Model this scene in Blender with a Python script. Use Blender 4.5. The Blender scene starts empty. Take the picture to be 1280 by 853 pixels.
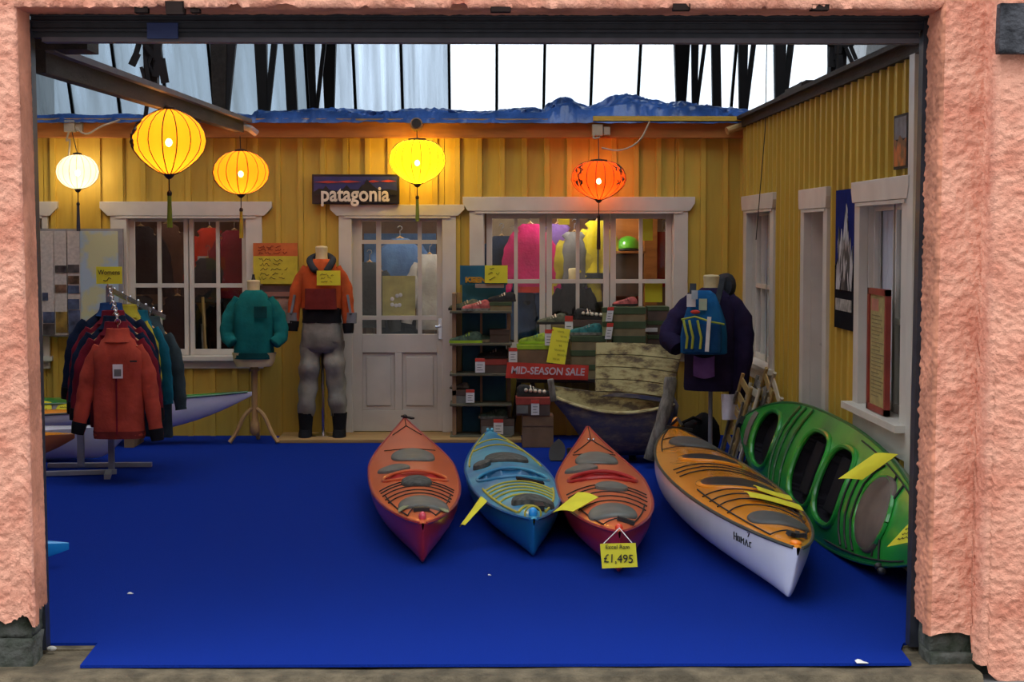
import bpy, bmesh, math, random
from mathutils import Vector, Matrix, Euler, noise
random.seed(7)
PI = math.pi
scene = bpy.context.scene
COL = scene.collection

# ---------------------------------------------------------------- camera
CAM_H = 1.79
F = 2200.0                      # focal length in pixels of the 1280 wide frame
PITCH = math.atan(132.5 / F)
YAW = math.atan(34.0 / F * math.cos(PITCH))
cam_data = bpy.data.cameras.new('camera')
cam_data.sensor_width = 36.0
cam_data.lens = F / 1280 * 36.0
cam_data.clip_end = 300
cam = bpy.data.objects.new('camera', cam_data)
COL.objects.link(cam)
cam.location = (0, 0, CAM_H)
cam.rotation_euler = (PI / 2 - PITCH, 0, -YAW)
scene.camera = cam
CAM_R = cam.rotation_euler.to_matrix()

# ---------------------------------------------------------------- sky, exposure
world = bpy.data.worlds.new('overcast_sky')
scene.world = world
world.use_nodes = True
wn = world.node_tree.nodes; wl = world.node_tree.links
wn.clear()
w_out = wn.new('ShaderNodeOutputWorld'); w_bg = wn.new('ShaderNodeBackground')
w_tc = wn.new('ShaderNodeTexCoord'); w_sep = wn.new('ShaderNodeSeparateXYZ')
w_ramp = wn.new('ShaderNodeValToRGB')
w_ramp.color_ramp.elements[0].position = 0.0
w_ramp.color_ramp.elements[0].color = (0.62, 0.68, 0.76, 1)
w_ramp.color_ramp.elements[1].position = 1.0
w_ramp.color_ramp.elements[1].color = (0.95, 0.99, 1.0, 1)
wl.new(w_tc.outputs['Generated'], w_sep.inputs[0])
wl.new(w_sep.outputs['Z'], w_ramp.inputs[0])
wl.new(w_ramp.outputs[0], w_bg.inputs['Color'])
w_bg.inputs['Strength'].default_value = 2.55
wl.new(w_bg.outputs[0], w_out.inputs[0])

vs = scene.view_settings
vs.view_transform = 'Standard'; vs.look = 'None'; vs.gamma = 1.0
vs.exposure = 0.16
vs.use_curve_mapping = False
scene.cycles.max_bounces = 8
scene.cycles.transparent_max_bounces = 16
scene.cycles.sample_clamp_indirect = 4.0

LAMP = 1.0                      # strength of all lantern bulbs

# ---------------------------------------------------------------- helpers
def ray(px, py):
    return CAM_R @ Vector(((px - 640) / F, (426.5 - py) / F, -1))

def at(px, py, Y):
    """world point seen at a pixel of the photograph, at the depth Y"""
    r = ray(px, py)
    return Vector((0, 0, CAM_H)) + r * (Y / r.y)

def onx(px, py, X):
    r = ray(px, py)
    return Vector((0, 0, CAM_H)) + r * (X / r.x)

def tag(o, label=None, cat=None, group=None, kind=None):
    if label: o['label'] = label
    if cat: o['category'] = cat
    if group: o['group'] = group
    if kind: o['kind'] = kind
    return o

def thing(name, label, cat, loc=(0, 0, 0), rot=(0, 0, 0), group=None, kind=None):
    o = bpy.data.objects.new(name, None)
    o.empty_display_size = 0.1
    COL.objects.link(o)
    o.location = loc; o.rotation_euler = rot
    return tag(o, label, cat, group, kind)

def copy_tree(o, parent=None):
    c = o.copy(); COL.objects.link(c); c.parent = parent
    for ch in list(o.children):
        copy_tree(ch, c)
    return c

class MB:
    """collects shapes; build() links them as one mesh object"""
    def __init__(self, M=None):
        self.v = []; self.f = []; self.mi = []; self.M = M or Matrix.Identity(4); self.m = 0
    def add(self, verts, faces, m=None):
        b = len(self.v)
        self.v += [self.M @ Vector(p) for p in verts]
        for f in faces:
            self.f.append([i + b for i in f]); self.mi.append(self.m if m is None else m)
        return self
    def box(self, x0, x1, y0, y1, z0, z1, m=None):
        vs_ = [(x, y, z) for x in (x0, x1) for y in (y0, y1) for z in (z0, z1)]
        return self.add(vs_, [(0, 1, 3, 2), (4, 6, 7, 5), (0, 4, 5, 1), (2, 3, 7, 6), (0, 2, 6, 4), (1, 5, 7, 3)], m)
    def bar(self, a, b, w, h, up=(0, 0, 1), m=None):
        """box section from a to b, w across, h along up"""
        a = Vector(a); b = Vector(b); d = (b - a).normalized(); up = Vector(up)
        s = d.cross(up).normalized()
        if s.length < 1e-5: s = Vector((1, 0, 0))
        u = s.cross(d).normalized()
        vs_ = [p + s * (i * w / 2) + u * (j * h / 2) for p in (a, b) for i in (-1, 1) for j in (-1, 1)]
        return self.add(vs_, [(0, 1, 3, 2), (4, 6, 7, 5), (0, 4, 5, 1), (2, 3, 7, 6), (0, 2, 6, 4), (1, 5, 7, 3)], m)
    def tube(self, pts, r, n=8, closed=False, m=None, cap=True):
        pts = [Vector(p) for p in pts]; k = len(pts)
        rr = r if isinstance(r, (list, tuple)) else [r] * k
        rings = []
        prev = None
        for i, p in enumerate(pts):
            if closed: d = pts[(i + 1) % k] - pts[i - 1]
            else: d = pts[min(i + 1, k - 1)] - pts[max(i - 1, 0)]
            d = d.normalized() if d.length > 1e-9 else Vector((0, 0, 1))
            if prev is None:
                s = d.cross(Vector((0, 0, 1)))
                if s.length < 0.05: s = d.cross(Vector((1, 0, 0)))
            else:
                s = prev - d * prev.dot(d)
            s.normalize(); prev = s; u = s.cross(d)
            rings.append([p + (s * math.cos(2 * PI * j / n) + u * math.sin(2 * PI * j / n)) * rr[i] for j in range(n)])
        return self.loft(rings, closed_rings=True, wrap=closed, cap=cap and not closed, m=m)
    def loft(self, rings, closed_rings=True, wrap=False, cap=True, m=None):
        n = len(rings[0]); k = len(rings)
        vs_ = [p for r in rings for p in r]; fs = []
        for i in range(k if wrap else k - 1):
            a = i * n; b = ((i + 1) % k) * n
            for j in range(n if closed_rings else n - 1):
                j2 = (j + 1) % n
                fs.append((a + j, a + j2, b + j2, b + j))
        if cap and closed_rings and not wrap:
            fs.append(tuple(range(n))[::-1]); fs.append(tuple((k - 1) * n + j for j in range(n)))
        return self.add(vs_, fs, m)
    def lathe(self, prof, c=(0, 0, 0), n=24, m=None, cap=True, sx=1, sy=1):
        c = Vector(c)
        rings = [[c + Vector((r * math.cos(2 * PI * j / n) * sx, r * math.sin(2 * PI * j / n) * sy, z)) for j in range(n)] for z, r in prof]
        return self.loft(rings, cap=cap, m=m)
    def prism(self, poly, y0, y1, m=None):
        """polygon in x,z pulled from y0 to y1"""
        n = len(poly)
        vs_ = [(x, y0, z) for x, z in poly] + [(x, y1, z) for x, z in poly]
        fs = [tuple(range(n)), tuple(range(2 * n - 1, n - 1, -1))]
        for i in range(n):
            j = (i + 1) % n
            fs.append((i, j, n + j, n + i))
        return self.add(vs_, fs, m)
    def ball(self, c, r, n=14, sx=1, sy=1, sz=1, m=None):
        k = max(6, n // 2)
        prof = [(-math.cos(PI * i / k) * r * sz, max(math.sin(PI * i / k) * r, 1e-4)) for i in range(k + 1)]
        return self.lathe(prof, c, n, m, True, sx, sy)
    def sheet(self, fn, nu, nv, t=0.004, m=None):
        """a thin curved panel fn(u,v)->point with real thickness"""
        P = [[Vector(fn(i / nu, j / nv)) for j in range(nv + 1)] for i in range(nu + 1)]
        def nrm(i, j):
            a = P[min(i + 1, nu)][j] - P[max(i - 1, 0)][j]; b = P[i][min(j + 1, nv)] - P[i][max(j - 1, 0)]
            c = a.cross(b)
            return c.normalized() if c.length > 1e-12 else Vector((0, 0, 1))
        vs_ = []; W = nv + 1; N = (nu + 1) * W
        for sgn in (1, -1):
            for i in range(nu + 1):
                for j in range(nv + 1):
                    vs_.append(P[i][j] + nrm(i, j) * (sgn * t / 2))
        fs = []
        for i in range(nu):
            for j in range(nv):
                a = i * W + j
                fs.append((a, a + W, a + W + 1, a + 1)); fs.append((N + a, N + a + 1, N + a + W + 1, N + a + W))
        rim = [(i, 0) for i in range(nu + 1)] + [(nu, j) for j in range(1, nv + 1)] + [(i, nv) for i in range(nu - 1, -1, -1)] + [(0, j) for j in range(nv - 1, 0, -1)]
        for q in range(len(rim)):
            a = rim[q][0] * W + rim[q][1]; b2 = rim[(q + 1) % len(rim)]; b = b2[0] * W + b2[1]
            fs.append((a, b, N + b, N + a))
        return self.add(vs_, fs, m)
    def build(self, name, mats, parent=None, smooth=False, local=False, bevel=0, sub=0, auto=None):
        me = bpy.data.meshes.new(name)
        off = Vector((0, 0, 0))
        if parent is not None and not local:
            p = parent
            while p is not None:
                off += Vector(p.location); p = p.parent
        me.from_pydata([v - off for v in self.v], [], self.f)
        if not isinstance(mats, (list, tuple)): mats = [mats]
        for m_ in mats: me.materials.append(m_)
        bm = bmesh.new(); bm.from_mesh(me)
        for f, i in zip(bm.faces, self.mi): f.material_index = i
        bmesh.ops.recalc_face_normals(bm, faces=bm.faces)
        if smooth:
            for f in bm.faces: f.smooth = True
            ang = math.radians(auto or 40)
            for e in bm.edges:
                if len(e.link_faces) == 2 and e.calc_face_angle(0) > ang: e.smooth = False
        bm.to_mesh(me); bm.free()
        o = bpy.data.objects.new(name, me); COL.objects.link(o)
        if parent is not None: o.parent = parent
        if bevel:
            md = o.modifiers.new('soft_edge', 'BEVEL'); md.width = bevel; md.segments = 2; md.limit_method = 'ANGLE'
        if sub:
            md = o.modifiers.new('smooth', 'SUBSURF'); md.levels = sub; md.render_levels = sub
        return o

def text(name, body, size, mat, parent, M, align='CENTER', bold=0.0, sx=1.0, shear=0.0):
    c = bpy.data.curves.new(name, 'FONT'); c.body = body; c.size = size; c.extrude = 0.001
    c.align_x = align; c.align_y = 'CENTER'; c.offset = bold; c.shear = shear
    c.resolution_u = 3
    c.materials.append(mat)
    tmp = bpy.data.objects.new(name, c); COL.objects.link(tmp)
    dg = bpy.context.evaluated_depsgraph_get()
    me = bpy.data.meshes.new_from_object(tmp.evaluated_get(dg)); me.name = name
    bpy.data.objects.remove(tmp); bpy.data.curves.remove(c)
    o = bpy.data.objects.new(name, me); COL.objects.link(o)
    if parent is not None: o.parent = parent
    o.matrix_local = M @ Matrix.Diagonal((sx, 1, 1, 1))
    return o
FACE = Matrix.Rotation(PI / 2, 4, 'X')        # text that faces the camera (-Y)

# ---------------------------------------------------------------- materials
def new_mat(name):
    m = bpy.data.materials.new(name); m.use_nodes = True
    nt = m.node_tree; nt.nodes.clear()
    out = nt.nodes.new('ShaderNodeOutputMaterial')
    return m, nt, out

def ramp(nt, stops):
    r = nt.nodes.new('ShaderNodeValToRGB'); e = r.color_ramp.elements
    while len(e) < len(stops): e.new(0.5)
    for i, (p, c) in enumerate(stops):
        e[i].position = p; e[i].color = (*c, 1)
    return r

def mat(name, col, rough=0.6, spec=0.4, var=0.12, scale=8.0, bump=0.0, bscale=60.0, metal=0.0, coat=0.0, rnd=0.0, stretch=None, col2=None, detail=4.0, lo=0.35, hi=0.65):
    """principled material, colour broken up by noise; rnd varies it from object to object"""
    m, nt, out = new_mat(name)
    b = nt.nodes.new('ShaderNodeBsdfPrincipled')
    nt.links.new(b.outputs[0], out.inputs[0])
    b.inputs['Roughness'].default_value = rough
    b.inputs['Specular IOR Level'].default_value = spec
    b.inputs['Metallic'].default_value = metal
    b.inputs['Coat Weight'].default_value = coat
    b.inputs['Coat Roughness'].default_value = 0.12
    tc = nt.nodes.new('ShaderNodeTexCoord')
    src = tc.outputs['Object']
    if stretch:
        mp = nt.nodes.new('ShaderNodeMapping'); mp.inputs['Scale'].default_value = stretch
        nt.links.new(src, mp.inputs[0]); src = mp.outputs[0]
    n = nt.nodes.new('ShaderNodeTexNoise'); n.inputs['Scale'].default_value = scale; n.inputs['Detail'].default_value = detail
    nt.links.new(src, n.inputs['Vector'])
    c2 = col2 or tuple(max(0, c * (1 - var * 2)) for c in col)
    r = ramp(nt, [(lo, c2), (hi, col)])
    nt.links.new(n.outputs['Fac'], r.inputs[0])
    cs = r.outputs[0]
    if rnd:
        oi = nt.nodes.new('ShaderNodeObjectInfo'); hs = nt.nodes.new('ShaderNodeHueSaturation')
        mr = nt.nodes.new('ShaderNodeMapRange'); mr.inputs['To Min'].default_value = 1 - rnd; mr.inputs['To Max'].default_value = 1 + rnd * 0.6
        nt.links.new(oi.outputs['Random'], mr.inputs[0]); nt.links.new(mr.outputs[0], hs.inputs['Value'])
        nt.links.new(cs, hs.inputs['Color']); cs = hs.outputs[0]
    nt.links.new(cs, b.inputs['Base Color'])
    if bump:
        bn = nt.nodes.new('ShaderNodeTexNoise'); bn.inputs['Scale'].default_value = bscale; bn.inputs['Detail'].default_value = 4
        nt.links.new(src, bn.inputs['Vector'])
        bp = nt.nodes.new('ShaderNodeBump'); bp.inputs['Strength'].default_value = bump; bp.inputs['Distance'].default_value = 0.02
        nt.links.new(bn.outputs['Fac'], bp.inputs['Height']); nt.links.new(bp.outputs[0], b.inputs['Normal'])
    return m

def glass_mat(name, tint, clear, gloss=0.08, dirt=(0.6, 0.65, 0.7), streak=None, rough=0.03):
    """window glass: lets light straight through, mirrors a little; dirt as a thin film"""
    m, nt, out = new_mat(name)
    tr = nt.nodes.new('ShaderNodeBsdfTransparent'); tr.inputs[0].default_value = (*tint, 1)
    gl = nt.nodes.new('ShaderNodeBsdfGlossy'); gl.inputs['Roughness'].default_value = rough
    mx = nt.nodes.new('ShaderNodeMixShader'); mx.inputs[0].default_value = gloss
    nt.links.new(tr.outputs[0], mx.inputs[1]); nt.links.new(gl.outputs[0], mx.inputs[2])
    last = mx
    if clear < 1:
        df = nt.nodes.new('ShaderNodeBsdfDiffuse'); df.inputs[0].default_value = (*dirt, 1)
        tl = nt.nodes.new('ShaderNodeBsdfTranslucent'); tl.inputs[0].default_value = (*dirt, 1)
        md = nt.nodes.new('ShaderNodeMixShader'); md.inputs[0].default_value = 0.5
        nt.links.new(df.outputs[0], md.inputs[1]); nt.links.new(tl.outputs[0], md.inputs[2])
        mo = nt.nodes.new('ShaderNodeMixShader')
        nt.links.new(mx.outputs[0], mo.inputs[1]); nt.links.new(md.outputs[0], mo.inputs[2])
        if streak:
            tc = nt.nodes.new('ShaderNodeTexCoord'); mp = nt.nodes.new('ShaderNodeMapping')
            mp.inputs['Scale'].default_value = streak
            n = nt.nodes.new('ShaderNodeTexNoise'); n.inputs['Scale'].default_value = 3.0; n.inputs['Detail'].default_value = 5
            oi = nt.nodes.new('ShaderNodeObjectInfo'); ad = nt.nodes.new('ShaderNodeVectorMath'); ad.operation = 'ADD'
            sc = nt.nodes.new('ShaderNodeMath'); sc.operation = 'MULTIPLY'; sc.inputs[1].default_value = 40
            nt.links.new(oi.outputs['Random'], sc.inputs[0])
            nt.links.new(tc.outputs['Object'], mp.inputs[0]); nt.links.new(mp.outputs[0], ad.inputs[0]); nt.links.new(sc.outputs[0], ad.inputs[1])
            nt.links.new(ad.outputs[0], n.inputs['Vector'])
            mr = nt.nodes.new('ShaderNodeMapRange'); mr.inputs['From Min'].default_value = 0.3; mr.inputs['From Max'].default_value = 0.7
            mr.inputs['To Min'].default_value = max(0, 1 - clear - 0.25); mr.inputs['To Max'].default_value = min(1, 1 - clear + 0.25)
            nt.links.new(n.outputs['Fac'], mr.inputs[0]); nt.links.new(mr.outputs[0], mo.inputs[0])
        else:
            mo.inputs[0].default_value = 1 - clear
        last = mo
    nt.links.new(last.outputs[0], out.inputs[0])
    return m

def shade_mat(name, col, see=0.35, dense=0.62):
    """thin silk: part of the light goes straight through, the rest is scattered"""
    m, nt, out = new_mat(name)
    tr = nt.nodes.new('ShaderNodeBsdfTransparent'); tr.inputs[0].default_value = (*[0.5 * c + 0.45 for c in col], 1)
    tl = nt.nodes.new('ShaderNodeBsdfTranslucent'); tl.inputs[0].default_value = (*[dense * c for c in col], 1)
    df = nt.nodes.new('ShaderNodeBsdfDiffuse'); df.inputs[0].default_value = (*[0.8 * c for c in col], 1)
    a = nt.nodes.new('ShaderNodeMixShader'); a.inputs[0].default_value = 0.3
    nt.links.new(tl.outputs[0], a.inputs[1]); nt.links.new(df.outputs[0], a.inputs[2])
    b = nt.nodes.new('ShaderNodeMixShader'); b.inputs[0].default_value = see
    nt.links.new(a.outputs[0], b.inputs[1]); nt.links.new(tr.outputs[0], b.inputs[2])
    nt.links.new(b.outputs[0], out.inputs[0])
    return m

def emit_mat(name, col, s):
    m, nt, out = new_mat(name)
    e = nt.nodes.new('ShaderNodeEmission'); e.inputs[0].default_value = (*col, 1); e.inputs[1].default_value = s
    nt.links.new(e.outputs[0], out.inputs[0])
    return m

def weathered(name, paint, wood, scale, stretch=(1, 1, 1), lo=0.45, hi=0.58, mid=None):
    """flaking paint over bare wood"""
    m, nt, out = new_mat(name)
    b = nt.nodes.new('ShaderNodeBsdfPrincipled'); nt.links.new(b.outputs[0], out.inputs[0])
    b.inputs['Roughness'].default_value = 0.8
    tc = nt.nodes.new('ShaderNodeTexCoord'); mp = nt.nodes.new('ShaderNodeMapping'); mp.inputs['Scale'].default_value = stretch
    nt.links.new(tc.outputs['Object'], mp.inputs[0])
    n = nt.nodes.new('ShaderNodeTexNoise'); n.inputs['Scale'].default_value = scale; n.inputs['Detail'].default_value = 7; n.inputs['Roughness'].default_value = 0.65
    nt.links.new(mp.outputs[0], n.inputs['Vector'])
    st = [(lo, wood), (hi, paint)] if mid is None else [(lo, wood), ((lo + hi) / 2, mid), (hi, paint)]
    r = ramp(nt, st)
    nt.links.new(n.outputs['Fac'], r.inputs[0]); nt.links.new(r.outputs[0], b.inputs['Base Color'])
    bp = nt.nodes.new('ShaderNodeBump'); bp.inputs['Strength'].default_value = 0.5; bp.inputs['Distance'].default_value = 0.01
    nt.links.new(n.outputs['Fac'], bp.inputs['Height']); nt.links.new(bp.outputs[0], b.inputs['Normal'])
    return m

M = {}
def roughcast(name, c1, c2, strength):
    """pink pebble-dash: blotchy colour, dense little lumps"""
    m, nt, out = new_mat(name)
    b = nt.nodes.new('ShaderNodeBsdfPrincipled'); nt.links.new(b.outputs[0], out.inputs[0])
    b.inputs['Roughness'].default_value = 0.9; b.inputs['Specular IOR Level'].default_value = 0.15
    tc = nt.nodes.new('ShaderNodeTexCoord')
    n = nt.nodes.new('ShaderNodeTexNoise'); n.inputs['Scale'].default_value = 6; n.inputs['Detail'].default_value = 8
    nt.links.new(tc.outputs['Object'], n.inputs['Vector'])
    r = ramp(nt, [(0.32, c2), (0.60, c1)]); nt.links.new(n.outputs['Fac'], r.inputs[0])
    nt.links.new(r.outputs[0], b.inputs['Base Color'])
    n2 = nt.nodes.new('ShaderNodeTexNoise'); n2.inputs['Scale'].default_value = 75; n2.inputs['Detail'].default_value = 3; n2.inputs['Roughness'].default_value = 0.6
    nt.links.new(tc.outputs['Object'], n2.inputs['Vector'])
    bp = nt.nodes.new('ShaderNodeBump'); bp.inputs['Strength'].default_value = strength; bp.inputs['Distance'].default_value = 0.012
    nt.links.new(n2.outputs['Fac'], bp.inputs['Height']); nt.links.new(bp.outputs[0], b.inputs['Normal'])
    return m
M['render'] = roughcast('pink_roughcast', (0.84, 0.40, 0.28), (0.66, 0.25, 0.165), 0.9)
M['render_smooth'] = mat('pink_smooth_render', (0.70, 0.28, 0.17), 0.85, 0.2, 0.2, 5, 0.4, 40)
M['black_stone'] = mat('blackened_stone', (0.075, 0.075, 0.085), 0.85, 0.3, 0.3, 14, 0.9, 40, col2=(0.02, 0.02, 0.024))
M['stone'] = mat('old_dark_stone', (0.09, 0.09, 0.08), 0.9, 0.2, 0.3, 11, 1.0, 26, col2=(0.028, 0.035, 0.022))
M['concrete'] = mat('worn_concrete', (0.16, 0.125, 0.08), 0.9, 0.2, 0.2, 9, 0.7, 50, col2=(0.075, 0.06, 0.04))
M['carpet'] = mat('blue_carpet', (0.007, 0.036, 0.35), 0.95, 0.05, 0.22, 260, 0.6, 420)
M['shutter'] = mat('dark_shutter_steel', (0.022, 0.024, 0.034), 0.45, 0.4, 0.2, 20)
M['grey_edge'] = mat('grey_rubber_edge', (0.10, 0.085, 0.10), 0.6)
M['blue_tape'] = mat('blue_tape', (0.02, 0.035, 0.12), 0.5)
M['dark_wood'] = mat('dark_beam_wood', (0.034, 0.027, 0.023), 0.7, 0.3, 0.25, 6, 0.3, 30, stretch=(4, 0.6, 4))
M['iron'] = mat('blackened_iron', (0.012, 0.012, 0.014), 0.6, 0.3)
M['yellow'] = mat('yellow_painted_board', (0.585, 0.395, 0.06), 0.55, 0.35, 0.035, 5, 0.10, 40, rnd=0.10, stretch=(6, 6, 0.7))
M['fascia'] = mat('orange_brown_fascia', (0.45, 0.17, 0.04), 0.6, 0.3, 0.15, 5, stretch=(0.6, 4, 4))
M['deckwood'] = mat('pale_plank', (0.42, 0.26, 0.10), 0.6, 0.3, 0.15, 6, stretch=(0.6, 5, 5))
M['white'] = mat('cream_white_gloss_paint', (0.63, 0.59, 0.52), 0.45, 0.4, 0.06, 4)
M['door'] = mat('grey_white_door_paint', (0.57, 0.535, 0.48), 0.45, 0.4, 0.06, 4)
M['glass'] = glass_mat('window_glass', (0.95, 0.96, 0.96), 1.0, 0.04)
M['chrome'] = mat('chrome', (0.75, 0.76, 0.8), 0.18, 0.5, 0.05, metal=1.0)
M['steel'] = mat('grey_painted_steel', (0.28, 0.29, 0.34), 0.4, 0.5, 0.1)
M['black'] = mat('black_plastic', (0.018, 0.018, 0.02), 0.45, 0.4)
M['black_rubber'] = mat('black_hatch_rubber', (0.075, 0.075, 0.075), 0.55, 0.4, 0.1)
M['grey_hatch'] = mat('grey_hatch_rubber', (0.16, 0.165, 0.15), 0.5, 0.4, 0.15)
M['card'] = mat('fluorescent_yellow_card', (0.78, 0.70, 0.045), 0.7, 0.2, 0.05, 6)
M['ink'] = mat('black_felt_ink', (0.02, 0.02, 0.025), 0.8)
M['paper'] = mat('white_paper', (0.78, 0.76, 0.74), 0.8)
M['red_print'] = mat('red_print', (0.62, 0.05, 0.03), 0.7)
M['cream'] = mat('cream_form', (0.70, 0.58, 0.33), 0.5, 0.4)
M['pine'] = mat('varnished_pine', (0.50, 0.30, 0.12), 0.45, 0.4, 0.15, 5, stretch=(4, 4, 0.7))
M['brownwood'] = mat('brown_stand_wood', (0.28, 0.17, 0.09), 0.5)
M['darkroom'] = mat('dim_shop_lining', (0.20, 0.10, 0.055), 0.9)
# ---------------------------------------------------------------- the hall
YB = 15.7          # face of the yellow back wall
XR = 2.31          # face of the yellow right wall
YF = 7.30          # outer face of the pink front wall
YI = 7.53          # inner end of its reveals
HALL_L, HALL_R, HALL_END = -7.5, 6.0, 31.0

def struct(name, mb, mats, **k):
    return tag(mb.build(name, mats, None, **k), kind='structure')

b = MB(); b.box(HALL_L, HALL_R, 7.60, HALL_END, -0.25, -0.0125)
struct('floor', b, M['concrete'])
b = MB(); b.box(-14, 14, -6.5, 7.60, -0.35, -0.06)
struct('ground', b, mat('wet_street', (0.20, 0.19, 0.18), 0.8, 0.3, 0.2, 4, 0.3, 30))
# worn sill under the shutter: uneven front lip
b = MB()
def sill(u, v):
    x = -2.05 + u * 4.1; y = 7.10 + v * 0.66
    return (x, y, -0.033 + 0.010 * noise.noise(Vector((x * 3, y * 9, 1))) - (0.05 if v < 0.05 else 0))
b.sheet(sill, 110, 18, 0.03)
struct('trim_1', b, M['concrete'], smooth=True)
# houses across the street (behind the viewer)
b = MB(); b.box(-14, 14, -7.2, -6.6, -0.1, 6.5)
struct('wall_opposite', b, mat('opposite_house_front', (0.30, 0.27, 0.24), 0.9))
# hall side and end walls
b = MB(); b.box(HALL_L - 0.2, HALL_L, 7.53, HALL_END, -0.1, 7.4)
struct('wall_left', b, mat('grey_hall_wall', (0.20, 0.19, 0.18), 0.9))
b = MB(); b.box(HALL_R, HALL_R + 0.2, 7.53, HALL_END, -0.1, 7.4)
struct('wall_hall_right', b, mat('grey_hall_side', (0.22, 0.21, 0.20), 0.9))
b = MB(); b.box(HALL_L, HALL_R, 28.6, 28.8, -0.1, 3.42)
struct('wall_hall_end', b, mat('grey_end_wall', (0.12, 0.12, 0.12), 0.9))

# pink front wall: roughcast modelled, thick reveals
def crag(p, amp):
    n1 = noise.noise(Vector((p.x * 38, p.y * 38, p.z * 48))); n2 = noise.noise(p * 85.0 + Vector((9, 3, 1))); n3 = noise.noise(p * 9.0)
    return amp * (0.75 * n1 + 0.5 * n2 + 0.3 * n3)
def strip_wall(name, prof, smooth_from, a, z0fn, z1, dz, axis='Z', amp=0.011, mats=None, lean=0.0):
    """prof: (x, y, nx, ny) across; swept upward (or along X for the lintel)"""
    vs_ = []; n = len(prof); k = int((z1 - min(z0fn(i) for i in range(n))) / dz) + 1
    for j in range(k + 1):
        for i, (x, y, nx, ny) in enumerate(prof):
            z0 = z0fn(i); t = z0 + (z1 - z0) * j / k
            p = Vector((x, y, t)) if axis == 'Z' else Vector((t, x, y))
            nn = Vector((nx, ny, 0)) if axis == 'Z' else Vector((0, nx, ny))
            d = crag(p + Vector((0, 0, 0)), amp if i < smooth_from else amp * 0.22)
            if axis == 'Z' and lean: p.x += lean * (1 - t / 2.72)
            vs_.append(p + nn * d)
    fs = []
    for j in range(k):
        for i in range(n - 1):
            c = j * n + i
            fs.append((c, c + 1, c + n + 1, c + n))
    mbx = MB(); mbx.add(vs_, fs)
    o = mbx.build(name, mats or [M['render']], smooth=True, auto=70)
    for p in o.data.polygons:
        if mats and (p.vertices[0] % n) >= smooth_from: p.material_index = 1
    return tag(o, kind='structure')
def line(x0, y0, x1, y1, n, nx, ny):
    return [(x0 + (x1 - x0) * i / n, y0 + (y1 - y0) * i / n, nx, ny) for i in range(n)]
XL1 = -1.921; XR1 = 1.888
# left pier, front face then reveal
pl = line(-2.5, YF, XL1 - 0.015, YF, 72, 0, -1) + [(XL1 - 0.006, YF + 0.003, 0.5, -0.8), (XL1, YF + 0.014, 1, -0.2)] + line(XL1, YF + 0.02, XL1, YI, 20, 1, 0) + [(XL1, YI, 1, 0), (-2.3, YI, 0, 1)]
def bot_l(i):
    x = pl[i][0]; base = 0.185 + 0.045 * noise.noise(Vector((x * 14, 0, 4))) + 0.02 * noise.noise(Vector((i * 0.7, 2, 4)))
    if x > -1.94: base += 0.06 * ((pl[i][1] - YF) / 0.23 > 0.4) - 0.03
    return base
wf = strip_wall('wall_front_left', pl, 75, 0, bot_l, 3.0, 0.008, lean=0.038, mats=[M['render'], M['render_smooth']])
# right pier: reveal, front face, then the thicker pilaster with its return
pr = [(2.4, YI, 0, 1), (XR1, YI, -1, 0)] + line(XR1, YI - 0.01, XR1, YF + 0.02, 20, -1, 0) + [(XR1, YF + 0.014, -1, -0.2), (XR1 + 0.006, YF + 0.003, -0.5, -0.8)]
nrev = len(pr)
pr += line(XR1 + 0.015, YF, 2.075, YF, 24, 0, -1) + line(2.078, YF - 0.005, 2.083, YF - 0.10, 9, -1, 0) + [(2.09, YF - 0.113, -0.5, -0.8)] + line(2.10, YF - 0.12, 2.7, YF - 0.12, 76, 0, -1)
def bot_r(i):
    x, y = pr[i][0], pr[i][1]; w = 0.02 * noise.noise(Vector((x * 17, y * 9, 8)))
    if x < 2.074: return 0.105 + w + (0.03 if i < nrev - 8 else 0)
    if x < 2.11: return 0.0 + w
    return -0.03 - 0.1 * min(1, (x - 2.11) * 4) + w
prr = list(range(len(pr)))
def strip_right():
    o = strip_wall('wall_front_right', pr, 999, 0, bot_r, 3.0, 0.008, lean=-0.026, mats=[M['render'], M['render_smooth']])
    n = len(pr)
    for p in o.data.polygons:
        if (p.vertices[0] % n) < nrev: p.material_index = 1
    return o
strip_right()
# lintel: ragged lower edge
ZL = 2.722
pt = line(YF, 3.6, YF, ZL + 0.012, 70, -1, 0) + [(YF + 0.004, ZL + 0.004, -0.7, -0.7), (YF + 0.014, ZL, -0.2, -1)] + line(YF + 0.02, ZL, YI, ZL, 14, 0, -1) + [(YI, ZL, 0, -1), (YI, 3.6, 1, 0)]
vs_ = []; k = 560; n = len(pt)
for j in range(k + 1):
    x = -2.5 + 5.2 * j / k
    for i, (y, z, ny, nz) in enumerate(pt):
        p = Vector((x, y, z)); d = crag(p, 0.012 if i < 71 else 0.005)
        if 60 <= i <= 74:          # crumbled render along the edge
            h = noise.noise(Vector((x * 7, 3, z * 5))) + 0.5 * noise.noise(Vector((x * 23, 5, z * 14)))
            if h > 0.34: d -= min(0.02, (h - 0.34) * 0.10)
        vs_.append(p + Vector((0, ny, nz)) * d)
fs = [(j * n + i, j * n + i + 1, (j + 1) * n + i + 1, (j + 1) * n + i) for j in range(k) for i in range(n - 1)]
b = MB(); b.add(vs_, fs)
o = b.build('wall_front_lintel', [M['render'], M['render_smooth']], smooth=True, auto=70)
for p in o.data.polygons:
    if (p.vertices[0] % n) >= 72: p.material_index = 1
tag(o, kind='structure')
# upper front wall to the roof, and wings beside the piers
b = MB()
b.box(-9, 9, YF, YI, 3.5, 7.5); b.box(-9, -2.45, YF + 0.005, YI, -0.1, 3.6); b.box(2.65, 9, YF - 0.1, YI, -0.1, 3.6)
struct('wall_front', b, M['render'])
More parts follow.
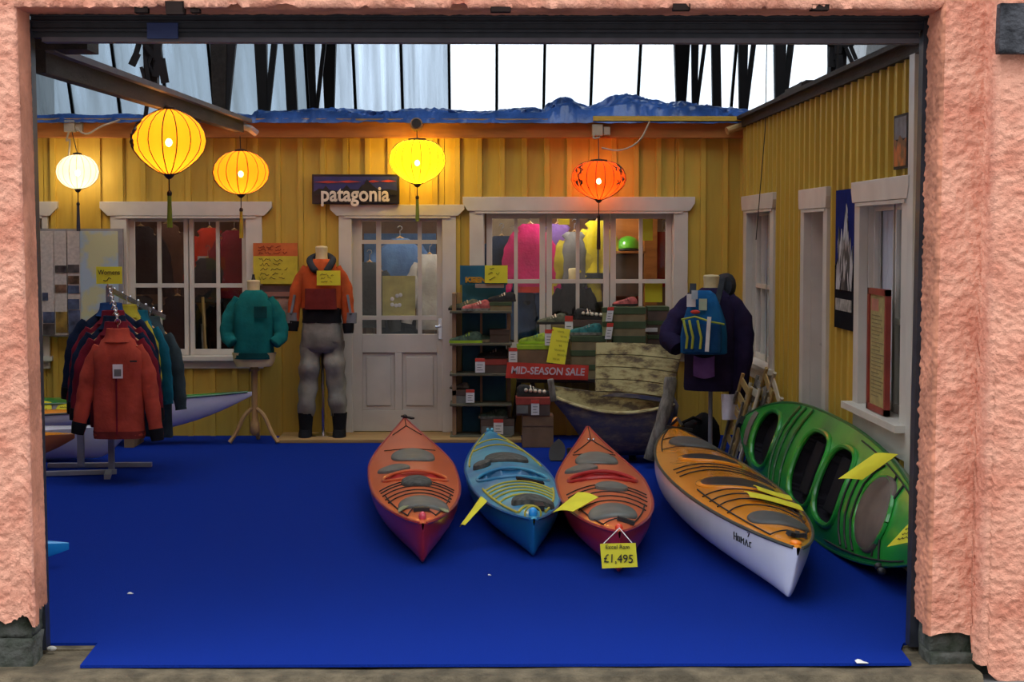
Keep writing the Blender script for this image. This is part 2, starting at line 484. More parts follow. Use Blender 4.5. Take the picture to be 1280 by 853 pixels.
# dark stone footings under the render
def rock(name, x0, x1, y0, y1, z0, z1, seed, amp=0.02, m=None):
    bm = bmesh.new(); bmesh.ops.create_cube(bm, size=1)
    bmesh.ops.subdivide_edges(bm, edges=bm.edges[:], cuts=9, use_grid_fill=True)
    c = Vector(((x0 + x1) / 2, (y0 + y1) / 2, (z0 + z1) / 2)); s = Vector((x1 - x0, y1 - y0, z1 - z0))
    for v in bm.verts:
        p = Vector((v.co.x * s.x, v.co.y * s.y, v.co.z * s.z)) + c
        q = p * 11 + Vector((seed, seed * 2, 0))
        v.co = p - Vector((abs(v.co.x) > .49 and math.copysign(1, v.co.x) or 0, abs(v.co.y) > .49 and math.copysign(1, v.co.y) or 0, 0)) * (0.5 + 0.5 * noise.noise(q)) * amp - c
    me = bpy.data.meshes.new(name); bm.to_mesh(me); bm.free(); me.materials.append(m or M['stone'])
    for p in me.polygons: p.use_smooth = True
    o = bpy.data.objects.new(name, me); COL.objects.link(o); o.location = c
    return o
for (x0, x1, y0, y1, z0, z1, s) in ((-2.5, -1.895, YF + 0.02, YI + 0.02, 0.10, 0.30, 1), (-2.5, -1.888, YF + 0.005, YI - 0.02, -0.10, 0.10, 2),
                                    (1.868, 2.12, YF + 0.02, YI - 0.02, 0.02, 0.17, 3), (1.862, 2.3, YF - 0.02, YI - 0.02, -0.12, 0.03, 4), (2.12, 2.75, YF - 0.09, YI, -0.12, 0.05, 5)):
    r = rock('stone', x0, x1, y0, y1, z0, z1, s)
    tag(r, kind='structure'); r.name = 'trim_stone'
for (px0, px1, py0, py1, s) in ((205, 232, 1, 17, 21), (165, 186, 8, 15, 22), (236, 250, 10, 15, 23), (1012, 1040, 5, 12, 24), (612, 640, 8, 14, 25), (840, 866, 4, 12, 26)):
    a = at(px0, py1, YF - 0.01); c = at(px1, py0, YF - 0.01)
    r = rock('trim_chip', a.x, c.x, YF - 0.010, YF + 0.06, a.z, c.z, s, 0.02, mat('exposed_dark_mortar', (0.03, 0.02, 0.018), 0.95, 0.05) if s == 21 else bpy.data.materials['exposed_dark_mortar'])
    tag(r, kind='structure')
# projecting dark stone block, upper right
r = rock('stone_block', 2.068, 2.6, YF - 0.19, YF - 0.125, 2.522, 2.722, 11, 0.012, M['black_stone'])
tag(r, 'weathered dark stone block projecting from the pink wall at upper right', 'stone block')

# ---- shutter box, side channels
t = thing('roller_shutter', 'dark steel roller shutter housing across the top of the opening', 'shutter', (0, 7.62, 2.62))
b = MB(); b.box(-1.925, 1.93, 7.56, 7.86, 2.665, 2.80); b.box(-1.925, 1.93, 7.545, 7.60, 2.715, 2.745); b.box(-1.925, 1.93, 7.55, 7.60, 2.690, 2.70)
b.build('housing', M['shutter'], t, bevel=0.004)
b = MB(); b.box(-1.925, 1.86, 7.57, 7.62, 2.628, 2.668); b.box(-1.925, 1.86, 7.55, 7.575, 2.652, 2.664)
b.build('bottom_slat', M['shutter'], t)
b = MB(); b.box(-1.88, 1.86, 7.565, 7.64, 2.610, 2.630)
b.build('rubber_edge', M['grey_edge'], t)
b = MB(); b.box(-1.43, -1.30, 7.542, 7.56, 2.622, 2.688)
b.build('blue_patch', M['blue_tape'], t)
b = MB(); b.add([(-1.94, y, z) for y in (7.535, 7.61) for z in (0, 2.7)] + [(-1.895, 7.535, 0), (-1.92, 7.535, 2.7), (-1.895, 7.61, 0), (-1.92, 7.61, 2.7)], [(0, 1, 5, 4), (2, 3, 7, 6), (0, 4, 6, 2), (1, 3, 7, 5), (0, 2, 3, 1), (4, 5, 7, 6)])
b.build('guide_channel', M['shutter'], t)
b = MB(); b.add([(1.92, y, z) for y in (7.535, 7.61) for z in (0, 2.7)] + [(1.846, 7.535, 0), (1.871, 7.535, 2.7), (1.846, 7.61, 0), (1.871, 7.61, 2.7)], [(0, 1, 5, 4), (2, 3, 7, 6), (0, 4, 6, 2), (1, 3, 7, 5), (0, 2, 3, 1), (4, 5, 7, 6)])
b.build('guide_channel', M['shutter'], t)

# ---- carpet with its notch by the left jamb
c0 = at(55, 804, 7.72); e = []
def fl(px, py):
    r = ray(px, py); k = -CAM_H / r.z
    return Vector((r.x * k, r.y * k, 0))
p1 = fl(100, 832); p2 = fl(122, 804)
poly = [(-7.4, 15.68), (-7.4, p2.y), (p2.x, p2.y), (p1.x, p1.y), (1.785, p1.y - 0.015), (1.80, 7.50), (1.84, 7.62), (2.30, 7.62), (2.30, 15.68)]
b = MB()
nn = len(poly)
b.add([(x, y, -0.012) for x, y in poly] + [(x, y, 0.0) for x, y in poly], [tuple(range(nn)), tuple(range(nn, 2 * nn))] + [(i, (i + 1) % nn, nn + (i + 1) % nn, nn + i) for i in range(nn)])
cp = b.build('carpet', M['carpet'])
tag(cp, 'bright blue carpet covering the shop floor with a notched front corner', 'carpet')
# scraps of litter on the carpet
for (px, py, s, lab) in ((163, 743, 0.012, 'tiny white scrap lying on bare blue carpet at left'), (1077, 829, 0.022, 'white scrap of paper on the carpet edge below the green kayak'), (612, 720, 0.008, 'tiny white speck of paper on carpet before the blue kayak')):
    p = fl(px, py); b = MB()
    b.sheet(lambda u, v: (p.x + (u - .5) * s * 2.2, p.y + (v - .5) * s * 2, 0.004 + 0.3 * s * math.sin(u * 5) * v), 4, 4, 0.002)
    tag(b.build('paper_scrap', M['paper']), lab, 'litter')
p = fl(66, 812); b = MB(); b.ball((p.x, p.y - 0.02, 0.008), 0.016, 8, 1.4, 1, 0.7)
tag(b.build('pebble', mat('pale_pebble', (0.45, 0.42, 0.38), 0.8)), 'pale pebble on the concrete beside the left jamb', 'pebble')

# ---------------------------------------------------------------- yellow cladding
class Wall:
    pass
def wall_frame(kind):
    if kind == 'back': return Matrix(((1, 0, 0, 0), (0, -1, 0, YB), (0, 0, 1, 0), (0, 0, 0, 1)))
    return Matrix(((0, -1, 0, XR), (-1, 0, 0, 0), (0, 0, 1, 0), (0, 0, 0, 1)))   # u = -Y, n = -X
WB = wall_frame('back'); WR = wall_frame('right')

def rects_minus(u0, u1, z0, z1, holes):
    """split a rectangle around openings"""
    cuts = sorted({u0, u1} | {h[k] for h in holes for k in (0, 1) if u0 < h[k] < u1})
    res = []
    for a, c in zip(cuts, cuts[1:]):
        if c - a < 0.004: continue
        segs = [(z0, z1)]
        for (h0, h1, hz0, hz1) in holes:
            if h0 < c - 1e-6 and h1 > a + 1e-6:
                ns = []
                for s0, s1 in segs:
                    if hz0 > s0: ns.append((s0, min(s1, hz0)))
                    if hz1 < s1: ns.append((max(s0, hz1), s1))
                segs = [s for s in ns if s[1] - s[0] > 0.005]
        res += [(a, c, s0, s1) for s0, s1 in segs]
    return res

def clad(name, Mx, u0, u1, z0, z1, holes, pitch, back):
    b = MB(Mx)
    for (a, c, s0, s1) in rects_minus(u0, u1, z0, z1, holes): b.box(a, c, -0.09, -0.0, s0, s1)
    w = b.build(name, M['yellow']); tag(w, kind='structure')
    cache = {}
    def piece(nm, a, c, s0, s1, n0, n1):
        key = (nm, round(c - a, 3), round(s1 - s0, 3))
        if key not in cache:
            mb = MB(Mx.to_3x3().to_4x4()); W = (c - a) / 2; Hh = (s1 - s0) / 2
            e = 0.003
            mb.add([(-W, n0, -Hh), (W, n0, -Hh), (W, n0, Hh), (-W, n0, Hh), (-W + e, n1, -Hh), (W - e, n1, -Hh), (W - e, n1, Hh), (-W + e, n1, Hh)],
                   [(0, 1, 2, 3), (4, 5, 6, 7), (0, 1, 5, 4), (1, 2, 6, 5), (2, 3, 7, 6), (3, 0, 4, 7)])
            o = mb.build(nm, M['yellow']); cache[key] = o.data
        else:
            o = bpy.data.objects.new(nm, cache[key]); COL.objects.link(o)
        o.parent = w; o.location = Mx @ Vector(((a + c) / 2, 0, (s0 + s1) / 2))
    u = u0
    while u < u1 - 0.01:
        e = min(u + pitch - 0.006, u1)
        for (a, c, s0, s1) in rects_minus(u, e, z0, z1, holes): piece('board', a, c, s0, s1, 0.0, 0.014)
        u += pitch
    u = u0
    while u < u1 - 0.03:
        for (a, c, s0, s1) in rects_minus(u - 0.024, u + 0.026, z0, z1, holes): piece('batten', a, c, s0, s1, 0.013, 0.040)
        u += pitch
    return w

def bx(px): return at(px, 300, YB).x
def bz(py): return at(606, py, YB).z
# openings: u0,u1,z0,z1
W1 = (bx(158), bx(310), bz(448), bz(268))
D1 = (bx(437), bx(556), 0.02, bz(266))
W2 = (bx(603), bx(843), bz(440), bz(264))
W5 = (bx(-30), bx(56), bz(448), bz(268))
def ry(px): return XR * F / (px - 606)           # depth at which the right wall is seen at a pixel column
def rz(px, py): return CAM_H + (294 - py) / (F / ry(px))
W3 = (-15.20, -13.92, 0.70, 2.02)
D2 = (-12.45, -11.72, 0.02, 1.98)
W4 = (-10.60, -9.50, 0.74, 2.00)
wall_b = clad('wall_back', WB, -6.0, XR, 0.0, 2.66, [W1, D1, W2, W5], 0.1985, True)
wall_r = clad('wall_right', WR, -YB, -9.2, 0.0, 2.74, [W3, D2, W4], 0.1985, False)

# fascia, roof edge, gutter beam
b = MB(); b.box(-6.0, XR - 0.02, 15.56, 15.70, 2.645, 2.785)
struct('trim_2', b, M['fascia'], bevel=0.004)
b = MB(); b.box(-6.0, XR - 0.02, 15.53, 18.6, 2.785, 2.81)
struct('trim_3', b, M['deckwood'])
b = MB(); b.box(0.95, 2.25, 15.49, 15.53, 2.79, 2.832)
struct('trim_4', b, M['yellow'])
b = MB(); b.box(XR - 0.06, XR + 0.16, 7.75, 15.5, 2.735, 2.80); b.box(XR - 0.10, XR + 0.16, 7.75, 15.5, 2.80, 2.83)
struct('trim_5', b, M['dark_wood'])
b = MB(); b.box(XR, HALL_R, 9.0, 15.9, 2.62, 2.74)
struct('roof_slab', b, M['dark_wood'])
# pole end sticking out under the fascia at the corner
b = MB(); b.tube([(2.12, 15.46, 2.70), (2.30, 15.52, 2.76)], 0.035, 10)
tag(b.build('pole_end', M['deckwood']), 'round pale pole end under the roof edge at the corner', 'pole')
# white corner board near the opening
b = MB(WR); b.box(-9.355, -9.235, 0.0, 0.062, 0.0, 2.74)
struct('trim_6', b, M['white'])
b = MB(WR); b.box(-9.2, -8.4, -0.09, 0.0, 0.0, 2.74)
struct('wall_right_end', b, M['yellow'])
b = MB(WR); b.box(-9.19, -8.7, 0.0, 0.03, 1.0, 1.66)
b2 = b.build('notice_board', M['paper']); tag(b2, 'pale notice board on the right wall beside the white corner board', 'notice board')

# step in front of the door
b = MB(); b.box(at(345, 555, 15.10).x, at(652, 555, 15.10).x, 15.10, 15.69, 0.0, 0.03)
struct('trim_7', b, M['deckwood'], bevel=0.004)

# ---------------------------------------------------------------- windows and doors
def boxes(name, Mx, parent, m, *bs, bevel=0.003):
    b = MB(Mx)
    for q in bs: b.box(*q)
    return b.build(name, m, parent, bevel=bevel)

def header(Mx, parent, u0, u1, z0, z1, flare, m):
    """casing head with flared ends"""
    b = MB(Mx)
    b.prism([(u0 - flare * 0.25, z0), (u1 + flare * 0.25, z0), (u1 + flare, z0 + (z1 - z0) * 0.55), (u1 + flare, z1), (u0 - flare, z1), (u0 - flare, z0 + (z1 - z0) * 0.55)], 0.0, 0.068)
    b.build('header', m, parent, bevel=0.003)
    b = MB(Mx); b.box(u0 + 0.05, u1 - 0.05, 0.012, 0.064, z0 - 0.022, z0 - 0.002)
    b.build('head_moulding', m, parent)

def window(name, Mx, op, sashes, head_z, flare, sill_z, cas=0.115, m=None, depth=-0.05, apron=0.07, sill_out=0.10, bars=1, rows=1):
    """op: opening; sashes: list of (u0,u1, bottom) with muntins; everything is a part of the window"""
    m = m or M['white']
    u0, u1, z0, z1 = op
    t = thing(name, None, None, Mx @ Vector(((u0 + u1) / 2, 0, z0)), kind='structure')
    boxes('casing', Mx, t, m, (u0 - cas, u0 + 0.012, 0, 0.055, z0 - 0.02, head_z))
    boxes('casing', Mx, t, m, (u1 - 0.012, u1 + cas, 0, 0.055, z0 - 0.02, head_z))
    header(Mx, t, u0 - cas, u1 + cas, head_z, head_z + 0.125, flare, m)
    boxes('jamb', Mx, t, m, (u0, u0 + 0.02, -0.16, 0.0, z0, z1)); boxes('jamb', Mx, t, m, (u1 - 0.02, u1, -0.16, 0.0, z0, z1))
    boxes('window_sill', Mx, t, m, (u0 - cas - 0.03, u1 + cas + 0.03, -0.14, sill_out, sill_z - 0.03, sill_z + 0.012))
    boxes('apron', Mx, t, m, (u0 - cas, u1 + cas, 0, 0.052, sill_z - 0.03 - apron, sill_z - 0.03))
    for (s0, s1, zmid, nb) in sashes:
        fr = 0.052; zb = sill_z + 0.015; zt = z1 - 0.015; d0, d1 = depth - 0.02, depth + 0.02
        s = boxes('sash', Mx, t, m, (s0, s0 + fr, d0, d1, zb, zt), (s1 - fr, s1, d0, d1, zb, zt), (s0 + fr, s1 - fr, d0, d1 - .001, zb, zb + fr), (s0 + fr, s1 - fr, d0, d1 - .001, zt - fr, zt))
        cs = [s0 + fr + (s1 - s0 - 2 * fr) * i / (nb + 1) for i in range(1, nb + 1)]
        sm = M['white'] if m is M['white'] else m
        for c in cs:
            bb = MB(Mx); bb.box(c - 0.016, c + 0.016, d0 + 0.005, d1, zb + fr, zt - fr); bb.build('muntin', sm, s)
        if zmid:
            bb = MB(Mx); bb.box(s0 + fr, s1 - fr, d0 + 0.003, d1 + 0.004, zmid - 0.018, zmid + 0.018); bb.build('muntin', sm, s)
        ed = [s0 + fr] + cs + [s1 - fr]; zs_ = [zb + fr] + ([zmid] if zmid else []) + [zt - fr]
        for i in range(len(ed) - 1):
            for j in range(len(zs_) - 1):
                bb = MB(Mx); bb.box(ed[i], ed[i + 1], depth - 0.004, depth + 0.000, zs_[j], zs_[j + 1]); bb.build('pane', M['glass'], s)
    return t

zm = bz(357)
window('window_1', WB, W1, [(bx(160), bx(236), zm, 1), (bx(234), bx(309), zm, 1)], bz(270), 0.09, bz(446), cas=0.13)
zm2 = bz(352)
window('window_2', WB, W2, [(bx(608), bx(682), zm2, 1), (bx(683), bx(762), zm2, 1), (bx(763), bx(840), zm2, 1)], bz(264), 0.06, bz(438), cas=0.115)
window('window_5', WB, W5, [(bx(-28), bx(54), zm, 1)], bz(270), 0.09, bz(446), cas=0.04)
window('window_3', WR, W3, [(-15.2, -14.55, 1.36, 1), (-14.6, -13.92, 1.36, 1)], 2.00, 0.05, 0.72, cas=0.16, apron=0.10)
window('window_4', WR, W4, [(-10.6, -10.02, None, 0), (-10.05, -9.50, 1.30, 1)], 1.985, 0.05, 0.76, cas=0.13, apron=0.16, sill_out=0.12)
# pale blinds behind the right-hand windows
M['blind'] = mat('lavender_white_blind', (0.74, 0.75, 0.84), 0.9, 0.1, 0.05, 3)
for nm, op, n in (('window_blind', W3, 9), ('window_blind', W4, 8)):
    b = MB(WR)
    def cur(u, v): return (op[0] + (op[1] - op[0]) * u, -0.092 + 0.010 * math.sin(u * n * 2 * PI), op[2] + (op[3] - op[2]) * v)
    b.sheet(cur, 60, 2, 0.003)
    o = b.build(nm, M['blind'], smooth=True)
    tag(o, 'pale pleated blind inside the far right-wall window' if op is W3 else 'pale pleated blind inside the near right-wall window', 'blind', kind=None)

# front door of the shop
t = thing('door_1', None, None, (bx(496), YB, 0.03), kind='structure')
dm = M['door']
boxes('casing', WB, t, M['white'], (bx(424), bx(440), 0, 0.055, 0.03, bz(268)))
boxes('casing', WB, t, M['white'], (bx(553), bx(570), 0, 0.055, 0.03, bz(268)))
header(WB, t, bx(424), bx(570), bz(270), bz(256), 0.075, M['white'])
boxes('jamb', WB, t, dm, (bx(437), bx(441), -0.1, 0, 0.03, bz(266))); boxes('jamb', WB, t, dm, (bx(552), bx(556), -0.1, 0, 0.03, bz(266)))
U = [bx(v) for v in (440.5, 452, 470, 476, 522, 527, 546, 553)]
Z = [0.035, bz(513), bz(441), bz(418), bz(400), bz(395), bz(305), bz(300), bz(277), bz(268)]
d0, d1 = -0.055, -0.015
lf = boxes('door_leaf', WB, t, dm, (U[0], U[1], d0, d1, Z[0], Z[9]), (U[6], U[7], d0, d1, Z[0], Z[9]), (U[1], U[6], d0, d1, Z[8], Z[9]), (U[1], U[6], d0, d1, Z[2], Z[3]), (U[1], U[6], d0, d1, Z[0], Z[1]), (bx(493), bx(502), d0, d1, Z[1], Z[2]))
for a, c in ((bx(452), bx(493)), (bx(502), bx(546))):
    q = MB(WB); q.box(a, c, d0 + 0.005, d1 - 0.018, Z[1], Z[2]); q.box(a + 0.035, c - 0.035, d0 + 0.005, d1 - 0.006, Z[1] + 0.04, Z[2] - 0.04); q.build('door_panel', dm, lf, bevel=0.005)
for a, c in ((U[2], U[3]), (U[4], U[5])):
    q = MB(WB); q.box(a, c, d0 + 0.005, d1, Z[3], Z[8]); q.build('muntin', dm, lf)
for a, c in ((Z[4], Z[5]), (Z[6], Z[7])):
    q = MB(WB); q.box(U[1], U[6], d0 + 0.003, d1 + 0.003, a, c); q.build('muntin', dm, lf)
for a, c in ((U[1], U[2]), (U[3], U[4]), (U[5], U[6])):
    for e, f in ((Z[3], Z[4]), (Z[5], Z[6]), (Z[7], Z[8])):
        q = MB(WB); q.box(a, c, -0.037, -0.033, e, f); q.build('pane', M['glass'], lf)
hd = MB(WB); hd.box(bx(548), bx(552), d1, d1 + 0.012, bz(424), bz(398)); hd.tube([(bx(550), d1 + 0.012, bz(408)), (bx(550), d1 + 0.05, bz(408)), (bx(544), d1 + 0.055, bz(408))], 0.011, 8)
hd.build('door_handle', M['chrome'], t)
# side door in the right wall, leaf set deep in its reveal
t = thing('door_2', None, None, WR @ Vector((-12.1, 0, 0)), kind='structure')
boxes('casing', WR, t, M['white'], (D2[0] - 0.12, D2[0] + 0.01, 0, 0.055, 0, 1.97)); boxes('casing', WR, t, M['white'], (D2[1] - 0.01, D2[1] + 0.12, 0, 0.055, 0, 1.97))
header(WR, t, D2[0] - 0.12, D2[1] + 0.12, 1.97, 2.11, 0.03, M['white'])
boxes('jamb', WR, t, M['white'], (D2[0], D2[0] + 0.02, -0.2, 0, 0, 1.98)); boxes('jamb', WR, t, M['white'], (D2[1] - 0.02, D2[1], -0.2, 0, 0, 1.98))
boxes('door_leaf', WR, t, mat('blue_white_door_paint', (0.62, 0.63, 0.68), 0.4), (D2[0] + 0.02, D2[1] - 0.02, -0.16, -0.12, 0.01, 1.97), (D2[0] + 0.10, D2[1] - 0.10, -0.125, -0.112, 1.1, 1.85), (D2[0] + 0.10, D2[1] - 0.10, -0.125, -0.112, 0.2, 0.95))
hd = MB(WR); hd.tube([(D2[0] + 0.09, -0.12, 1.02), (D2[0] + 0.09, -0.06, 1.02), (D2[0] + 0.20, -0.055, 1.02)], 0.011, 8)
hd.build('door_handle', M['chrome'], t)

# ---------------------------------------------------------------- shop behind the wall
b = MB()
b.box(-6.0, 2.3, 18.4, 18.5, 0, 2.7); b.box(-6.05, -6.0, 15.8, 18.5, 0, 2.7); b.box(2.28, 2.36, 15.8, 18.5, 0, 2.7)
struct('wall_shop', b, M['darkroom'])
b = MB(); b.box(-6.0, 2.3, 15.79, 18.4, 2.66, 2.70)
struct('ceiling_shop', b, mat('shop_ceiling', (0.4, 0.36, 0.3), 0.9))
b = MB(); b.box(-1.68, -1.63, 16.2, 18.4, 0, 2.66)
struct('wall_partition', b, M['darkroom'])

# ---------------------------------------------------------------- roof of the hall
b = MB()
SK = (8.2, 15.4)                 # skylight band
b.box(HALL_L - .2, HALL_R + .2, 7.3, SK[0], 7.35, 7.5)
b.box(HALL_L - .2, HALL_R + .2, SK[1], 24.4, 7.35, 7.5)
b.box(HALL_L - .2, -6.0, SK[0], SK[1], 7.35, 7.5); b.box(5.0, HALL_R + .2, SK[0], SK[1], 7.35, 7.5)
struct('ceiling', b, mat('dark_roof_boards', (0.10, 0.09, 0.085), 0.9))
M['pane_clean'] = glass_mat('roof_glass_clean', (0.95, 0.98, 1.0), 0.86, 0.02, (0.85, 0.88, 0.92), (1.6, 0.1, 0.08), 0.1)
M['pane_streak'] = glass_mat('roof_glass_streaked', (0.74, 0.80, 0.86), 0.55, 0.02, (0.50, 0.54, 0.58), (3.0, 0.12, 0.10), 0.1)
M['pane_grime_dim'] = glass_mat('roof_glass_grimy_dimmed', (0.50, 0.56, 0.61), 0.62, 0.02, (0.50, 0.54, 0.56), (1.8, 0.12, 0.10), 0.1)  # grime streaks; the dimmer light past a building behind is in the tint
t = thing('window_6', None, None, (0, 28.5, 3.4), kind='structure')
GY0, GZ0 = 28.55, 3.40; GY1, GZ1 = 26.2, 7.45
def gp(u, s, off=0.0):
    """point on the sloping glass; s 0 at the foot"""
    d = Vector((0, GY1 - GY0, GZ1 - GZ0)); nrm = Vector((0, -(GZ1 - GZ0), (GY1 - GY0))).normalized() * -1
    return Vector((u, GY0, GZ0)) + d * s + nrm * off
pitch_g = 59.2 * 27.9 / F; u_ref = at(621, 57, 27.9).x
k0 = -11; k1 = 10
for k in range(k0, k1 + 1):
    u = u_ref + k * pitch_g
    if HALL_L < u < HALL_R:
        b = MB(); b.bar(gp(u, 0), gp(u, 1), 0.045, 0.08, up=(0, -1, 0)); b.build('glazing_bar', M['iron'], t)
    ua, ub = max(HALL_L, u), min(HALL_R, u + pitch_g)
    if ub - ua < 0.05: continue
    m = M['pane_grime_dim'] if k < -4 else M['pane_streak'] if k < -1 else M['pane_clean']
    b = MB(); b.add([gp(ua, 0), gp(ub, 0), gp(ub, 1), gp(ua, 1), gp(ua, 0, .006), gp(ub, 0, .006), gp(ub, 1, .006), gp(ua, 1, .006)], [(0, 1, 2, 3), (4, 5, 6, 7), (0, 1, 5, 4), (1, 2, 6, 5), (2, 3, 7, 6), (3, 0, 4, 7)])
    b.build('pane', m, t)
b = MB(); b.bar(gp(HALL_L, 0), gp(HALL_R, 0), 0.1, 0.1); b.build('sill_beam', M['iron'], t)
b = MB(); b.box(HALL_L, HALL_R, 24.4, 26.3, 7.35, 7.5)
struct('ceiling_far', b, mat('dark_roof_boards_far', (0.10, 0.09, 0.085), 0.9))
# unseen skylight over the kayaks, its glass widened to brighten the hall
t = thing('window_7', None, None, (0, 10, 7.4), kind='structure')
for k in range(11):
    x0 = -6.0 + k * 1.0
    b = MB(); b.box(x0 + 0.03, x0 + 0.97, SK[0], SK[1], 7.40, 7.41); b.build('pane', M['pane_clean'], t)
    b = MB(); b.box(x0 - 0.03, x0 + 0.03, SK[0], SK[1], 7.37, 7.47); b.build('glazing_bar', M['iron'], t)

# roof legs: a post with a slanting strut, in two lines running away from the viewer
def roof_leg(x, y, zb, w, kind, lab, lean=0.0):
    t = thing('roof_post', lab, 'roof post', (x, y, zb), group=None)
    b = MB(); top = 7.35
    n = 14
    rings = []
    for i in range(n + 1):
        s = i / n; z = zb + (top - zb) * s
        ww = w * (0.72 + 0.5 * min(1, s * 3)) / 2 if kind != 'stick' else w / 2
        xx = x + lean * s
        rings.append([Vector((xx - ww, y - ww, z)), Vector((xx + ww, y - ww, z)), Vector((xx + ww, y + ww, z)), Vector((xx - ww, y + ww, z))])
    b.loft(rings); b.build('post', M['iron'] if kind != 'wood' else M['dark_wood'], t)
    if kind in ('vee', 'wood'):
        b = MB(); b.bar((x + w * 0.3, y, zb + 0.02), (x + w * 0.3 + 1.1 * 0.45, y, top), w * 0.5, w * 0.5, up=(0, 1, 0)); b.build('strut', M['iron'], t)
    if kind == 'ragged':
        b = MB()
        rg = random.Random(int(abs(x) * 100))
        for q in range(26):
            c = Vector((x + rg.uniform(-.75, .75) * w, y - w * .55 - rg.uniform(0, .05), zb + rg.uniform(0.0, 1.0)))
            b.bar(c, c + Vector((rg.uniform(-.12, .12), 0, -rg.uniform(.08, .3))), rg.uniform(.02, .07), 0.02, up=(0, 1, 0))
        b.build('ragged_cloth', M['iron'], t)
    return t
def leg_at(px, py, y, w_px, kind, lab, lean=0.0):
    p = at(px, py, y); roof_leg(p.x, y, p.z, w_px * y / F, kind, lab, lean)
leg_at(190, 122, 14.6, 21, 'ragged', 'ragged dark roof post above the big yellow lantern')
leg_at(275, 142, 17.3, 21, 'wood', 'tapered dark roof post left of the orange lantern cord')
leg_at(329, 146, 19.2, 15, 'vee', 'dark roof post with slanting brace, above the left end of the blue tarpaulin', -0.1)
leg_at(366, 146, 20.8, 13, 'stick', 'straight dark roof post over the tarpaulin between two braced posts', -0.2)
leg_at(392, 146, 22.4, 10, 'vee', 'slim dark roof post with brace, second from the streaked panes', -0.15)
leg_at(412, 146, 23.8, 16, 'post', 'dark roof post just left of the streaked glass panes')
leg_at(851, 130, 23.4, 17, 'post', 'dark roof post right of the brightest panes above crumpled tarpaulin')
leg_at(868, 135, 22.2, 9, 'vee', 'thin dark braced roof post above the tarpaulin end', 0.0)
leg_at(896, 140, 20.6, 11, 'stick', 'straight dark roof post between braced posts near the back corner', -0.1)
leg_at(928, 140, 19.4, 12, 'vee', 'dark braced roof post above the back corner of the yellow walls')
leg_at(974, 140, 17.4, 15, 'vee', 'stout dark braced roof post behind the yellow right wall')
leg_at(1046, 105, 15.9, 25, 'ragged', 'ragged dark roof post over the right wall top')
b = MB(); pz = at(900, 138, 19.9).z; b.tube([at(700, 141, 20.5), at(990, 141, 20.5)], 0.03, 6)
tag(b.build('tie_rod', M['iron']), 'thin dark tie rod crossing low in front of the roof glass', 'rod')

# timber rail from the shutter to the back wall, left
t = thing('overhead_beam', 'dark timber beam running from the opening to the back above the lanterns', 'beam', (-1.95, 11, 2.6))
pa = at(49, 75, 7.9); pb = at(300, 157, 14.3)
b = MB(); b.bar(pa, pb, 0.06, 0.115); b.build('timber', M['dark_wood'], t, bevel=0.004)
b = MB(); b.bar(pa + Vector((0.045, 0, 0.05)), pb + Vector((0.045, 0.2, 0.05)), 0.05, 0.03); b.build('steel_track', M['grey_edge'], t)
b = MB(); b.tube([pb + Vector((0.0, 0, 0.0)), pb + Vector((0.05, 0.2, -0.01)), pb + Vector((0.1, 0.24, -0.05))], 0.03, 8); b.build('end_stop', M['steel'], t)
b = MB(); b.box(pa.x - 0.03, pa.x + 0.22, 7.87, 8.1, 2.61, 2.70); b.build('bracket', M['dark_wood'], t)

# ---------------------------------------------------------------- blue tarpaulin along the roof edge
def tarp(px0, px1, hfn, seed, lab):
    x0 = at(px0, 150, 15.8).x; x1 = at(px1, 150, 15.8).x
    n = max(30, int((x1 - x0) * 46)); b = MB()
    def fn(u, v):
        x = x0 + (x1 - x0) * u; px = px0 + (px1 - px0) * u
        h = hfn(px) / 139.0
        prof = max(0.0, math.sin(min(1, v * 1.25) * PI * 0.62)) ** 0.7 if v > 0 else 0
        w = (0.6 - 1.6 * abs(noise.noise(Vector((x * 4.5 + v * 2, v * 4, seed))))) * 0.8 + (0.5 - 1.5 * abs(noise.noise(Vector((x * 11 - v * 4, v * 8, seed + 3))))) * 0.45
        z = 2.815 + h * prof * (0.85 + 0.45 * w) + 0.012
        y = 15.56 + v * 0.9 - 0.10 * w - 0.05 * (1 - v)
        if v < 0.12: z = 2.80 - 0.02 * (1 + w); y = 15.50 - 0.02 * w
        return (x, y, z)
    b.sheet(fn, n, 30, 0.003)
    o = b.build('tarpaulin', M['tarp'], smooth=True, auto=55)
    return tag(o, lab, 'tarpaulin')
M['tarp'] = mat('blue_tarpaulin', (0.04, 0.11, 0.36), 0.28, 0.6, 0.3, 3, 0.3, 25)
M['tarp_dark'] = mat('dark_blue_tarpaulin', (0.02, 0.05, 0.16), 0.4, 0.5, 0.2, 4, 0.3, 25)
def hh(px):
    h = 12 + 2 * math.sin(px * 0.05)
    if px > 680: h += 16 * math.exp(-((px - 707) / 22) ** 2) + 17 * math.exp(-((px - 780) / 34) ** 2) + 12 * math.exp(-((px - 850) / 40) ** 2)
    if px < 320: h = 5 + 1.5 * math.sin(px * 0.09)
    return h
tarp(315, 735, hh, 2.0, 'thin blue tarpaulin laid along the roof edge over the shop door')
tarp(690, 935, hh, 5.0, 'crumpled blue tarpaulin heaped on the roof edge over the right window')
tarp(-20, 325, hh, 8.0, 'narrow strip of blue tarpaulin on the roof edge at left')
b = MB()
b.sheet(lambda u, v: (at(905 + 55 * u, 150, 15.7).x, 15.52 + 0.5 * v, 2.80 + 0.10 * math.sin(v * PI * .7) * (1 - u * u * .8) + 0.02 * math.sin(u * 14)), 14, 8, 0.004)
tag(b.build('tarpaulin', M['tarp_dark'], smooth=True), 'dark blue-green tarpaulin corner drooping over the roof end', 'tarpaulin')
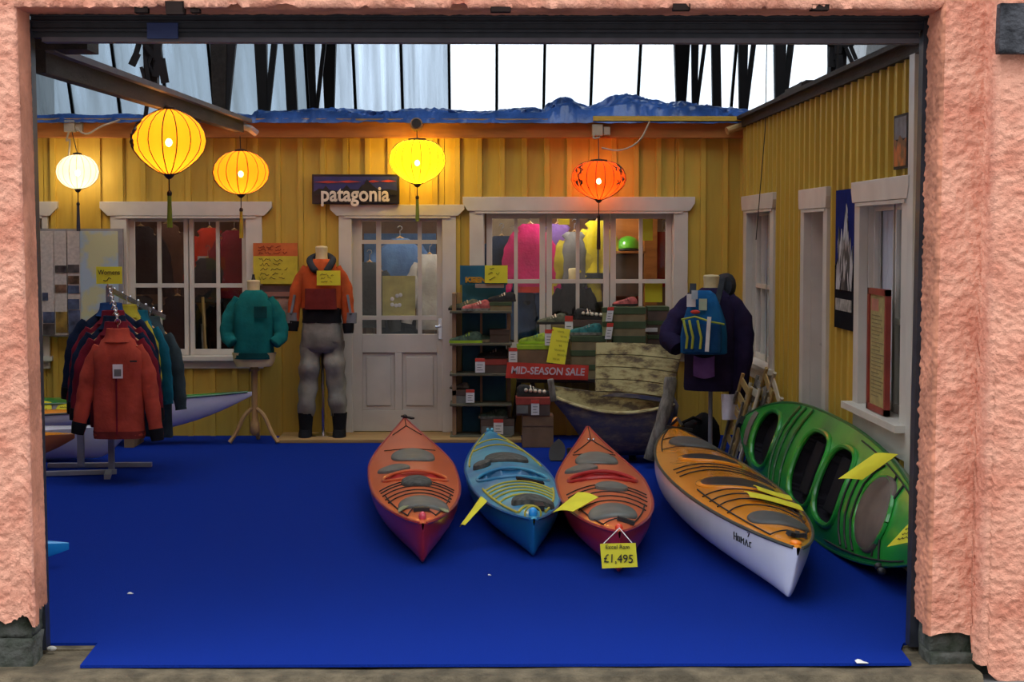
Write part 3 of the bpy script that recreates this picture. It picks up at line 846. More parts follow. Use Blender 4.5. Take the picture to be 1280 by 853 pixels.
# flat plank lying on the right-hand roof edge
b = MB(); b.bar((2.30, 12.4, 2.85), (2.38, 14.2, 2.85), 0.16, 0.03); b.bar((2.34, 12.6, 2.88), (2.36, 13.6, 2.89), 0.10, 0.03)
tag(b.build('plank', M['dark_wood']), 'dark loose planks lying on the right wall top', 'plank')
# ---------------------------------------------------------------- kayaks
def plastic(name, col, rough=0.3, var=0.06, col2=None):
    return mat(name, col, rough, 0.5, var, 2.5, 0.02, 12, col2=col2, coat=0.35)
M['coral'] = plastic('coral_red_plastic', (0.74, 0.155, 0.055))
M['coral_dark'] = plastic('dark_red_plastic', (0.36, 0.022, 0.04))
M['turq'] = plastic('turquoise_plastic', (0.10, 0.42, 0.56), 0.35, 0.25, col2=(0.03, 0.20, 0.42))
M['azure'] = plastic('blue_plastic', (0.012, 0.14, 0.36))
M['amber'] = plastic('amber_orange_plastic', (0.80, 0.27, 0.018), 0.2)
M['lilac_white'] = plastic('white_gelcoat', (0.70, 0.71, 0.84), 0.25)
M['kgreen'] = plastic('green_plastic', (0.022, 0.33, 0.03), 0.28, 0.35, col2=(0.01, 0.17, 0.035))
M['kgreen_dark'] = plastic('dark_green_plastic', (0.008, 0.12, 0.03))
M['hollow'] = mat('dark_cockpit_inside', (0.012, 0.011, 0.016), 0.8, 0.1)
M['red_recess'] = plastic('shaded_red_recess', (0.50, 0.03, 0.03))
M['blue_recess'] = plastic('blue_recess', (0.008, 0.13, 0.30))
M['cord_black'] = mat('black_deck_cord', (0.02, 0.018, 0.02), 0.7)
M['cord_yellow'] = mat('yellow_deck_cord', (0.55, 0.46, 0.06), 0.7)
M['seam_black'] = mat('black_seam_tape', (0.06, 0.065, 0.055), 0.5)
M['webbing'] = mat('grey_brown_webbing', (0.17, 0.14, 0.12), 0.8)
M['pink_ball'] = plastic('pink_toggle', (0.85, 0.09, 0.13))
M['blue_ball'] = plastic('bright_blue_toggle', (0.02, 0.33, 0.8))
M['red_ball'] = plastic('red_toggle', (0.85, 0.06, 0.02))
M['bag_mesh'] = mat('grey_deck_bag', (0.10, 0.10, 0.09), 0.8, var=0.3, scale=30)
M['brown_hatch'] = mat('brown_grey_hatch', (0.14, 0.10, 0.085), 0.65)

class Kayak:
    """local frame: bow towards -y, keel at z=0; stations t from stern (0) to bow (1)"""
    def __init__(s, name, label, bow, stern, B, D, hull, deck, rise=(0.07, 0.09), crown=0.07, stem=(0.10, 0.05), roll=0.0, lift=0.0, p=2.0, q=1.0, wells=(), group=None, vflat=0.6, cx=None, Mx=None, nst=120, ncol=48, seam=True, keelz=0.04, pb=None, qb=None):
        s.pb = pb or p; s.qb = qb or q
        bow = Vector(bow); stern = Vector(stern); d = bow - stern
        s.L = d.length; s.B = B; s.D = D; s.rise = rise; s.crown = crown; s.stem = stem; s.p = p; s.q = q; s.wells = wells; s.vflat = vflat; s.keelz = keelz
        s.t = thing(name, label, 'kayak', group=group)
        mid = (bow + stern) / 2
        phi = math.atan2(d.x, -d.y)
        s.t.matrix_world = Mx if Mx is not None else (Matrix.Translation((mid.x, mid.y, lift)) @ Matrix.Rotation(phi, 4, 'Z') @ Matrix.Rotation(roll, 4, 'Y'))
        N = nst; NC = ncol
        ts = [0.5 - 0.5 * math.cos(PI * (0.01 + 0.98 * i / N)) * 0.985 / math.cos(0.01 * PI) * 1.0 for i in range(N + 1)]
        ts = [(i / N) * 0.55 + 0.45 * (0.5 - 0.5 * math.cos(PI * i / N)) for i in range(N + 1)]
        # deck
        vs_ = []; fs = []; mi = []
        vj = [-1 + 2 * j / NC for j in range(NC + 1)]
        for t in ts:
            bb = s.half(t)
            for v in vj:
                y = (0.5 - t) * s.L; w = bb * v
                vs_.append((w, y, s.deck_z(t, w)))
        md = MB(); W = NC + 1
        well_fs = {}
        for i in range(N):
            for j in range(NC):
                a = i * W + j; f = (a, a + 1, a + W + 1, a + W)
                cx_ = sum(vs_[k][0] for k in f) / 4; cy = sum(vs_[k][1] for k in f) / 4
                m = 0
                for wl_ in s.wells:
                    if min(s.well_e(wl_, 0.5 - vs_[k][1] / s.L, vs_[k][0]) for k in f) < 0.99: m = wl_['m']
                mi.append(m); fs.append(f)
        md.v = [Vector(v) for v in vs_]; md.f = [list(f) for f in fs]; md.mi = mi
        mats = [deck]
        for wl_ in s.wells:
            if wl_['mat'] not in mats: mats.append(wl_['mat'])
        s.deck = md.build('deck', mats, s.t, smooth=True, local=True, auto=50)
        # hull
        vs_ = []; fs = []; H = 26
        for t in ts:
            bb = s.half(t); zs = s.sheer(t); zk = s.keel(t); e = abs(2 * t - 1)
            for j in range(H + 1):
                a = PI * j / H
                c = math.cos(a); sn = max(0.0, math.sin(a))
                pw = s.vflat + (1.15 - s.vflat) * e ** 2.5        # rounded amidships, sharper in the ends
                x = bb * math.copysign(abs(c) ** pw, c)
                z = zs - (zs - zk) * (sn ** (0.75 + 0.35 * e ** 2))
                vs_.append((x, (0.5 - t) * s.L, z))
        W = H + 1
        for i in range(N):
            for j in range(H): fs.append((i * W + j, i * W + j + 1, (i + 1) * W + j + 1, (i + 1) * W + j))
        mh = MB(); mh.add(vs_, fs)
        s.hull = mh.build('hull', hull, s.t, smooth=True, local=True, auto=60)
        if seam:
            for sd in (-1, 1):
                mt = MB(); mt.tube([(sd * (s.half(t) + 0.002), (0.5 - t) * s.L, s.sheer(t)) for t in ts[1:-1:2]], 0.009, 6)
                mt.build('seam', seam if seam is not True else M['seam_black'], s.t, smooth=True, local=True)
    def half(s, t):
        k = 2 * t - 1; e = min(1, abs(k)); p, q = (s.pb, s.qb) if k > 0 else (s.p, s.q)
        return s.B / 2 * max(0.004, (1 - e ** p)) ** q + 0.003
    def sheer(s, t):
        k = 2 * t - 1
        return s.D + (s.rise[0] * max(0, k) ** 2.4 + s.rise[1] * max(0, -k) ** 2.4)
    def keel(s, t):
        k = 2 * t - 1; e = abs(k); st = s.stem[0] if k > 0 else s.stem[1]
        z = s.keelz * e ** 3
        f = max(0, (e - (1 - 2 * st)) / (2 * st))
        return z + (s.sheer(t) - 0.035 - z) * f ** 1.6
    def well_e(s, w, t, x):
        u = (t - w['t']) * s.L / w['a']; v = (x - w.get('x', 0)) / w['c']; n = w.get('n', 2.4)
        return abs(u) ** n + abs(v) ** n
    def top(s, t, w):
        bb = s.half(t); zs = s.sheer(t)
        cr = s.crown * (bb / (s.B / 2)) ** 0.7
        return zs + cr * (1 - min(1, abs(w) / bb) ** 1.9)
    def deck_z(s, t, w):
        z = s.top(t, w)
        for wl_ in s.wells:
            e = s.well_e(wl_, t, w)
            if e < 1: z -= wl_['d'] * min(1, (1 - e) * (22 if wl_['mat'] is M['hollow'] else 5))
        return z
    def pt(s, t, w, h=0.0): return Vector((w, (0.5 - t) * s.L, s.top(t, w) + h))
    def rim(s, i, m, r=0.016, h=0.012, name='coaming'):
        w = s.wells[i]; n = w.get('n', 2.4); b = MB(); P = []
        for k in range(56):
            a = 2 * PI * k / 56; c, sn = math.cos(a), math.sin(a)
            u = math.copysign(abs(c) ** (2 / n), c) * w['a'] * 1.02; v = math.copysign(abs(sn) ** (2 / n), sn) * w['c'] * 1.02 + w.get('x', 0)
            P.append(s.pt(w['t'] + u / s.L, v, h))
        b.tube(P, r, 8, closed=True); return b.build(name, m, s.t, smooth=True, local=True)
    def hatch(s, t, a, c, m, x=0.0, h=0.02, n=2.0, name='hatch_cover', rot=0.0, dome=0.004):
        b = MB(); rings = []
        K = 40
        for rr, hh_ in ((1.0, -0.006), (1.0, h * 0.55), (0.965, h), (0.8, h + dome), (0.4, h + dome * 1.6), (0.02, h + dome * 1.7)):
            R = []
            for k in range(K):
                q = 2 * PI * k / K; cc, sn = math.cos(q), math.sin(q)
                u = math.copysign(abs(cc) ** (2 / n), cc) * a * rr; v = math.copysign(abs(sn) ** (2 / n), sn) * c * rr
                u, v = u * math.cos(rot) - v * math.sin(rot), u * math.sin(rot) + v * math.cos(rot)
                R.append(s.pt(t + u / s.L, x + v, hh_))
            rings.append(R)
        b.loft(rings); return b.build(name, m, s.t, smooth=True, local=True)
    def cord(s, pts, m, r=0.0036, h=0.006, seg=8, name='deck_line', sag=0.0):
        b = MB(); P = []
        for (t0, w0), (t1, w1) in zip(pts, pts[1:]):
            for k in range(seg):
                q = k / seg; t = t0 + (t1 - t0) * q; w = w0 + (w1 - w0) * q
                P.append(s.pt(t, w * s.half(t), h))
        P.append(s.pt(pts[-1][0], pts[-1][1] * s.half(pts[-1][0]), h))
        b.tube(P, r, 6); return b.build(name, m, s.t, smooth=True, local=True)
    def arcs(s, ts_, m, wide=0.86, bow=0.02, r=0.0038):
        """bungee arcs across the deck: ends pulled back towards the bow"""
        for t in ts_:
            s.cord([(t + bow, -wide), (t + bow * 0.45, -wide * 0.75), (t, -wide * 0.4), (t - bow * 0.05, 0), (t, wide * 0.4), (t + bow * 0.45, wide * 0.75), (t + bow, wide)], m, r, seg=4, name='bungee')
    def sides(s, m, t0, t1, wf=0.9, r=0.004):
        for sd in (-1, 1):
            s.cord([(t0 + (t1 - t0) * k / 12, sd * wf) for k in range(13)], m, r, seg=3)
    def ball(s, t, w, h, r, m, name='toggle', sz=1.3):
        b = MB(); b.ball(s.pt(t, w, h), r, 16, 1, 1, sz); return b.build(name, m, s.t, smooth=True, local=True)
    def world(s, t, w, h=0.0): return s.t.matrix_world @ s.pt(t, w, h)

def tof(k, d, b, s):      # station seen at depth d on an axis from stern depth s to bow depth b
    return (s - d) / (s - b)

# 1: coral kayak, left
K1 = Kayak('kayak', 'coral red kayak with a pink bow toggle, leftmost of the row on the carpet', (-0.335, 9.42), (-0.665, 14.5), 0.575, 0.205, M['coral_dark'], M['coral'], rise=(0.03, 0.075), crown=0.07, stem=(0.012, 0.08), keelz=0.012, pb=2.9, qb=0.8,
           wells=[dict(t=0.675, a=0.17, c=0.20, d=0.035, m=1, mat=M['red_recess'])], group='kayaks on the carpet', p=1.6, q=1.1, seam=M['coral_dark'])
T = lambda d: tof(None, d, 9.42, 14.5)
K1.rim(0, M['coral'], 0.010, 0.004)
K1.hatch(T(12.05), 0.31, 0.15, M['grey_hatch'], x=0.01, h=0.016, n=2.3)
K1.hatch(T(11.45), 0.15, 0.09, M['grey_hatch'], x=-0.13, h=0.016, n=2.6, name='day_hatch', rot=0.35)
K1.hatch(T(10.72), 0.17, 0.095, M['bag_mesh'], x=0.0, h=0.02, n=2.2, name='deck_bag', dome=0.008)
h1 = K1.hatch(T(9.95), 0.17, 0.145, M['grey_hatch'], x=0.02, h=0.016, n=2.3)
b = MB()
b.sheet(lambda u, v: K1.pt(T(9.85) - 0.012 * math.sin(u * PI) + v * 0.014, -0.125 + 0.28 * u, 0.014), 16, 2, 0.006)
b.build('hatch_lit_band', mat('pale_olive_lit_band', (0.34, 0.36, 0.19), 0.6), h1, smooth=True, local=True)  # pale band: brightness of the lit near hatch rim put into its colour
K1.arcs([0.735, 0.755, 0.78, 0.81, 0.835], M['cord_black'], 0.88, 0.018)
K1.arcs([0.41], M['cord_black'], 0.7, -0.03)
K1.sides(M['cord_black'], 0.80, 0.955, 0.82)
K1.cord([(0.955, -0.8), (0.93, -0.3), (0.955, 0.8)], M['cord_black'])
K1.cord([(0.03, 0.0), (0.12, 0.0), (0.2, -0.72)], M['cord_black']); K1.cord([(0.12, 0.0), (0.2, 0.72)], M['cord_black'])
K1.ball(0.985, 0.0, 0.012, 0.021, M['pink_ball'])
K1.ball(0.008, 0.0, 0.015, 0.022, M['black'], 'stern_toggle', 0.7)
b = MB(); b.bar(K1.pt(0.945, -0.045, 0.015), K1.pt(0.945, 0.045, 0.015), 0.05, 0.02); b.build('bow_fitting', M['black'], K1.t, local=True)
b = MB(); b.bar(K1.pt(0.003, -0.02, 0.02), K1.pt(0.012, 0.07, 0.005), 0.05, 0.012); b.build('rudder_head', M['black'], K1.t, local=True)

# 2: blue kayak
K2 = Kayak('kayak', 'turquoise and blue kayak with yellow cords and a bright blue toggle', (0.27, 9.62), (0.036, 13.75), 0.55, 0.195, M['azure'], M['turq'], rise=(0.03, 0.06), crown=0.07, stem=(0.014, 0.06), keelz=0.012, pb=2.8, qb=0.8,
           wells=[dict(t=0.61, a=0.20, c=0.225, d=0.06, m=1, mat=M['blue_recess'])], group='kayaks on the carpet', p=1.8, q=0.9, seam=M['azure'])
T = lambda d: tof(None, d, 9.62, 13.75)
K2.rim(0, M['turq'], 0.010, 0.005)
K2.hatch(T(11.98), 0.20, 0.15, M['bag_mesh'], x=0.01, h=0.02, n=2.5)
K2.hatch(T(10.05), 0.10, 0.125, M['bag_mesh'], x=0.03, h=0.03, n=2.3)
b = MB(); b.bar(K2.pt(T(10.92), -0.0, 0.004), K2.pt(T(10.92), 0.17, 0.0), 0.10, 0.02); b.build('seat_edge', M['hollow'], K2.t, local=True)
K2.hatch(T(11.75), 0.10, 0.06, M['bag_mesh'], x=-0.17, h=0.03, name='day_hatch')
K2.arcs([0.715, 0.745, 0.775, 0.805, 0.84], M['cord_yellow'], 0.84, 0.02, 0.006)
K2.sides(M['cord_yellow'], 0.05, 0.44, 0.9, 0.006); K2.sides(M['cord_yellow'], 0.71, 0.95, 0.84, 0.007)
K2.cord([(0.955, -0.8), (0.935, -0.2), (0.945, 0.8)], M['cord_yellow'], 0.008)
K2.arcs([0.17, 0.25], M['cord_yellow'], 0.85, 0.012, 0.006)
K2.ball(0.985, 0.0, 0.01, 0.026, M['blue_ball'], sz=1.25)
b = MB(); c = K2.pt(0.982, 0.0, 0.0); b.tube([c + Vector((0.045 * math.cos(a), 0.0, 0.045 * math.sin(a))) for a in [2 * PI * k / 20 for k in range(20)]], 0.006, 6, closed=True); b.build('toggle_loop', M['cord_yellow'], K2.t, smooth=True, local=True)
b = MB(); b.bar(K2.pt(0.93, 0.05, 0.015), K2.pt(0.955, 0.05, 0.015), 0.05, 0.03); b.build('bow_fitting', M['black'], K2.t, local=True)
for sd in (-1, 1):
    K2.ball(0.012, sd * 0.016, 0.012, 0.014, M['turq'], 'stern_lug', 1.2)

# 3: second coral kayak with the hanging price
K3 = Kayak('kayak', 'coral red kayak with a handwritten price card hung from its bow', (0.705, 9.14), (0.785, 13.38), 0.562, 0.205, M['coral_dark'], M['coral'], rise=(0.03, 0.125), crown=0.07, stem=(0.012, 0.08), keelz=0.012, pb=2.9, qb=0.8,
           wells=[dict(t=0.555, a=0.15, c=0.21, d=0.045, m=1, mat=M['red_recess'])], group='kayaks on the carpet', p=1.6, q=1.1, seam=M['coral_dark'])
T = lambda d: tof(None, d, 9.14, 13.38)
K3.rim(0, M['red_recess'], 0.012, 0.006)
K3.hatch(T(11.85), 0.28, 0.145, M['grey_hatch'], x=0.0, h=0.016, n=2.3)
K3.hatch(T(11.42), 0.14, 0.095, M['grey_hatch'], x=-0.12, h=0.016, n=2.5, name='day_hatch', rot=0.35)
K3.hatch(T(10.50), 0.15, 0.10, M['grey_hatch'], x=0.03, h=0.018, name='front_hatch')
K3.hatch(T(9.62), 0.19, 0.135, M['grey_hatch'], x=-0.01, h=0.016, n=2.3)
K3.arcs([0.66, 0.69, 0.73, 0.77, 0.81], M['cord_black'], 0.88, 0.018)
K3.arcs([0.30], M['cord_black'], 0.75, -0.03)
K3.sides(M['cord_black'], 0.78, 0.955, 0.82)
K3.cord([(0.955, -0.8), (0.945, 0.0), (0.955, 0.8)], M['cord_black'])
K3.cord([(0.02, 0.0), (0.15, 0.0), (0.25, -0.75)], M['cord_black']); K3.cord([(0.15, 0.0), (0.25, 0.75)], M['cord_black'])
K3.ball(0.988, 0.0, 0.0, 0.022, M['red_ball'], sz=1.0)
b = MB(); b.bar(K3.pt(0.952, 0.0, 0.015), K3.pt(0.952, 0.09, 0.015), 0.05, 0.02); b.build('bow_fitting', M['black'], K3.t, local=True)
for sd in (-1, 1): K3.ball(0.15, sd * 0.018, 0.008, 0.011, M['chrome'], 'stern_screw', 0.8)

# 4: amber double kayak with a white hull
K4 = Kayak('kayak', 'amber orange kayak with a white hull and a black seam', (1.47, 8.34), (1.40, 13.3), 0.70, 0.245, M['lilac_white'], M['amber'], rise=(0.02, 0.06), crown=0.07, stem=(0.016, 0.07), roll=math.radians(7),
           wells=[], group='kayaks on the carpet', p=1.9, q=0.8, pb=2.1, qb=0.76, vflat=0.5, keelz=0.010, lift=0.026)
T = lambda d: tof(None, d, 8.34, 13.3)
M['cockpit_cover'] = mat('black_cockpit_cover', (0.022, 0.02, 0.022), 0.42, 0.4)
for t_, a_, c_ in ((T(10.2), 0.19, 0.225), (T(11.35), 0.15, 0.19)):
    K4.hatch(t_, a_ + .03, c_ + .022, M['amber'], h=0.010, n=2.5, name='coaming'); K4.hatch(t_, a_, c_, M['cockpit_cover'], h=0.014, n=2.5, name='cockpit_cover', dome=0.002)
K4.hatch(T(12.2), 0.28, 0.165, M['black_rubber'], h=0.016, n=2.2)
K4.hatch(T(9.0), 0.18, 0.16, M['black_rubber'], x=0.02, h=0.012, n=2.3)
K4.arcs([0.46, 0.49, 0.52], M['cord_black'], 0.84, 0.03)
K4.arcs([0.68, 0.715, 0.75, 0.79], M['cord_black'], 0.86, 0.03)
K4.arcs([0.16, 0.27], M['cord_black'], 0.85, 0.01)
K4.sides(M['cord_black'], 0.05, 0.30, 0.85); K4.sides(M['cord_black'], 0.66, 0.945, 0.80)
K4.cord([(0.945, -0.8), (0.935, 0.0), (0.945, 0.8)], M['cord_black'])
b = MB()
for k in range(5):
    a = k * 1.26; c = K4.pt(0.962, 0.02, 0.012); b.bar(c, c + Vector((0.05 * math.cos(a), 0.05 * math.sin(a), 0.008)), 0.022, 0.02)
b.build('bow_fitting', M['black'], K4.t, local=True)
K4.ball(0.985, 0.0, 0.0, 0.03, plastic('bright_orange_end', (1.0, 0.25, 0.01)), 'bow_cap', 0.5)
K4.ball(0.01, 0.0, 0.03, 0.03, M['amber'], 'stern_cap', 1.6)
b = MB(); b.tube([K4.pt(0.008, -0.03, 0.02), K4.pt(0.03, 0, 0.07), K4.pt(0.05, 0.03, 0.03)], 0.012, 6); b.bar(K4.pt(0.03, -0.08, 0.02), K4.pt(0.03, 0.12, 0.02), 0.03, 0.02); b.build('rudder', M['black'], K4.t, local=True)
# handwriting on the white bow
p = K4.t.matrix_world @ Vector((-K4.half(0.90) - 0.004, (0.5 - 0.90) * K4.L, 0.16))
q = K4.t.matrix_world @ Vector((-K4.half(0.955) - 0.004, (0.5 - 0.955) * K4.L, 0.16))
dx = (q - p).normalized()
def hull_side(t, z):
    """outer point on the hull's left flank at height z"""
    bb = K4.half(t); zs = K4.sheer(t); zk = K4.keel(t); e = abs(2 * t - 1)
    sn = max(0.0, min(1.0, (zs - z) / (zs - zk))) ** (1 / (0.75 + 0.35 * e ** 2)); c = math.sqrt(1 - sn * sn)
    return Vector((-bb * c ** (0.5 + 0.65 * e ** 2.5) - 0.0035, (0.5 - t) * K4.L, z))
b = MB()
def stroke(pts, r=0.0028):
    b.tube([hull_side(0.868 + 0.046 * u, 0.172 + 0.040 * v) for u, v in pts], r, 5)
for g in ([(0, 0), (0, 1)], [(0, .5), (.16, .5)], [(.16, 0), (.16, 1)], [(.24, .1), (.36, .1), (.36, .7), (.24, .7), (.24, .1)], [(.44, 0), (.44, .8), (.52, .4), (.6, .8), (.6, 0)], [(.68, 0), (.76, .8), (.84, 0)], [(1.0, .1), (.92, .1), (.94, .7), (1.02, .7)], [(.84, 1.25), (.9, 1.8), (.8, 1.8)]):
    stroke(g)
b.build('handwriting', M['ink'], K4.t, local=True)

# 5: green double kayak on its side against the yellow wall
L5 = 4.75
far = Vector((1.95, 13.38, 0.372)); near = Vector((2.075, 8.08, 0.318))
d = (near - far); L5 = d.length; yax = -d.normalized()
tilt = math.radians(20)
zax = Vector((-math.cos(tilt), 0, math.sin(tilt))); zax = (zax - yax * zax.dot(yax)).normalized(); xax = yax.cross(zax)
R5 = Matrix((xax, yax, zax)).transposed().to_4x4()
mid = (far + near) / 2 - zax * 0.19
K5 = Kayak('kayak', 'green two-seat kayak lying on its side against the yellow right wall', near, far, 0.70, 0.15, M['kgreen_dark'], M['kgreen'], rise=(0.03, 0.03), crown=0.05, stem=(0.04, 0.04), vflat=0.5, p=2.6, q=0.8, pb=2.3, keelz=0.03,
           wells=[dict(t=0.205, a=0.35, c=0.20, d=0.075, m=1, mat=M['hollow'], n=2.6), dict(t=0.478, a=0.35, c=0.235, d=0.075, m=1, mat=M['hollow'], n=3), dict(t=0.612, a=0.30, c=0.23, d=0.075, m=1, mat=M['hollow'], n=3)],
           Mx=Matrix.Translation(mid) @ R5, group=None, ncol=60, nst=260, seam=M['kgreen_dark'])
for i in range(3): K5.rim(i, M['kgreen'], 0.019, 0.003)
K5.hatch(0.80, 0.27, 0.21, M['brown_hatch'], h=0.02, n=2.1)
K5.rim_h = K5.cord([(0.80 + 0.056 * math.cos(a), 0.72 * math.sin(a)) for a in [2 * PI * k / 24 for k in range(25)]], M['kgreen'], 0.016, 0.006, 3, 'hatch_rim')
b = MB(); b.sheet(lambda u, v: K5.pt(0.075 + 0.03 * v, (u * 1.7 - 0.85) * K5.half(0.075), 0.006), 10, 2, 0.006); b.build('webbing_strap', M['webbing'], K5.t, smooth=True, local=True)
K5.arcs([0.29, 0.32, 0.36], M['kgreen_dark'], 0.95, 0.02, 0.010)
K5.arcs([0.68, 0.705, 0.73], M['cord_black'], 0.85, 0.03, 0.006)
K5.cord([(0.81, 0.9), (0.835, 0.2), (0.83, -0.85)], M['cord_black'], 0.006); K5.cord([(0.845, 0.9), (0.84, 0.1), (0.855, -0.9)], M['cord_black'], 0.006)
K5.sides(M['cord_black'], 0.64, 0.93, 0.9, 0.005)
for k, (t_, w_) in enumerate(((0.865, -0.22), (0.88, -0.23))): K5.ball(t_, w_, 0.015, 0.02, M['black'], 'carry_toggle', 1.2)
b = MB(); b.bar(K5.pt(0.01, -0.02, 0.01), K5.pt(0.03, 0.02, 0.01), 0.06, 0.04); b.build('end_handle', M['black'], K5.t, local=True)
for i, t_ in enumerate((0.478, 0.612)):
    b = MB(); b.box(-0.17, 0.17, (0.5 - t_) * K5.L - 0.02, (0.5 - t_) * K5.L + 0.2, K5.top(t_, 0) - 0.072, K5.top(t_, 0) - 0.05); b.build('seat', M['hollow'], K5.t, local=True, bevel=0.01)

# 6..: boats at the left edge
def side_boat(name, label, tip, length, z, B, D, hull, deck, rise, ang=0.0, **k):
    """lies along X, tip pointing right"""
    tip = Vector(tip); bow = (tip.x, tip.y); stern = (tip.x - length * math.cos(ang), tip.y - length * math.sin(ang))
    return Kayak(name, label, bow, stern, B, D, hull, deck, rise=rise, lift=z, nst=70, ncol=24, **k)
p = at(315, 490, 15.02)
K6 = side_boat('kayak', 'green white-hulled kayak along the back wall, its tip by the wooden tripod', (p.x, 15.02, 0), 4.6, 0.10, 0.54, 0.27, M['lilac_white'], M['kgreen'], (0.085, 0.08), crown=0.03, stem=(0.21, 0.10), p=1.6, seam=M['kgreen_dark'])
p = at(93, 530, 14.2)
K7 = side_boat('kayak', 'orange kayak with dark fittings at the left edge under yellow cards', (p.x + 0.25, 14.46, 0), 3.8, 0.17, 0.56, 0.14, M['lilac_white'], M['amber'], (0.04, 0.05), crown=0.05, stem=(0.12, 0.1))
p = at(90, 560, 13.5)
K8 = side_boat('kayak', 'orange brown kayak at the left edge behind the garment rack', (p.x + 0.05, 13.38, 0), 3.4, 0.08, 0.54, 0.18, plastic('brown_orange_plastic', (0.55, 0.17, 0.05)), M['amber'], (0.02, 0.03), crown=0.05, stem=(0.10, 0.1), seam=False)
p = at(150, 580, 13.75)
K9 = side_boat('kayak', 'white hulled kayak on the floor behind the red fleece', (p.x + 0.05, 13.92, 0), 4.2, 0.0, 0.50, 0.24, M['lilac_white'], M['lilac_white'], (0.05, 0.05), crown=0.03, stem=(0.06, 0.1), seam=False)
p = at(70, 694, 9.45)
K10 = side_boat('kayak', 'bright blue kayak tip poking out behind the left pink pier', (p.x + 0.07, 9.45, 0), 4.2, 0.0, 0.56, 0.15, M['blue_ball'], M['blue_ball'], (-0.02, 0.05), crown=0.05, stem=(0.05, 0.1), seam=False)
# supports that carry the boats along the wall
for x, lab in ((-3.0, 'low wooden trestle under the green kayak behind the rack'), (-4.4, 'low wooden trestle under the green kayak beyond the pier')):
    b = MB(); b.box(x - 0.04, x + 0.04, 14.80, 15.25, 0.0, 0.098)
    tag(b.build('boat_trestle', M['brownwood']), lab, 'trestle')

for x, y0, y1, h, lab in ((-3.9, 14.25, 14.65, 0.168, 'low trestle under the orange kayak at the left edge'), (-5.4, 14.25, 14.65, 0.168, 'low trestle under the far end of the orange kayak'), (-3.6, 13.2, 13.56, 0.078, 'low block under the orange brown kayak near the rack'), (-5.0, 13.2, 13.56, 0.078, 'low block under the far end of the orange brown kayak')):
    b = MB(); b.box(x - 0.04, x + 0.04, y0, y1, 0.0, h)
    tag(b.build('boat_trestle', M['brownwood']), lab, 'trestle')
# yellow price cards lying on the boats
def card_on(K, t0, t1, w0, w1, h, lab, curl=0.03, skew=0.0, name='price_card', n=10, scrib=2):
    t = thing(name, lab, 'price card', K.world((t0 + t1) / 2, (w0 + w1) / 2, h), group='yellow price cards on the kayaks')
    Mw = K.t.matrix_world
    def fn(u, v):
        tt = t0 + (t1 - t0) * v + skew * (u - .5); w = w0 + (w1 - w0) * u
        p = K.pt(tt, w); return Mw @ (p + Vector((0, 0, h + curl * (2 * u - 1) ** 2 * (1 if u > .5 else .6) + 0.01 * math.sin(v * PI))))
    b = MB(); b.sheet(fn, n, 4, 0.003); o = b.build('card', M['card'], t, smooth=True)
    if scrib:
        b = MB()
        for k in range(scrib):
            v = (k + 1) / (scrib + 1)
            pts = [fn(0.2 + 0.6 * q / 14, v + 0.06 * math.sin(q * 2.3 + k)) + (Mw.to_3x3() @ Vector((0, 0, 0.004))) for q in range(15)]
            b.tube(pts, 0.0016, 4)
        b.build('handwriting', M['ink'], t)
    return t
card_on(K4, 0.665, 0.70, 0.05, 0.25, 0.02, 'yellow card under the cords of the amber kayak, nearer its cockpit', 0.012, scrib=0)
card_on(K4, 0.725, 0.765, -0.05, 0.25, 0.02, 'long yellow card under the cords of the amber kayak, nearer its bow', 0.012, scrib=0)
CARDS_LATER = True
# cards on the green boat stick out towards the viewer
def free_card(pts, lab, scrib=True):
    """pts: four corners"""
    P = [Vector(p) for p in pts]; c = sum(P, Vector()) / 4
    t = thing('price_card', lab, 'price card', c, group='yellow price cards on the kayaks')
    nr = (P[1] - P[0]).cross(P[3] - P[0]).normalized()
    if nr.y > 0: nr = -nr
    fn = lambda u, v: (P[0] * (1 - u) + P[1] * u) * (1 - v) + (P[3] * (1 - u) + P[2] * u) * v + nr * 0.012 * math.sin(u * PI)
    b = MB(); b.sheet(fn, 8, 3, 0.003); b.build('card', M['card'], t, smooth=True)
    if scrib:
        b = MB()
        for k in range(3):
            pts_ = [fn(0.2 + 0.045 * q, 0.28 + 0.22 * k + 0.05 * math.sin(q * 2.1 + k)) + nr * 0.004 for q in range(14)]
            b.tube(pts_, 0.0014, 4)
        b.build('handwriting', M['ink'], t)
    return t
free_card([at(691, 641, 9.78), at(716, 640, 9.70), at(748, 622, 9.95), at(722, 616, 10.08)], 'curved yellow card bridging from the blue kayak onto the coral kayak', False)
free_card([at(575, 659, 9.98), at(581, 657, 9.93), at(609, 627, 10.2), at(601, 621, 10.3)], 'narrow yellow card hanging off the left side of the blue kayak', False)
free_card([at(1048, 599, 9.35), at(1078, 600, 9.2), at(1123, 568, 9.0), at(1094, 567, 9.2)], 'yellow card sticking out from the cords at the middle of the green kayak', False)
free_card([at(1109, 684, 8.45), at(1156, 674, 8.0), at(1158, 650, 8.0), at(1137, 654, 8.15)], 'yellow card at the near end of the green kayak')
free_card([at(40, 527, 14.72), at(66, 520, 14.72), at(64, 503, 14.8), at(36, 500, 14.8)], 'yellow card on the green wall kayak, half hidden by the pink pier')
free_card([at(63, 522, 14.72), at(96, 527, 14.72), at(92, 505, 14.8), at(74, 505, 14.8)], 'yellow card on the green wall kayak just left of the garments')
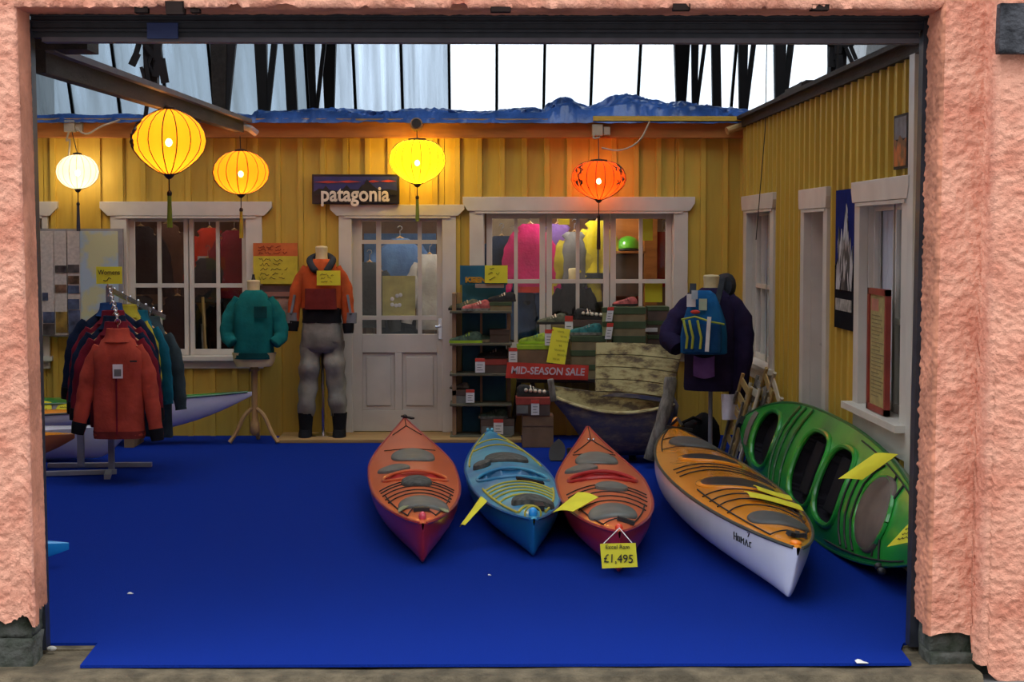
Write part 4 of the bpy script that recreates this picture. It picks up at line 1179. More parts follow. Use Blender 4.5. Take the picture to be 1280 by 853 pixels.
# the hanging price
t = thing('price_card', 'square yellow card with the price 1,495 hung from a coral kayak bow', 'price card', at(773, 695, 9.0))
P = [at(752.5, 711, 9.0), at(797, 709, 9.0), at(794.5, 679, 9.02), at(750, 680, 9.02)]
b = MB(); b.sheet(lambda u, v: (P[0] * (1 - u) + P[1] * u) * (1 - v) + (P[3] * (1 - u) + P[2] * u) * v, 4, 4, 0.003); b.build('card', M['card'], t)
tip = K3.world(0.985, 0, 0.0) + Vector((0, -0.035, 0))
b = MB(); b.tube([P[3].lerp(P[2], 0.1), tip], 0.0028, 5); b.tube([P[3].lerp(P[2], 0.9), tip], 0.0028, 5); b.build('string', M['paper'], t)
rel = lambda px, py: at(px, py, 9.0) - Vector(t.location)
text('lettering', '£1,495', 0.062, M['ink'], t, Matrix.Translation(rel(773, 699) + Vector((0, -0.004, 0))) @ Matrix.Rotation(0.02, 4, 'Y') @ FACE, sx=0.92)
text('lettering', 'Excel Ram', 0.03, M['ink'], t, Matrix.Translation(rel(772, 684.5) + Vector((0, 0.006, 0))) @ FACE, sx=1.0)
# ---------------------------------------------------------------- paper lanterns
M['rib'] = mat('dark_lantern_rib', (0.05, 0.022, 0.006), 0.7)
M['rib_grey'] = mat('grey_lantern_rib', (0.16, 0.14, 0.12), 0.7)
M['lantern_cap'] = mat('dark_lantern_cap', (0.03, 0.02, 0.015), 0.5)
M['wire'] = mat('pale_cable', (0.45, 0.38, 0.27), 0.6)
M['dark_wire'] = mat('dark_cable', (0.03, 0.025, 0.02), 0.6)
def lantern(label, px, py, Y, rpx, prof, col, see, power, lcol, tassel, tassel_len, hook, ribs=18, ribm=None, painted=None, squash=1.0, core=6.0):
    c = at(px, py, Y); R = rpx * Y / F
    t = thing('silk_lantern', label, 'lantern', c, group='lit silk lanterns under the roof')
    pr = [(z * R * squash, r * R) for z, r in prof]
    n = ribs * 4
    # skin sags a little between the ribs
    rings = [[Vector((r * (1 - 0.035 * abs(math.sin(PI * ribs * j / n)) * (r / R)) * math.cos(2 * PI * j / n), r * (1 - 0.035 * abs(math.sin(PI * ribs * j / n)) * (r / R)) * math.sin(2 * PI * j / n), z)) for j in range(n)] for z, r in pr]
    b = MB(); b.loft(rings, cap=False)
    b.build('shade', shade_mat(label.split()[0] + '_silk', col, see, 0.38 if label.startswith('white') else 0.6), t, smooth=True, local=True)
    b = MB(); b.tube([(r * 1.006, 0, z) for z, r in pr], 0.0034 if R > 0.2 else 0.0026, 4)
    first = b.build('rib', ribm or M['rib'], t, local=True)
    for k in range(ribs):
        o = first if k == 0 else first.copy()
        if k: COL.objects.link(o)
        o.rotation_euler = (0, 0, 2 * PI * k / ribs)
    zt = pr[-1][0]; zb = pr[0][0]
    b = MB(); b.lathe([(zt - 0.01, pr[-1][1] * 1.1), (zt + 0.012, pr[-1][1] * 1.05), (zt + 0.02, 0.012)], n=16); b.build('cap', M['lantern_cap'], t, smooth=True, local=True)
    b = MB(); b.lathe([(zb - 0.03, 0.008), (zb - 0.022, 0.02), (zb, pr[0][1] * 1.1), (zb + 0.01, pr[0][1] * 1.1)], n=16); b.build('finial', M['lantern_cap'], t, smooth=True, local=True)
    L = tassel_len * Y / F
    b = MB(); z = zb - 0.03; b.tube([(0, 0, z), (0, 0, z - L * 0.30)], 0.004, 5); b.ball((0, 0, z - L * 0.30), 0.016, 8, sz=1.3); b.build('tassel_cord', M['lantern_cap'], t, local=True)
    b = MB(); b.lathe([(z - L, 0.016), (z - L * 0.9, 0.017), (z - L * 0.5, 0.013), (z - L * 0.34, 0.012), (z - L * 0.32, 0.004)], n=8); b.build('tassel', mat(label.split()[0] + '_tassel', tassel, 0.8), t, smooth=True, local=True)
    h = Vector(hook) - c
    b = MB(); b.tube([(0, 0, zt + 0.015), Vector((h.x * 0.5, h.y * 0.5, (zt + h.z) / 2)), h], 0.004, 6); b.build('hanging_cord', M['dark_wire'], t, local=True)
    b = MB(); b.ball((0, 0, -0.05 * R), 0.021, 12, sz=1.2); b.build('bulb', emit_mat('lit_bulb', lcol, core * 10), t, smooth=True, local=True)
    ld = bpy.data.lights.new('bulb_light', 'POINT'); ld.energy = power * LAMP * 0.92; ld.color = lcol; ld.shadow_soft_size = 0.045
    lo = bpy.data.objects.new('bulb_light', ld); COL.objects.link(lo); lo.parent = t; lo.location = (0, 0, -0.05 * R)
    return t
ROUND = [(-0.80, 0.16), (-0.76, 0.34), (-0.66, 0.56), (-0.50, 0.77), (-0.28, 0.93), (0, 1.0), (0.28, 0.94), (0.50, 0.79), (0.66, 0.60), (0.76, 0.40), (0.80, 0.20)]
ONION = [(-0.90, 0.15), (-0.84, 0.30), (-0.70, 0.52), (-0.50, 0.76), (-0.28, 0.93), (-0.02, 1.0), (0.24, 0.95), (0.46, 0.82), (0.64, 0.62), (0.77, 0.38), (0.84, 0.18)]
CROWN = [(-0.80, 0.14), (-0.74, 0.30), (-0.62, 0.52), (-0.45, 0.74), (-0.24, 0.92), (0, 1.0), (0.24, 0.97), (0.46, 0.88), (0.62, 0.72), (0.72, 0.52), (0.76, 0.30)]
lantern('white ribbed silk lantern hanging at the far left of the yellow wall', 97, 215, 15.42, 26.5, ROUND, (0.95, 0.88, 0.74), 0.40, 15, (1.0, 0.80, 0.50), (0.05, 0.05, 0.08), 48, at(90, 165, 15.5), ribm=M['rib_grey'])
big = lantern('golden onion-shaped lantern with painted motif, largest, hanging from the timber beam', 211, 176, 10.8, 46, ONION, (1.0, 0.42, 0.025), 0.42, 17, (1.0, 0.66, 0.28), (0.22, 0.30, 0.02), 60, at(205, 128, 10.9), ribs=16)
lantern('orange yellow lantern with yellow tassel below the end of the timber beam', 301, 216, 14.3, 35, ROUND, (1.0, 0.32, 0.02), 0.42, 22, (1.0, 0.62, 0.25), (0.55, 0.36, 0.02), 50, at(300, 170, 14.3), ribs=16, squash=0.95)
lantern('bright lemon yellow lantern hanging beside the shop sign', 521.5, 202, 15.42, 35, CROWN, (1.0, 0.80, 0.02), 0.42, 32, (1.0, 0.74, 0.30), (0.22, 0.28, 0.04), 42, at(521, 162, 15.5), ribs=18)
red = lantern('red orange lantern with dark tassel above the right window', 748.5, 225, 15.42, 34, CROWN, (1.0, 0.14, 0.02), 0.34, 12, (1.0, 0.60, 0.25), (0.04, 0.01, 0.01), 58, at(748, 170, 15.5), ribs=18, squash=0.9)
# brushed motif on the two painted lanterns
def motif(t, Rr, prof, ang0, seed, nm):
    b = MB(); rnd = random.Random(seed)
    def on(a, z):
        for (z0, r0), (z1, r1) in zip(prof, prof[1:]):
            if z0 <= z <= z1: r = r0 + (r1 - r0) * (z - z0) / (z1 - z0); break
        else: r = 0.5
        r *= 1.012; return Vector((r * Rr * math.cos(a), r * Rr * math.sin(a), z * Rr))
    for k in range(8):
        a = ang0 + rnd.uniform(-.25, .25); z = rnd.uniform(-.4, .4)
        b.tube([on(a + 0.05 * q * rnd.uniform(-1, 1), max(-.6, min(.6, z + 0.06 * q))) for q in range(5)], [0.003, 0.008, 0.010, 0.006, 0.002], 5)
    b.build(nm, M['lantern_cap'], t, local=True)
motif(big, 46 * 10.8 / F, ONION, math.radians(195), 3, 'painted_motif')
motif(red, 34 * 15.42 / F * 0.95, CROWN, math.radians(215), 5, 'painted_motif')
motif(red, 34 * 15.42 / F * 0.95, CROWN, math.radians(325), 6, 'painted_motif')
# cable boxes on the fascia
def cable_box(px, py, lab, curl, lamp=False):
    p = at(px, py, 15.54); t = thing('cable_box', lab, 'cable box', p)
    b = MB()
    if lamp:
        b.tube([p + Vector((0, 0.03, 0)), p + Vector((0, -0.10, 0.01))], 0.055, 14)
    else:
        b.box(p.x - 0.05, p.x + 0.045, 15.50, 15.58, p.z - 0.05, p.z + 0.05); b.box(p.x + 0.05, p.x + 0.11, 15.51, 15.57, p.z - 0.045, p.z + 0.03)
    b.build('housing', M['wire'] if not lamp else M['brownwood'], t, bevel=0.006)
    if lamp:
        b = MB(); b.tube([p + Vector((0, -0.098, 0.012)), p + Vector((0, -0.108, 0.013))], 0.04, 14); b.build('dark_lens', M['black'], t)
    for pts in curl:
        b = MB()
        P = [at(x, y, 15.47) for x, y in pts]
        for k in range(2):
            P = [P[0]] + [q for a, c in zip(P, P[1:]) for q in (a.lerp(c, .25), a.lerp(c, .75))] + [P[-1]]
        b.tube(P, 0.009, 6); b.build('cable', M['wire'], t, smooth=True)
cable_box(88, 158, 'pale cable box with curling cord above the white lantern', [[(94, 160), (108, 170), (125, 158), (150, 150)], [(86, 165), (82, 178), (88, 172), (86, 195)]])
cable_box(521, 157, 'round spotlight housing on the fascia above the lemon lantern', [], True)
cable_box(747, 163, 'pale cable box with long curling cord above the red lantern', [[(752, 185), (775, 190), (800, 178), (812, 152)], [(744, 168), (740, 174), (750, 172)]])
for px, y0, y1, Y in ((945, 55, 300, 14.2), (1034, 55, 330, 12.9)):
    b = MB(); a = at(px + 14, 20, Y); c = at(px, y1, Y); b.tube([a, a.lerp(c, .5) + Vector((0.03, 0, 0)), c], 0.004, 5)
    tag(b.build('hanging_cord', M['dark_wire']), 'thin cord hanging before the far right-wall window' if px < 1000 else 'thin cord hanging before the side door', 'cord')

# ---------------------------------------------------------------- shop sign, posters, boards
t = thing('shop_sign', 'dark shop sign with pale lettering, mountains and a red streak over the door', 'sign', at(444, 255, 15.62))
L, R_ = at(390, 237, 15.6).x, at(499, 237, 15.6).x; zt, zb = at(444, 218, 15.6).z, at(444, 255, 15.6).z
b = MB(); b.box(L, R_, 15.60, 15.66, zb, zt); b.build('panel', mat('sign_dark_ground', (0.014, 0.013, 0.022), 0.4), t, bevel=0.003)
W = R_ - L; Hs = zt - zb
b = MB(); b.box(L + 0.015, R_ - 0.02, 15.595, 15.60, zb + Hs * 0.42, zt - 0.02); b.build('sky_band', mat('sign_dusk_blue', (0.025, 0.035, 0.16), 0.4), t)
for (a, c, z) in ((0.02, 0.35, 0.735), (0.28, 0.56, 0.745), (0.62, 0.78, 0.755), (0.78, 0.97, 0.765)):
    b = MB(); b.prism([(L + W * a, zb + Hs * z), (L + W * (a + c) / 2, zb + Hs * (z - .035)), (L + W * c, zb + Hs * z), (L + W * (a + c) / 2, zb + Hs * (z + .05))], 15.590, 15.595); b.build('red_streak', mat('sign_red_streak', (0.42, 0.05, 0.05), 0.5), t)
prof = [(0.02, .40), (0.08, .52), (0.13, .50), (0.16, .62), (0.20, .48), (0.30, .44), (0.36, .52), (0.40, .64), (0.44, .50), (0.53, .48), (0.57, .62), (0.60, .66), (0.63, .84), (0.66, .74), (0.70, .62), (0.76, .48), (0.88, .50), (0.98, .44), (0.98, .3), (0.02, .3)]
b = MB(); b.prism([(L + W * x, zb + Hs * z) for x, z in prof], 15.584, 15.590); b.build('mountain_outline', mat('sign_mountain_black', (0.012, 0.012, 0.016), 0.5), t)
text('lettering', 'patagonia', 0.185, mat('sign_lettering', (0.80, 0.70, 0.58), 0.6), t, Matrix.Translation(Vector(((L + R_) / 2 - 0.005, 15.58, zb + Hs * 0.31)) - Vector(t.location)) @ FACE, bold=0.0045, sx=0.86)

def panel(name, lab, cat, x0, x1, z0, z1, Y, m, thick=0.012):
    t = thing(name, lab, cat, ((x0 + x1) / 2, Y, z0))
    b = MB(); b.box(x0, x1, Y - thick, Y, z0, z1); b.build('sheet', m, t); return t
def px_rect(px0, py0, px1, py1, Y):
    a = at(px0, max(py0, py1), Y); c = at(px1, min(py0, py1), Y); return a.x, c.x, a.z, c.z
def scribble(t, x0, x1, z0, z1, Y, rows, m=None, seed=1, r=0.003, fill=0.85):
    rnd = random.Random(seed); b = MB(); h = (z1 - z0) / rows
    for k in range(rows):
        z = z1 - h * (k + .5); x = x0 + (x1 - x0) * rnd.uniform(0, .1); xe = x0 + (x1 - x0) * rnd.uniform(fill - .2, fill)
        while x < xe:
            n = rnd.randint(4, 9); st = h * 0.32; P = []
            for q in range(n):
                P.append((x, Y, z + rnd.uniform(-.36, .36) * h)); x += st
                if x > xe: break
            if len(P) > 1: b.tube(P, r, 4)
            x += st * 1.3
    return b.build('handwriting', m or M['ink'], t)
# orange and yellow notice between window and mannequin
x0, x1, z0, z1 = px_rect(317, 355, 372, 304, 15.62); Hn = z1 - z0
t = thing('notice_poster', 'orange-topped yellow handwritten notice between the left window and orange jacket', 'poster', ((x0 + x1) / 2, 15.62, z0))
b = MB(); b.box(x0, x1, 15.61, 15.62, z0 + Hn * 0.67, z1); b.build('orange_header', mat('orange_card', (0.62, 0.15, 0.035), 0.7), t)
b = MB(); b.box(x0, x1, 15.608, 15.618, z0, z0 + Hn * 0.68); b.build('yellow_sheet', mat('dull_yellow_card', (0.62, 0.52, 0.04), 0.7), t)
scribble(t, x0 + 0.04, x1 - 0.04, z0 + Hn * 0.72, z1 - 0.02, 15.607, 3, mat('dark_orange_print', (0.30, 0.05, 0.02), 0.8), 4, 0.003)
scribble(t, x0 + 0.03, x1 - 0.03, z0 + 0.03, z0 + Hn * 0.64, 15.606, 5, M['ink'], 5, 0.002)
x0, x1, z0, z1 = px_rect(322, 372, 370, 357, 15.63)
t = panel('notice_poster', 'small dark picture card below the yellow notice', 'poster', x0, x1, z0, z1, 15.64, mat('dark_photo_card', (0.10, 0.06, 0.06), 0.5))
b = MB(); b.box(x0 + 0.02, x1 - 0.02, 15.625, 15.628, z0 + 0.01, z0 + 0.05); b.build('pale_strip', mat('pale_photo_strip', (0.35, 0.16, 0.12), 0.6), t)
x0, x1, z0, z1 = px_rect(322, 405, 362, 372, 15.63)
t = panel('notice_poster', 'faded pinkish map sheet behind the teal fleece', 'poster', x0, x1, z0, z1, 15.65, mat('faded_pink_map', (0.45, 0.28, 0.22), 0.8, var=0.3, scale=12))

# tall information board with map and photographs, at left
x0, x1, z0, z1 = px_rect(30, 421, 153, 286, 15.55)
t = thing('information_board', 'pale information board with photographs and a map behind the garment rack', 'notice board', ((x0 + x1) / 2, 15.56, z0))
b = MB(); b.box(x0, x1, 15.56, 15.60, z0, z1); b.build('backing', mat('grey_board', (0.30, 0.29, 0.30), 0.7), t)
def brd(nm, px0, py0, px1, py1, m, y=15.553):
    a, c, e, f = px_rect(px0, py0, px1, py1, 15.55); q = MB(); q.box(a, c, y, y + 0.006, e, f); return q.build(nm, m, t)
M['print_page'] = mat('printed_page', (0.56, 0.50, 0.46), 0.8, var=0.1, scale=40)
for a in (52, 68.5, 84.5): brd('printed_page', a, 289, a + 15, 419, M['print_page'])
M['sea_map'] = mat('pale_sea_map', (0.50, 0.50, 0.30), 0.7, scale=3.2, col2=(0.36, 0.46, 0.56), lo=0.50, hi=0.56)
brd('coast_map', 101, 289, 147, 419, M['sea_map'])
ph = [mat('photo_dark', (0.10, 0.08, 0.08), 0.5, var=.4, scale=14), mat('photo_blue', (0.10, 0.13, 0.24), 0.5, var=.4, scale=12), mat('photo_brown', (0.22, 0.12, 0.07), 0.5, var=.4, scale=14), mat('photo_ochre', (0.38, 0.24, 0.05), 0.5, var=.4, scale=10)]
for (a, c, e, f, k) in ((69, 332, 83, 341, 0), (85, 331, 99, 341, 0), (85, 345, 99, 355, 2), (69, 356, 83, 366, 2), (85, 357, 99, 367, 1), (85, 374, 99, 387, 1), (54, 390, 68, 404, 1), (54, 405, 68, 419, 0), (70, 390, 84, 416, 3), (86, 388, 100, 419, 1), (53, 366, 60, 376, 1)):
    brd('photograph', a, c, e, f, ph[k], 15.547)

# ---- right wall pictures
def onR(px, py, off=0.035):
    p = onx(px, py, XR - off); return p
def wall_panel(px0, px1, pyt, pyb, off=0.04):
    """extent on the right wall: y far, y near, z bottom, z top"""
    a = onR(px0, (pyt + pyb) / 2, off); c = onR(px1, (pyt + pyb) / 2, off); m_ = onR((px0 + px1) / 2, pyt, off); n_ = onR((px0 + px1) / 2, pyb, off)
    return a.y, c.y, n_.z, m_.z
y0, y1, z0, z1 = wall_panel(1045, 1068.5, 237, 412)
t = thing('mountain_banner', 'tall dark blue banner with a white mountain beside the side door', 'banner', (XR - 0.04, (y0 + y1) / 2, z0))
b = MB(); b.box(XR - 0.045, XR - 0.033, y1, y0, z0, z1); b.build('cloth', mat('banner_navy', (0.015, 0.022, 0.14), 0.95, 0.05), t)
Hb = z1 - z0; Wb = y0 - y1
def yz(poly, x0_, x1_, m, nm):
    q = MB(Matrix(((0, 1, 0, 0), (1, 0, 0, 0), (0, 0, 1, 0), (0, 0, 0, 1)))); q.prism([(y0 - Wb * a, z0 + Hb * c) for a, c in poly], x0_, x1_); return q.build(nm, m, t)
X_ = XR - 0.045
yz([(0, 0), (1, 0), (1, .47), (.85, .52), (.5, .5), (.2, .52), (0, .45)], X_ - .002, X_, mat('banner_black', (0.010, 0.010, 0.014), 0.95, 0.05), 'dark_ground')
snow = mat('banner_snow', (0.50, 0.50, 0.50), 0.7, var=0.45, scale=16, stretch=(1, 1, .35), lo=.45, hi=.55)
yz([(.10, .28), (.9, .28), (.98, .50), (.95, .60), (.86, .50), (.84, .66), (.74, .62), (.66, .86), (.60, .90), (.54, .80), (.44, .62), (.36, .72), (.30, .60), (.22, .74), (.17, .62), (.2, .5), (.08, .42)], X_ - .005, X_ - .002, snow, 'white_mountain')
yz([(.08, .13), (.92, .13), (.92, .215), (.08, .215)], X_ - .005, X_ - .002, mat('banner_strip', (0.42, 0.40, 0.36), 0.7, var=.3, scale=20), 'pale_strip')
yz([(.30, .28), (.45, .45), (.38, .28)], X_ - .007, X_ - .004, mat('banner_black_b', (0.012, 0.012, 0.018), 0.7), 'dark_crack'); yz([(.55, .28), (.66, .47), (.74, .28)], X_ - .007, X_ - .004, mat('banner_black_c', (0.012, 0.012, 0.018), 0.7), 'dark_crack')
y0, y1, z0, z1 = wall_panel(1086.5, 1110, 361, 516, 0.06)
t = thing('framed_notice', 'red-framed yellowish notice hanging on the near right-wall window', 'framed notice', (XR - 0.06, (y0 + y1) / 2, z0))
fm = mat('red_brown_frame', (0.30, 0.045, 0.03), 0.5)
b = MB(); f_ = 0.035
b.box(XR - .075, XR - .045, y1, y0, z0, z0 + f_); b.box(XR - .075, XR - .045, y1, y0, z1 - f_, z1); b.box(XR - .075, XR - .045, y1, y1 + f_, z0, z1); b.box(XR - .075, XR - .045, y0 - f_, y0, z0, z1); b.build('frame', fm, t)
b = MB(); b.box(XR - .062, XR - .05, y1 + f_, y0 - f_, z0 + f_, z1 - f_); b.build('printed_sheet', mat('yellowed_sheet', (0.44, 0.36, 0.14), 0.6, var=.15, scale=22), t)
b = MB(); b.box(XR - .064, XR - .061, (y0 + y1) / 2, y0 - f_ - .03, z1 - 0.13, z1 - 0.06); b.build('pink_emblem', mat('pink_emblem', (0.55, 0.22, 0.15), 0.6), t)
b = MB(); rnd = random.Random(3)
for k in range(22):
    z = z1 - 0.16 - k * 0.022; e = rnd.uniform(.5, .95); b.box(XR - .0635, XR - .061, y0 - f_ - .04 - (y0 - y1 - .14) * e, y0 - f_ - .04, z, z + 0.008)
b.build('print_lines', mat('faded_print', (0.27, 0.22, 0.10), 0.8), t)
y0, y1, z0, z1 = wall_panel(1120.5, 1138, 143, 211)
t = thing('framed_picture', 'small dark picture with orange flames high on the right wall by the opening', 'picture', (XR - 0.04, (y0 + y1) / 2, z0))
b = MB(); b.box(XR - .055, XR - .033, y1, y0, z0, z1); b.build('frame', M['dark_wood'], t)
Hb = z1 - z0; Wb = y0 - y1; X_ = XR - .055
yz([(.08, .55), (.92, .55), (.92, .95), (.08, .95)], X_ - .002, X_, mat('picture_grey_sky', (0.16, 0.18, 0.22), 0.5, var=.3, scale=10), 'grey_sky')
yz([(.08, .05), (.92, .05), (.92, .55), (.7, .5), (.5, .62), (.3, .5), (.08, .56)], X_ - .003, X_, mat('picture_flames', (0.50, 0.12, 0.02), 0.5, scale=9, col2=(0.10, 0.05, 0.02), lo=.4, hi=.55), 'orange_flames')

# ---------------------------------------------------------------- garments
def fabric(name, col, var=0.18, scale=7, bump=0.25):
    return mat(name, col, 0.9, 0.15, var, scale, bump, 30)
FB = {k: fabric('fabric_' + k, c) for k, c in dict(
    red_orange=(0.50, 0.075, 0.045), maroon=(0.20, 0.015, 0.03), navy=(0.012, 0.022, 0.055), black=(0.012, 0.012, 0.015), blue=(0.02, 0.07, 0.22), lemon=(0.50, 0.42, 0.04), teal_blue=(0.01, 0.13, 0.20), grey_green=(0.05, 0.075, 0.085),
    teal=(0.008, 0.16, 0.16), dark_teal=(0.006, 0.07, 0.075), orange=(0.52, 0.095, 0.025), rust=(0.20, 0.03, 0.025), waders=(0.28, 0.27, 0.23), purple_navy=(0.022, 0.015, 0.055), dark_purple=(0.018, 0.012, 0.045), magenta=(0.55, 0.02, 0.16), brown=(0.10, 0.045, 0.03), red=(0.55, 0.04, 0.02), grey=(0.20, 0.20, 0.22), white=(0.5, 0.5, 0.52), sky=(0.10, 0.20, 0.45), yellow=(0.75, 0.62, 0.03), violet=(0.22, 0.12, 0.42), slate=(0.04, 0.045, 0.055)).items()}

def sect(z, hw, hd, cx=0.0, cy=0.0, n=28, sq=2.3, fold=0.0, k=7, ph=0.0):
    R = []
    for j in range(n):
        a = 2 * PI * j / n; c, s_ = math.cos(a), math.sin(a)
        f = 1 + fold * (math.sin(k * a + ph + z * 9) * 0.6 + 0.4 * math.sin((k + 4) * a - z * 17 + ph))
        R.append(Vector((cx + math.copysign(abs(c) ** (2 / sq), c) * hw * f, cy + math.copysign(abs(s_) ** (2 / sq), s_) * hd * f, z)))
    return R
def smooth_path(P, n):
    P = [Vector(p) for p in P]; out = []
    for i in range(len(P) - 1):
        p0 = P[max(0, i - 1)]; p1 = P[i]; p2 = P[i + 1]; p3 = P[min(len(P) - 1, i + 2)]
        for q in range(n):
            t_ = q / n
            out.append(0.5 * ((2 * p1) + (p2 - p0) * t_ + (2 * p0 - 5 * p1 + 4 * p2 - p3) * t_ ** 2 + (3 * p1 - p0 - 3 * p2 + p3) * t_ ** 3))
    out.append(P[-1]); return out
def sleeve(b, P, R, n=14, flat=0.7, seed=0.0, k=6, wr=0.06):
    pts = smooth_path(P, k); m_ = len(pts); rings = []
    for i, p in enumerate(pts):
        s_ = i / (m_ - 1) * (len(R) - 1); a = int(min(s_, len(R) - 2)); r = R[a] + (R[a + 1] - R[a]) * (s_ - a)
        d = (pts[min(i + 1, m_ - 1)] - pts[max(i - 1, 0)]).normalized(); s1 = d.cross(Vector((0, 1, 0))).normalized(); s2 = s1.cross(d)
        r *= 1 + wr * math.sin(i * 1.9 + seed)
        rings.append([p + s1 * math.cos(2 * PI * j / n) * r + s2 * math.sin(2 * PI * j / n) * r * flat * (1 + 0.08 * math.sin(3 * 2 * PI * j / n + i)) for j in range(n)])
    b.loft(rings)
def garment(t, Lh, w, d, body, slv=None, cuff=None, sp=None, collar=None, fold=0.035, ph=0.0, sw=1.0, hem=None, zip_=None, neck=0.075, flat=0.7):
    """jacket hung or worn, parts of thing t; local frame: base of neck at z=0, front towards -y"""
    slv = slv or body
    S = [(0.015, neck, 0.065), (-0.02, neck + 0.045, 0.075), (-0.055, w * 0.72, 0.085), (-0.10, w * 0.95, 0.095), (-0.16, w, 0.105), (-0.25, w * 0.99, d), (-0.36, w * 0.97, d * 1.02), (-0.48, w * 0.96, d), (-0.6, w * 0.97, d), (-0.72, w * 0.98, d)]
    kd = min(1, d / 0.085); S = [(z_, a_, b_ * (kd if b_ != d else 1)) for z_, a_, b_ in S]
    S = [s_ for s_ in S if s_[0] > -Lh + 0.03] + [(-Lh + 0.02, w * 1.0, d), (-Lh, w * 0.97, d * 0.95)]
    b = MB(); rings = [sect(z, hw, hd, fold=fold if z < -0.14 else 0.01, ph=ph) for z, hw, hd in S]
    b.loft(rings); o = b.build('body', body, t, smooth=True, local=True, auto=70)
    if hem:
        b = MB(); b.loft([sect(-Lh + 0.05, w * 1.0, d * 1.02, fold=0.02, ph=ph), sect(-Lh - 0.004, w * 0.98, d * 1.02, fold=0.02, ph=ph)]); b.build('hem_band', hem, t, smooth=True, local=True)
    sp = sp or [[(s_ * w * 0.74, 0, -0.075), (s_ * (w + 0.02), 0, -0.24), (s_ * (w + 0.06), 0.0, -0.45), (s_ * (w + 0.09), -0.01, -0.64)] for s_ in (-1, 1)]
    for i, P in enumerate(sp):
        b = MB(); sleeve(b, P, [0.055 * sw, 0.078 * sw, 0.066 * sw, 0.052 * sw], seed=ph + i, flat=flat); b.build('sleeve', slv, t, smooth=True, local=True, auto=70)
        if cuff:
            e = Vector(P[-1]); q = (e - Vector(P[-2])).normalized(); b = MB(); b.tube([e - q * 0.075, e - q * 0.03, e + q * 0.012], [0.062 * sw, 0.058 * sw, 0.05 * sw], 12); b.build('cuff', cuff, t, smooth=True, local=True)
    if collar:
        b = MB(); b.lathe([(-0.03, neck + 0.04), (0.02, neck + 0.012), (0.065, neck + 0.006), (0.068, neck - 0.008), (0.02, neck - 0.006)], n=20, cap=False, sy=0.85); b.build('collar', collar, t, smooth=True, local=True)
    if zip_:
        b = MB(); b.box(-0.006, 0.006, -d * 1.06 - 0.004, -d * 0.9, -Lh + 0.03, -0.12); b.build('zip', zip_, t, local=True)
    return o
def hanger(t, w, m=None):
    b = MB(); b.tube([(-w * 0.85, 0, -0.085), (-w * 0.5, 0, -0.035), (0, 0, 0.03), (w * 0.5, 0, -0.035), (w * 0.85, 0, -0.085)], 0.012, 6)
    h = b.build('hanger', m or M['pine'], t, smooth=True, local=True)
    b = MB(); b.tube([(0, 0, 0.03), (0, 0, 0.09)] + [(0.022 * math.sin(a), 0, 0.112 - 0.022 * math.cos(a)) for a in (0.6, 1.4, 2.2, 3.0, 3.8, 4.6)], 0.004, 5); b.build('hook', M['chrome'], h, smooth=True, local=True)

# ---- garment rack
Yr = 13.0
t = thing('garment_rack', 'chrome garment rack with two sloping arms hung with fleeces', 'rack', (at(137, 400, 13.2).x, 13.2, 0))
xr = t.location.x
zt = at(140, 357, 13.2).z
b = MB(); b.box(xr - 0.022, xr + 0.022, 13.18, 13.22, 0.03, zt); b.build('upright', M['steel'], t, bevel=0.004)
x2 = at(101, 560, 13.35).x
b = MB(); b.box(x2 - 0.025, x2 + 0.025, 13.33, 13.37, 0.03, 0.95); b.build('upright', M['steel'], t, bevel=0.004)
for (px0, py0, px1, py1) in ((40, 597, 146, 594), (60, 586, 190, 585)):
    a = fl(px0, py0); c = fl(px1, py1); a.z = c.z = 0.025; b = MB(); b.bar(a, c, 0.045, 0.035); b.build('foot', M['steel'], t, bevel=0.004)
b = MB(); b.bar((xr, 13.1, 0.025), (xr + 0.04, 12.85, 0.02), 0.045, 0.035); b.build('foot', M['steel'], t)
b = MB(); b.bar((xr, 13.2, 0.9), (x2, 13.35, 0.9), 0.03, 0.03); b.build('tie_bar', M['steel'], t)
armF = [Vector((xr, 13.2, zt - 0.03)), at(147, 402, 12.62)]
armB = [Vector((xr, 13.2, zt - 0.03)), at(206, 397, 13.65)]
for nm, A in (('sloping_arm', armF), ('sloping_arm', armB)):
    b = MB(); b.bar(A[0], A[1], 0.02, 0.035); ar = b.build(nm, M['chrome'], t)
    for k in range(7):
        p = A[0].lerp(A[1], (k + .7) / 7.2); q = MB(); q.ball(p + Vector((0, 0, 0.025)), 0.012, 8); q.build('peg', M['chrome'], ar, smooth=True)
# yellow sign on the rack
x0, x1, z0, z1 = px_rect(120.5, 355, 152.5, 333.5, 13.15)
t = thing('rack_card', 'yellow handwritten card standing on the garment rack', 'price card', ((x0 + x1) / 2, 13.15, z0))
b = MB(); b.box(x0, x1, 13.145, 13.155, z0, z1); b.build('card', M['card'], t); b = MB(); b.box(xr - .004, xr + .004, 13.15, 13.16, z0 - 0.03, z0 + 0.05); b.build('clip', M['chrome'], t)
text('lettering', 'Womens', 0.052, M['ink'], t, Matrix.Translation(Vector((0, -0.008, (z1 - z0) * 0.66))) @ FACE, sx=0.85)
scribble(t, x0 + .05, x1 - .03, z0 + 0.015, z0 + 0.06, 13.142, 1, seed=8, r=0.0025)
def hung(lab, A, k, rot, Lh, w, d, body, slv=None, cuff=None, collar=None, drop=0.135, ph=0.0, **kw):
    if d < 0.05: kw['flat'] = 0.38; kw['fold'] = 0.02
    p = A[0].lerp(A[1], k); t = thing('fleece_jacket', lab, 'jacket', p - Vector((0, 0, drop - 0.02)), (0, 0, rot), group='fleeces on the garment rack')
    garment(t, Lh, w, d, body, slv, cuff, collar=collar, ph=ph, **kw); hanger(t, w); return t
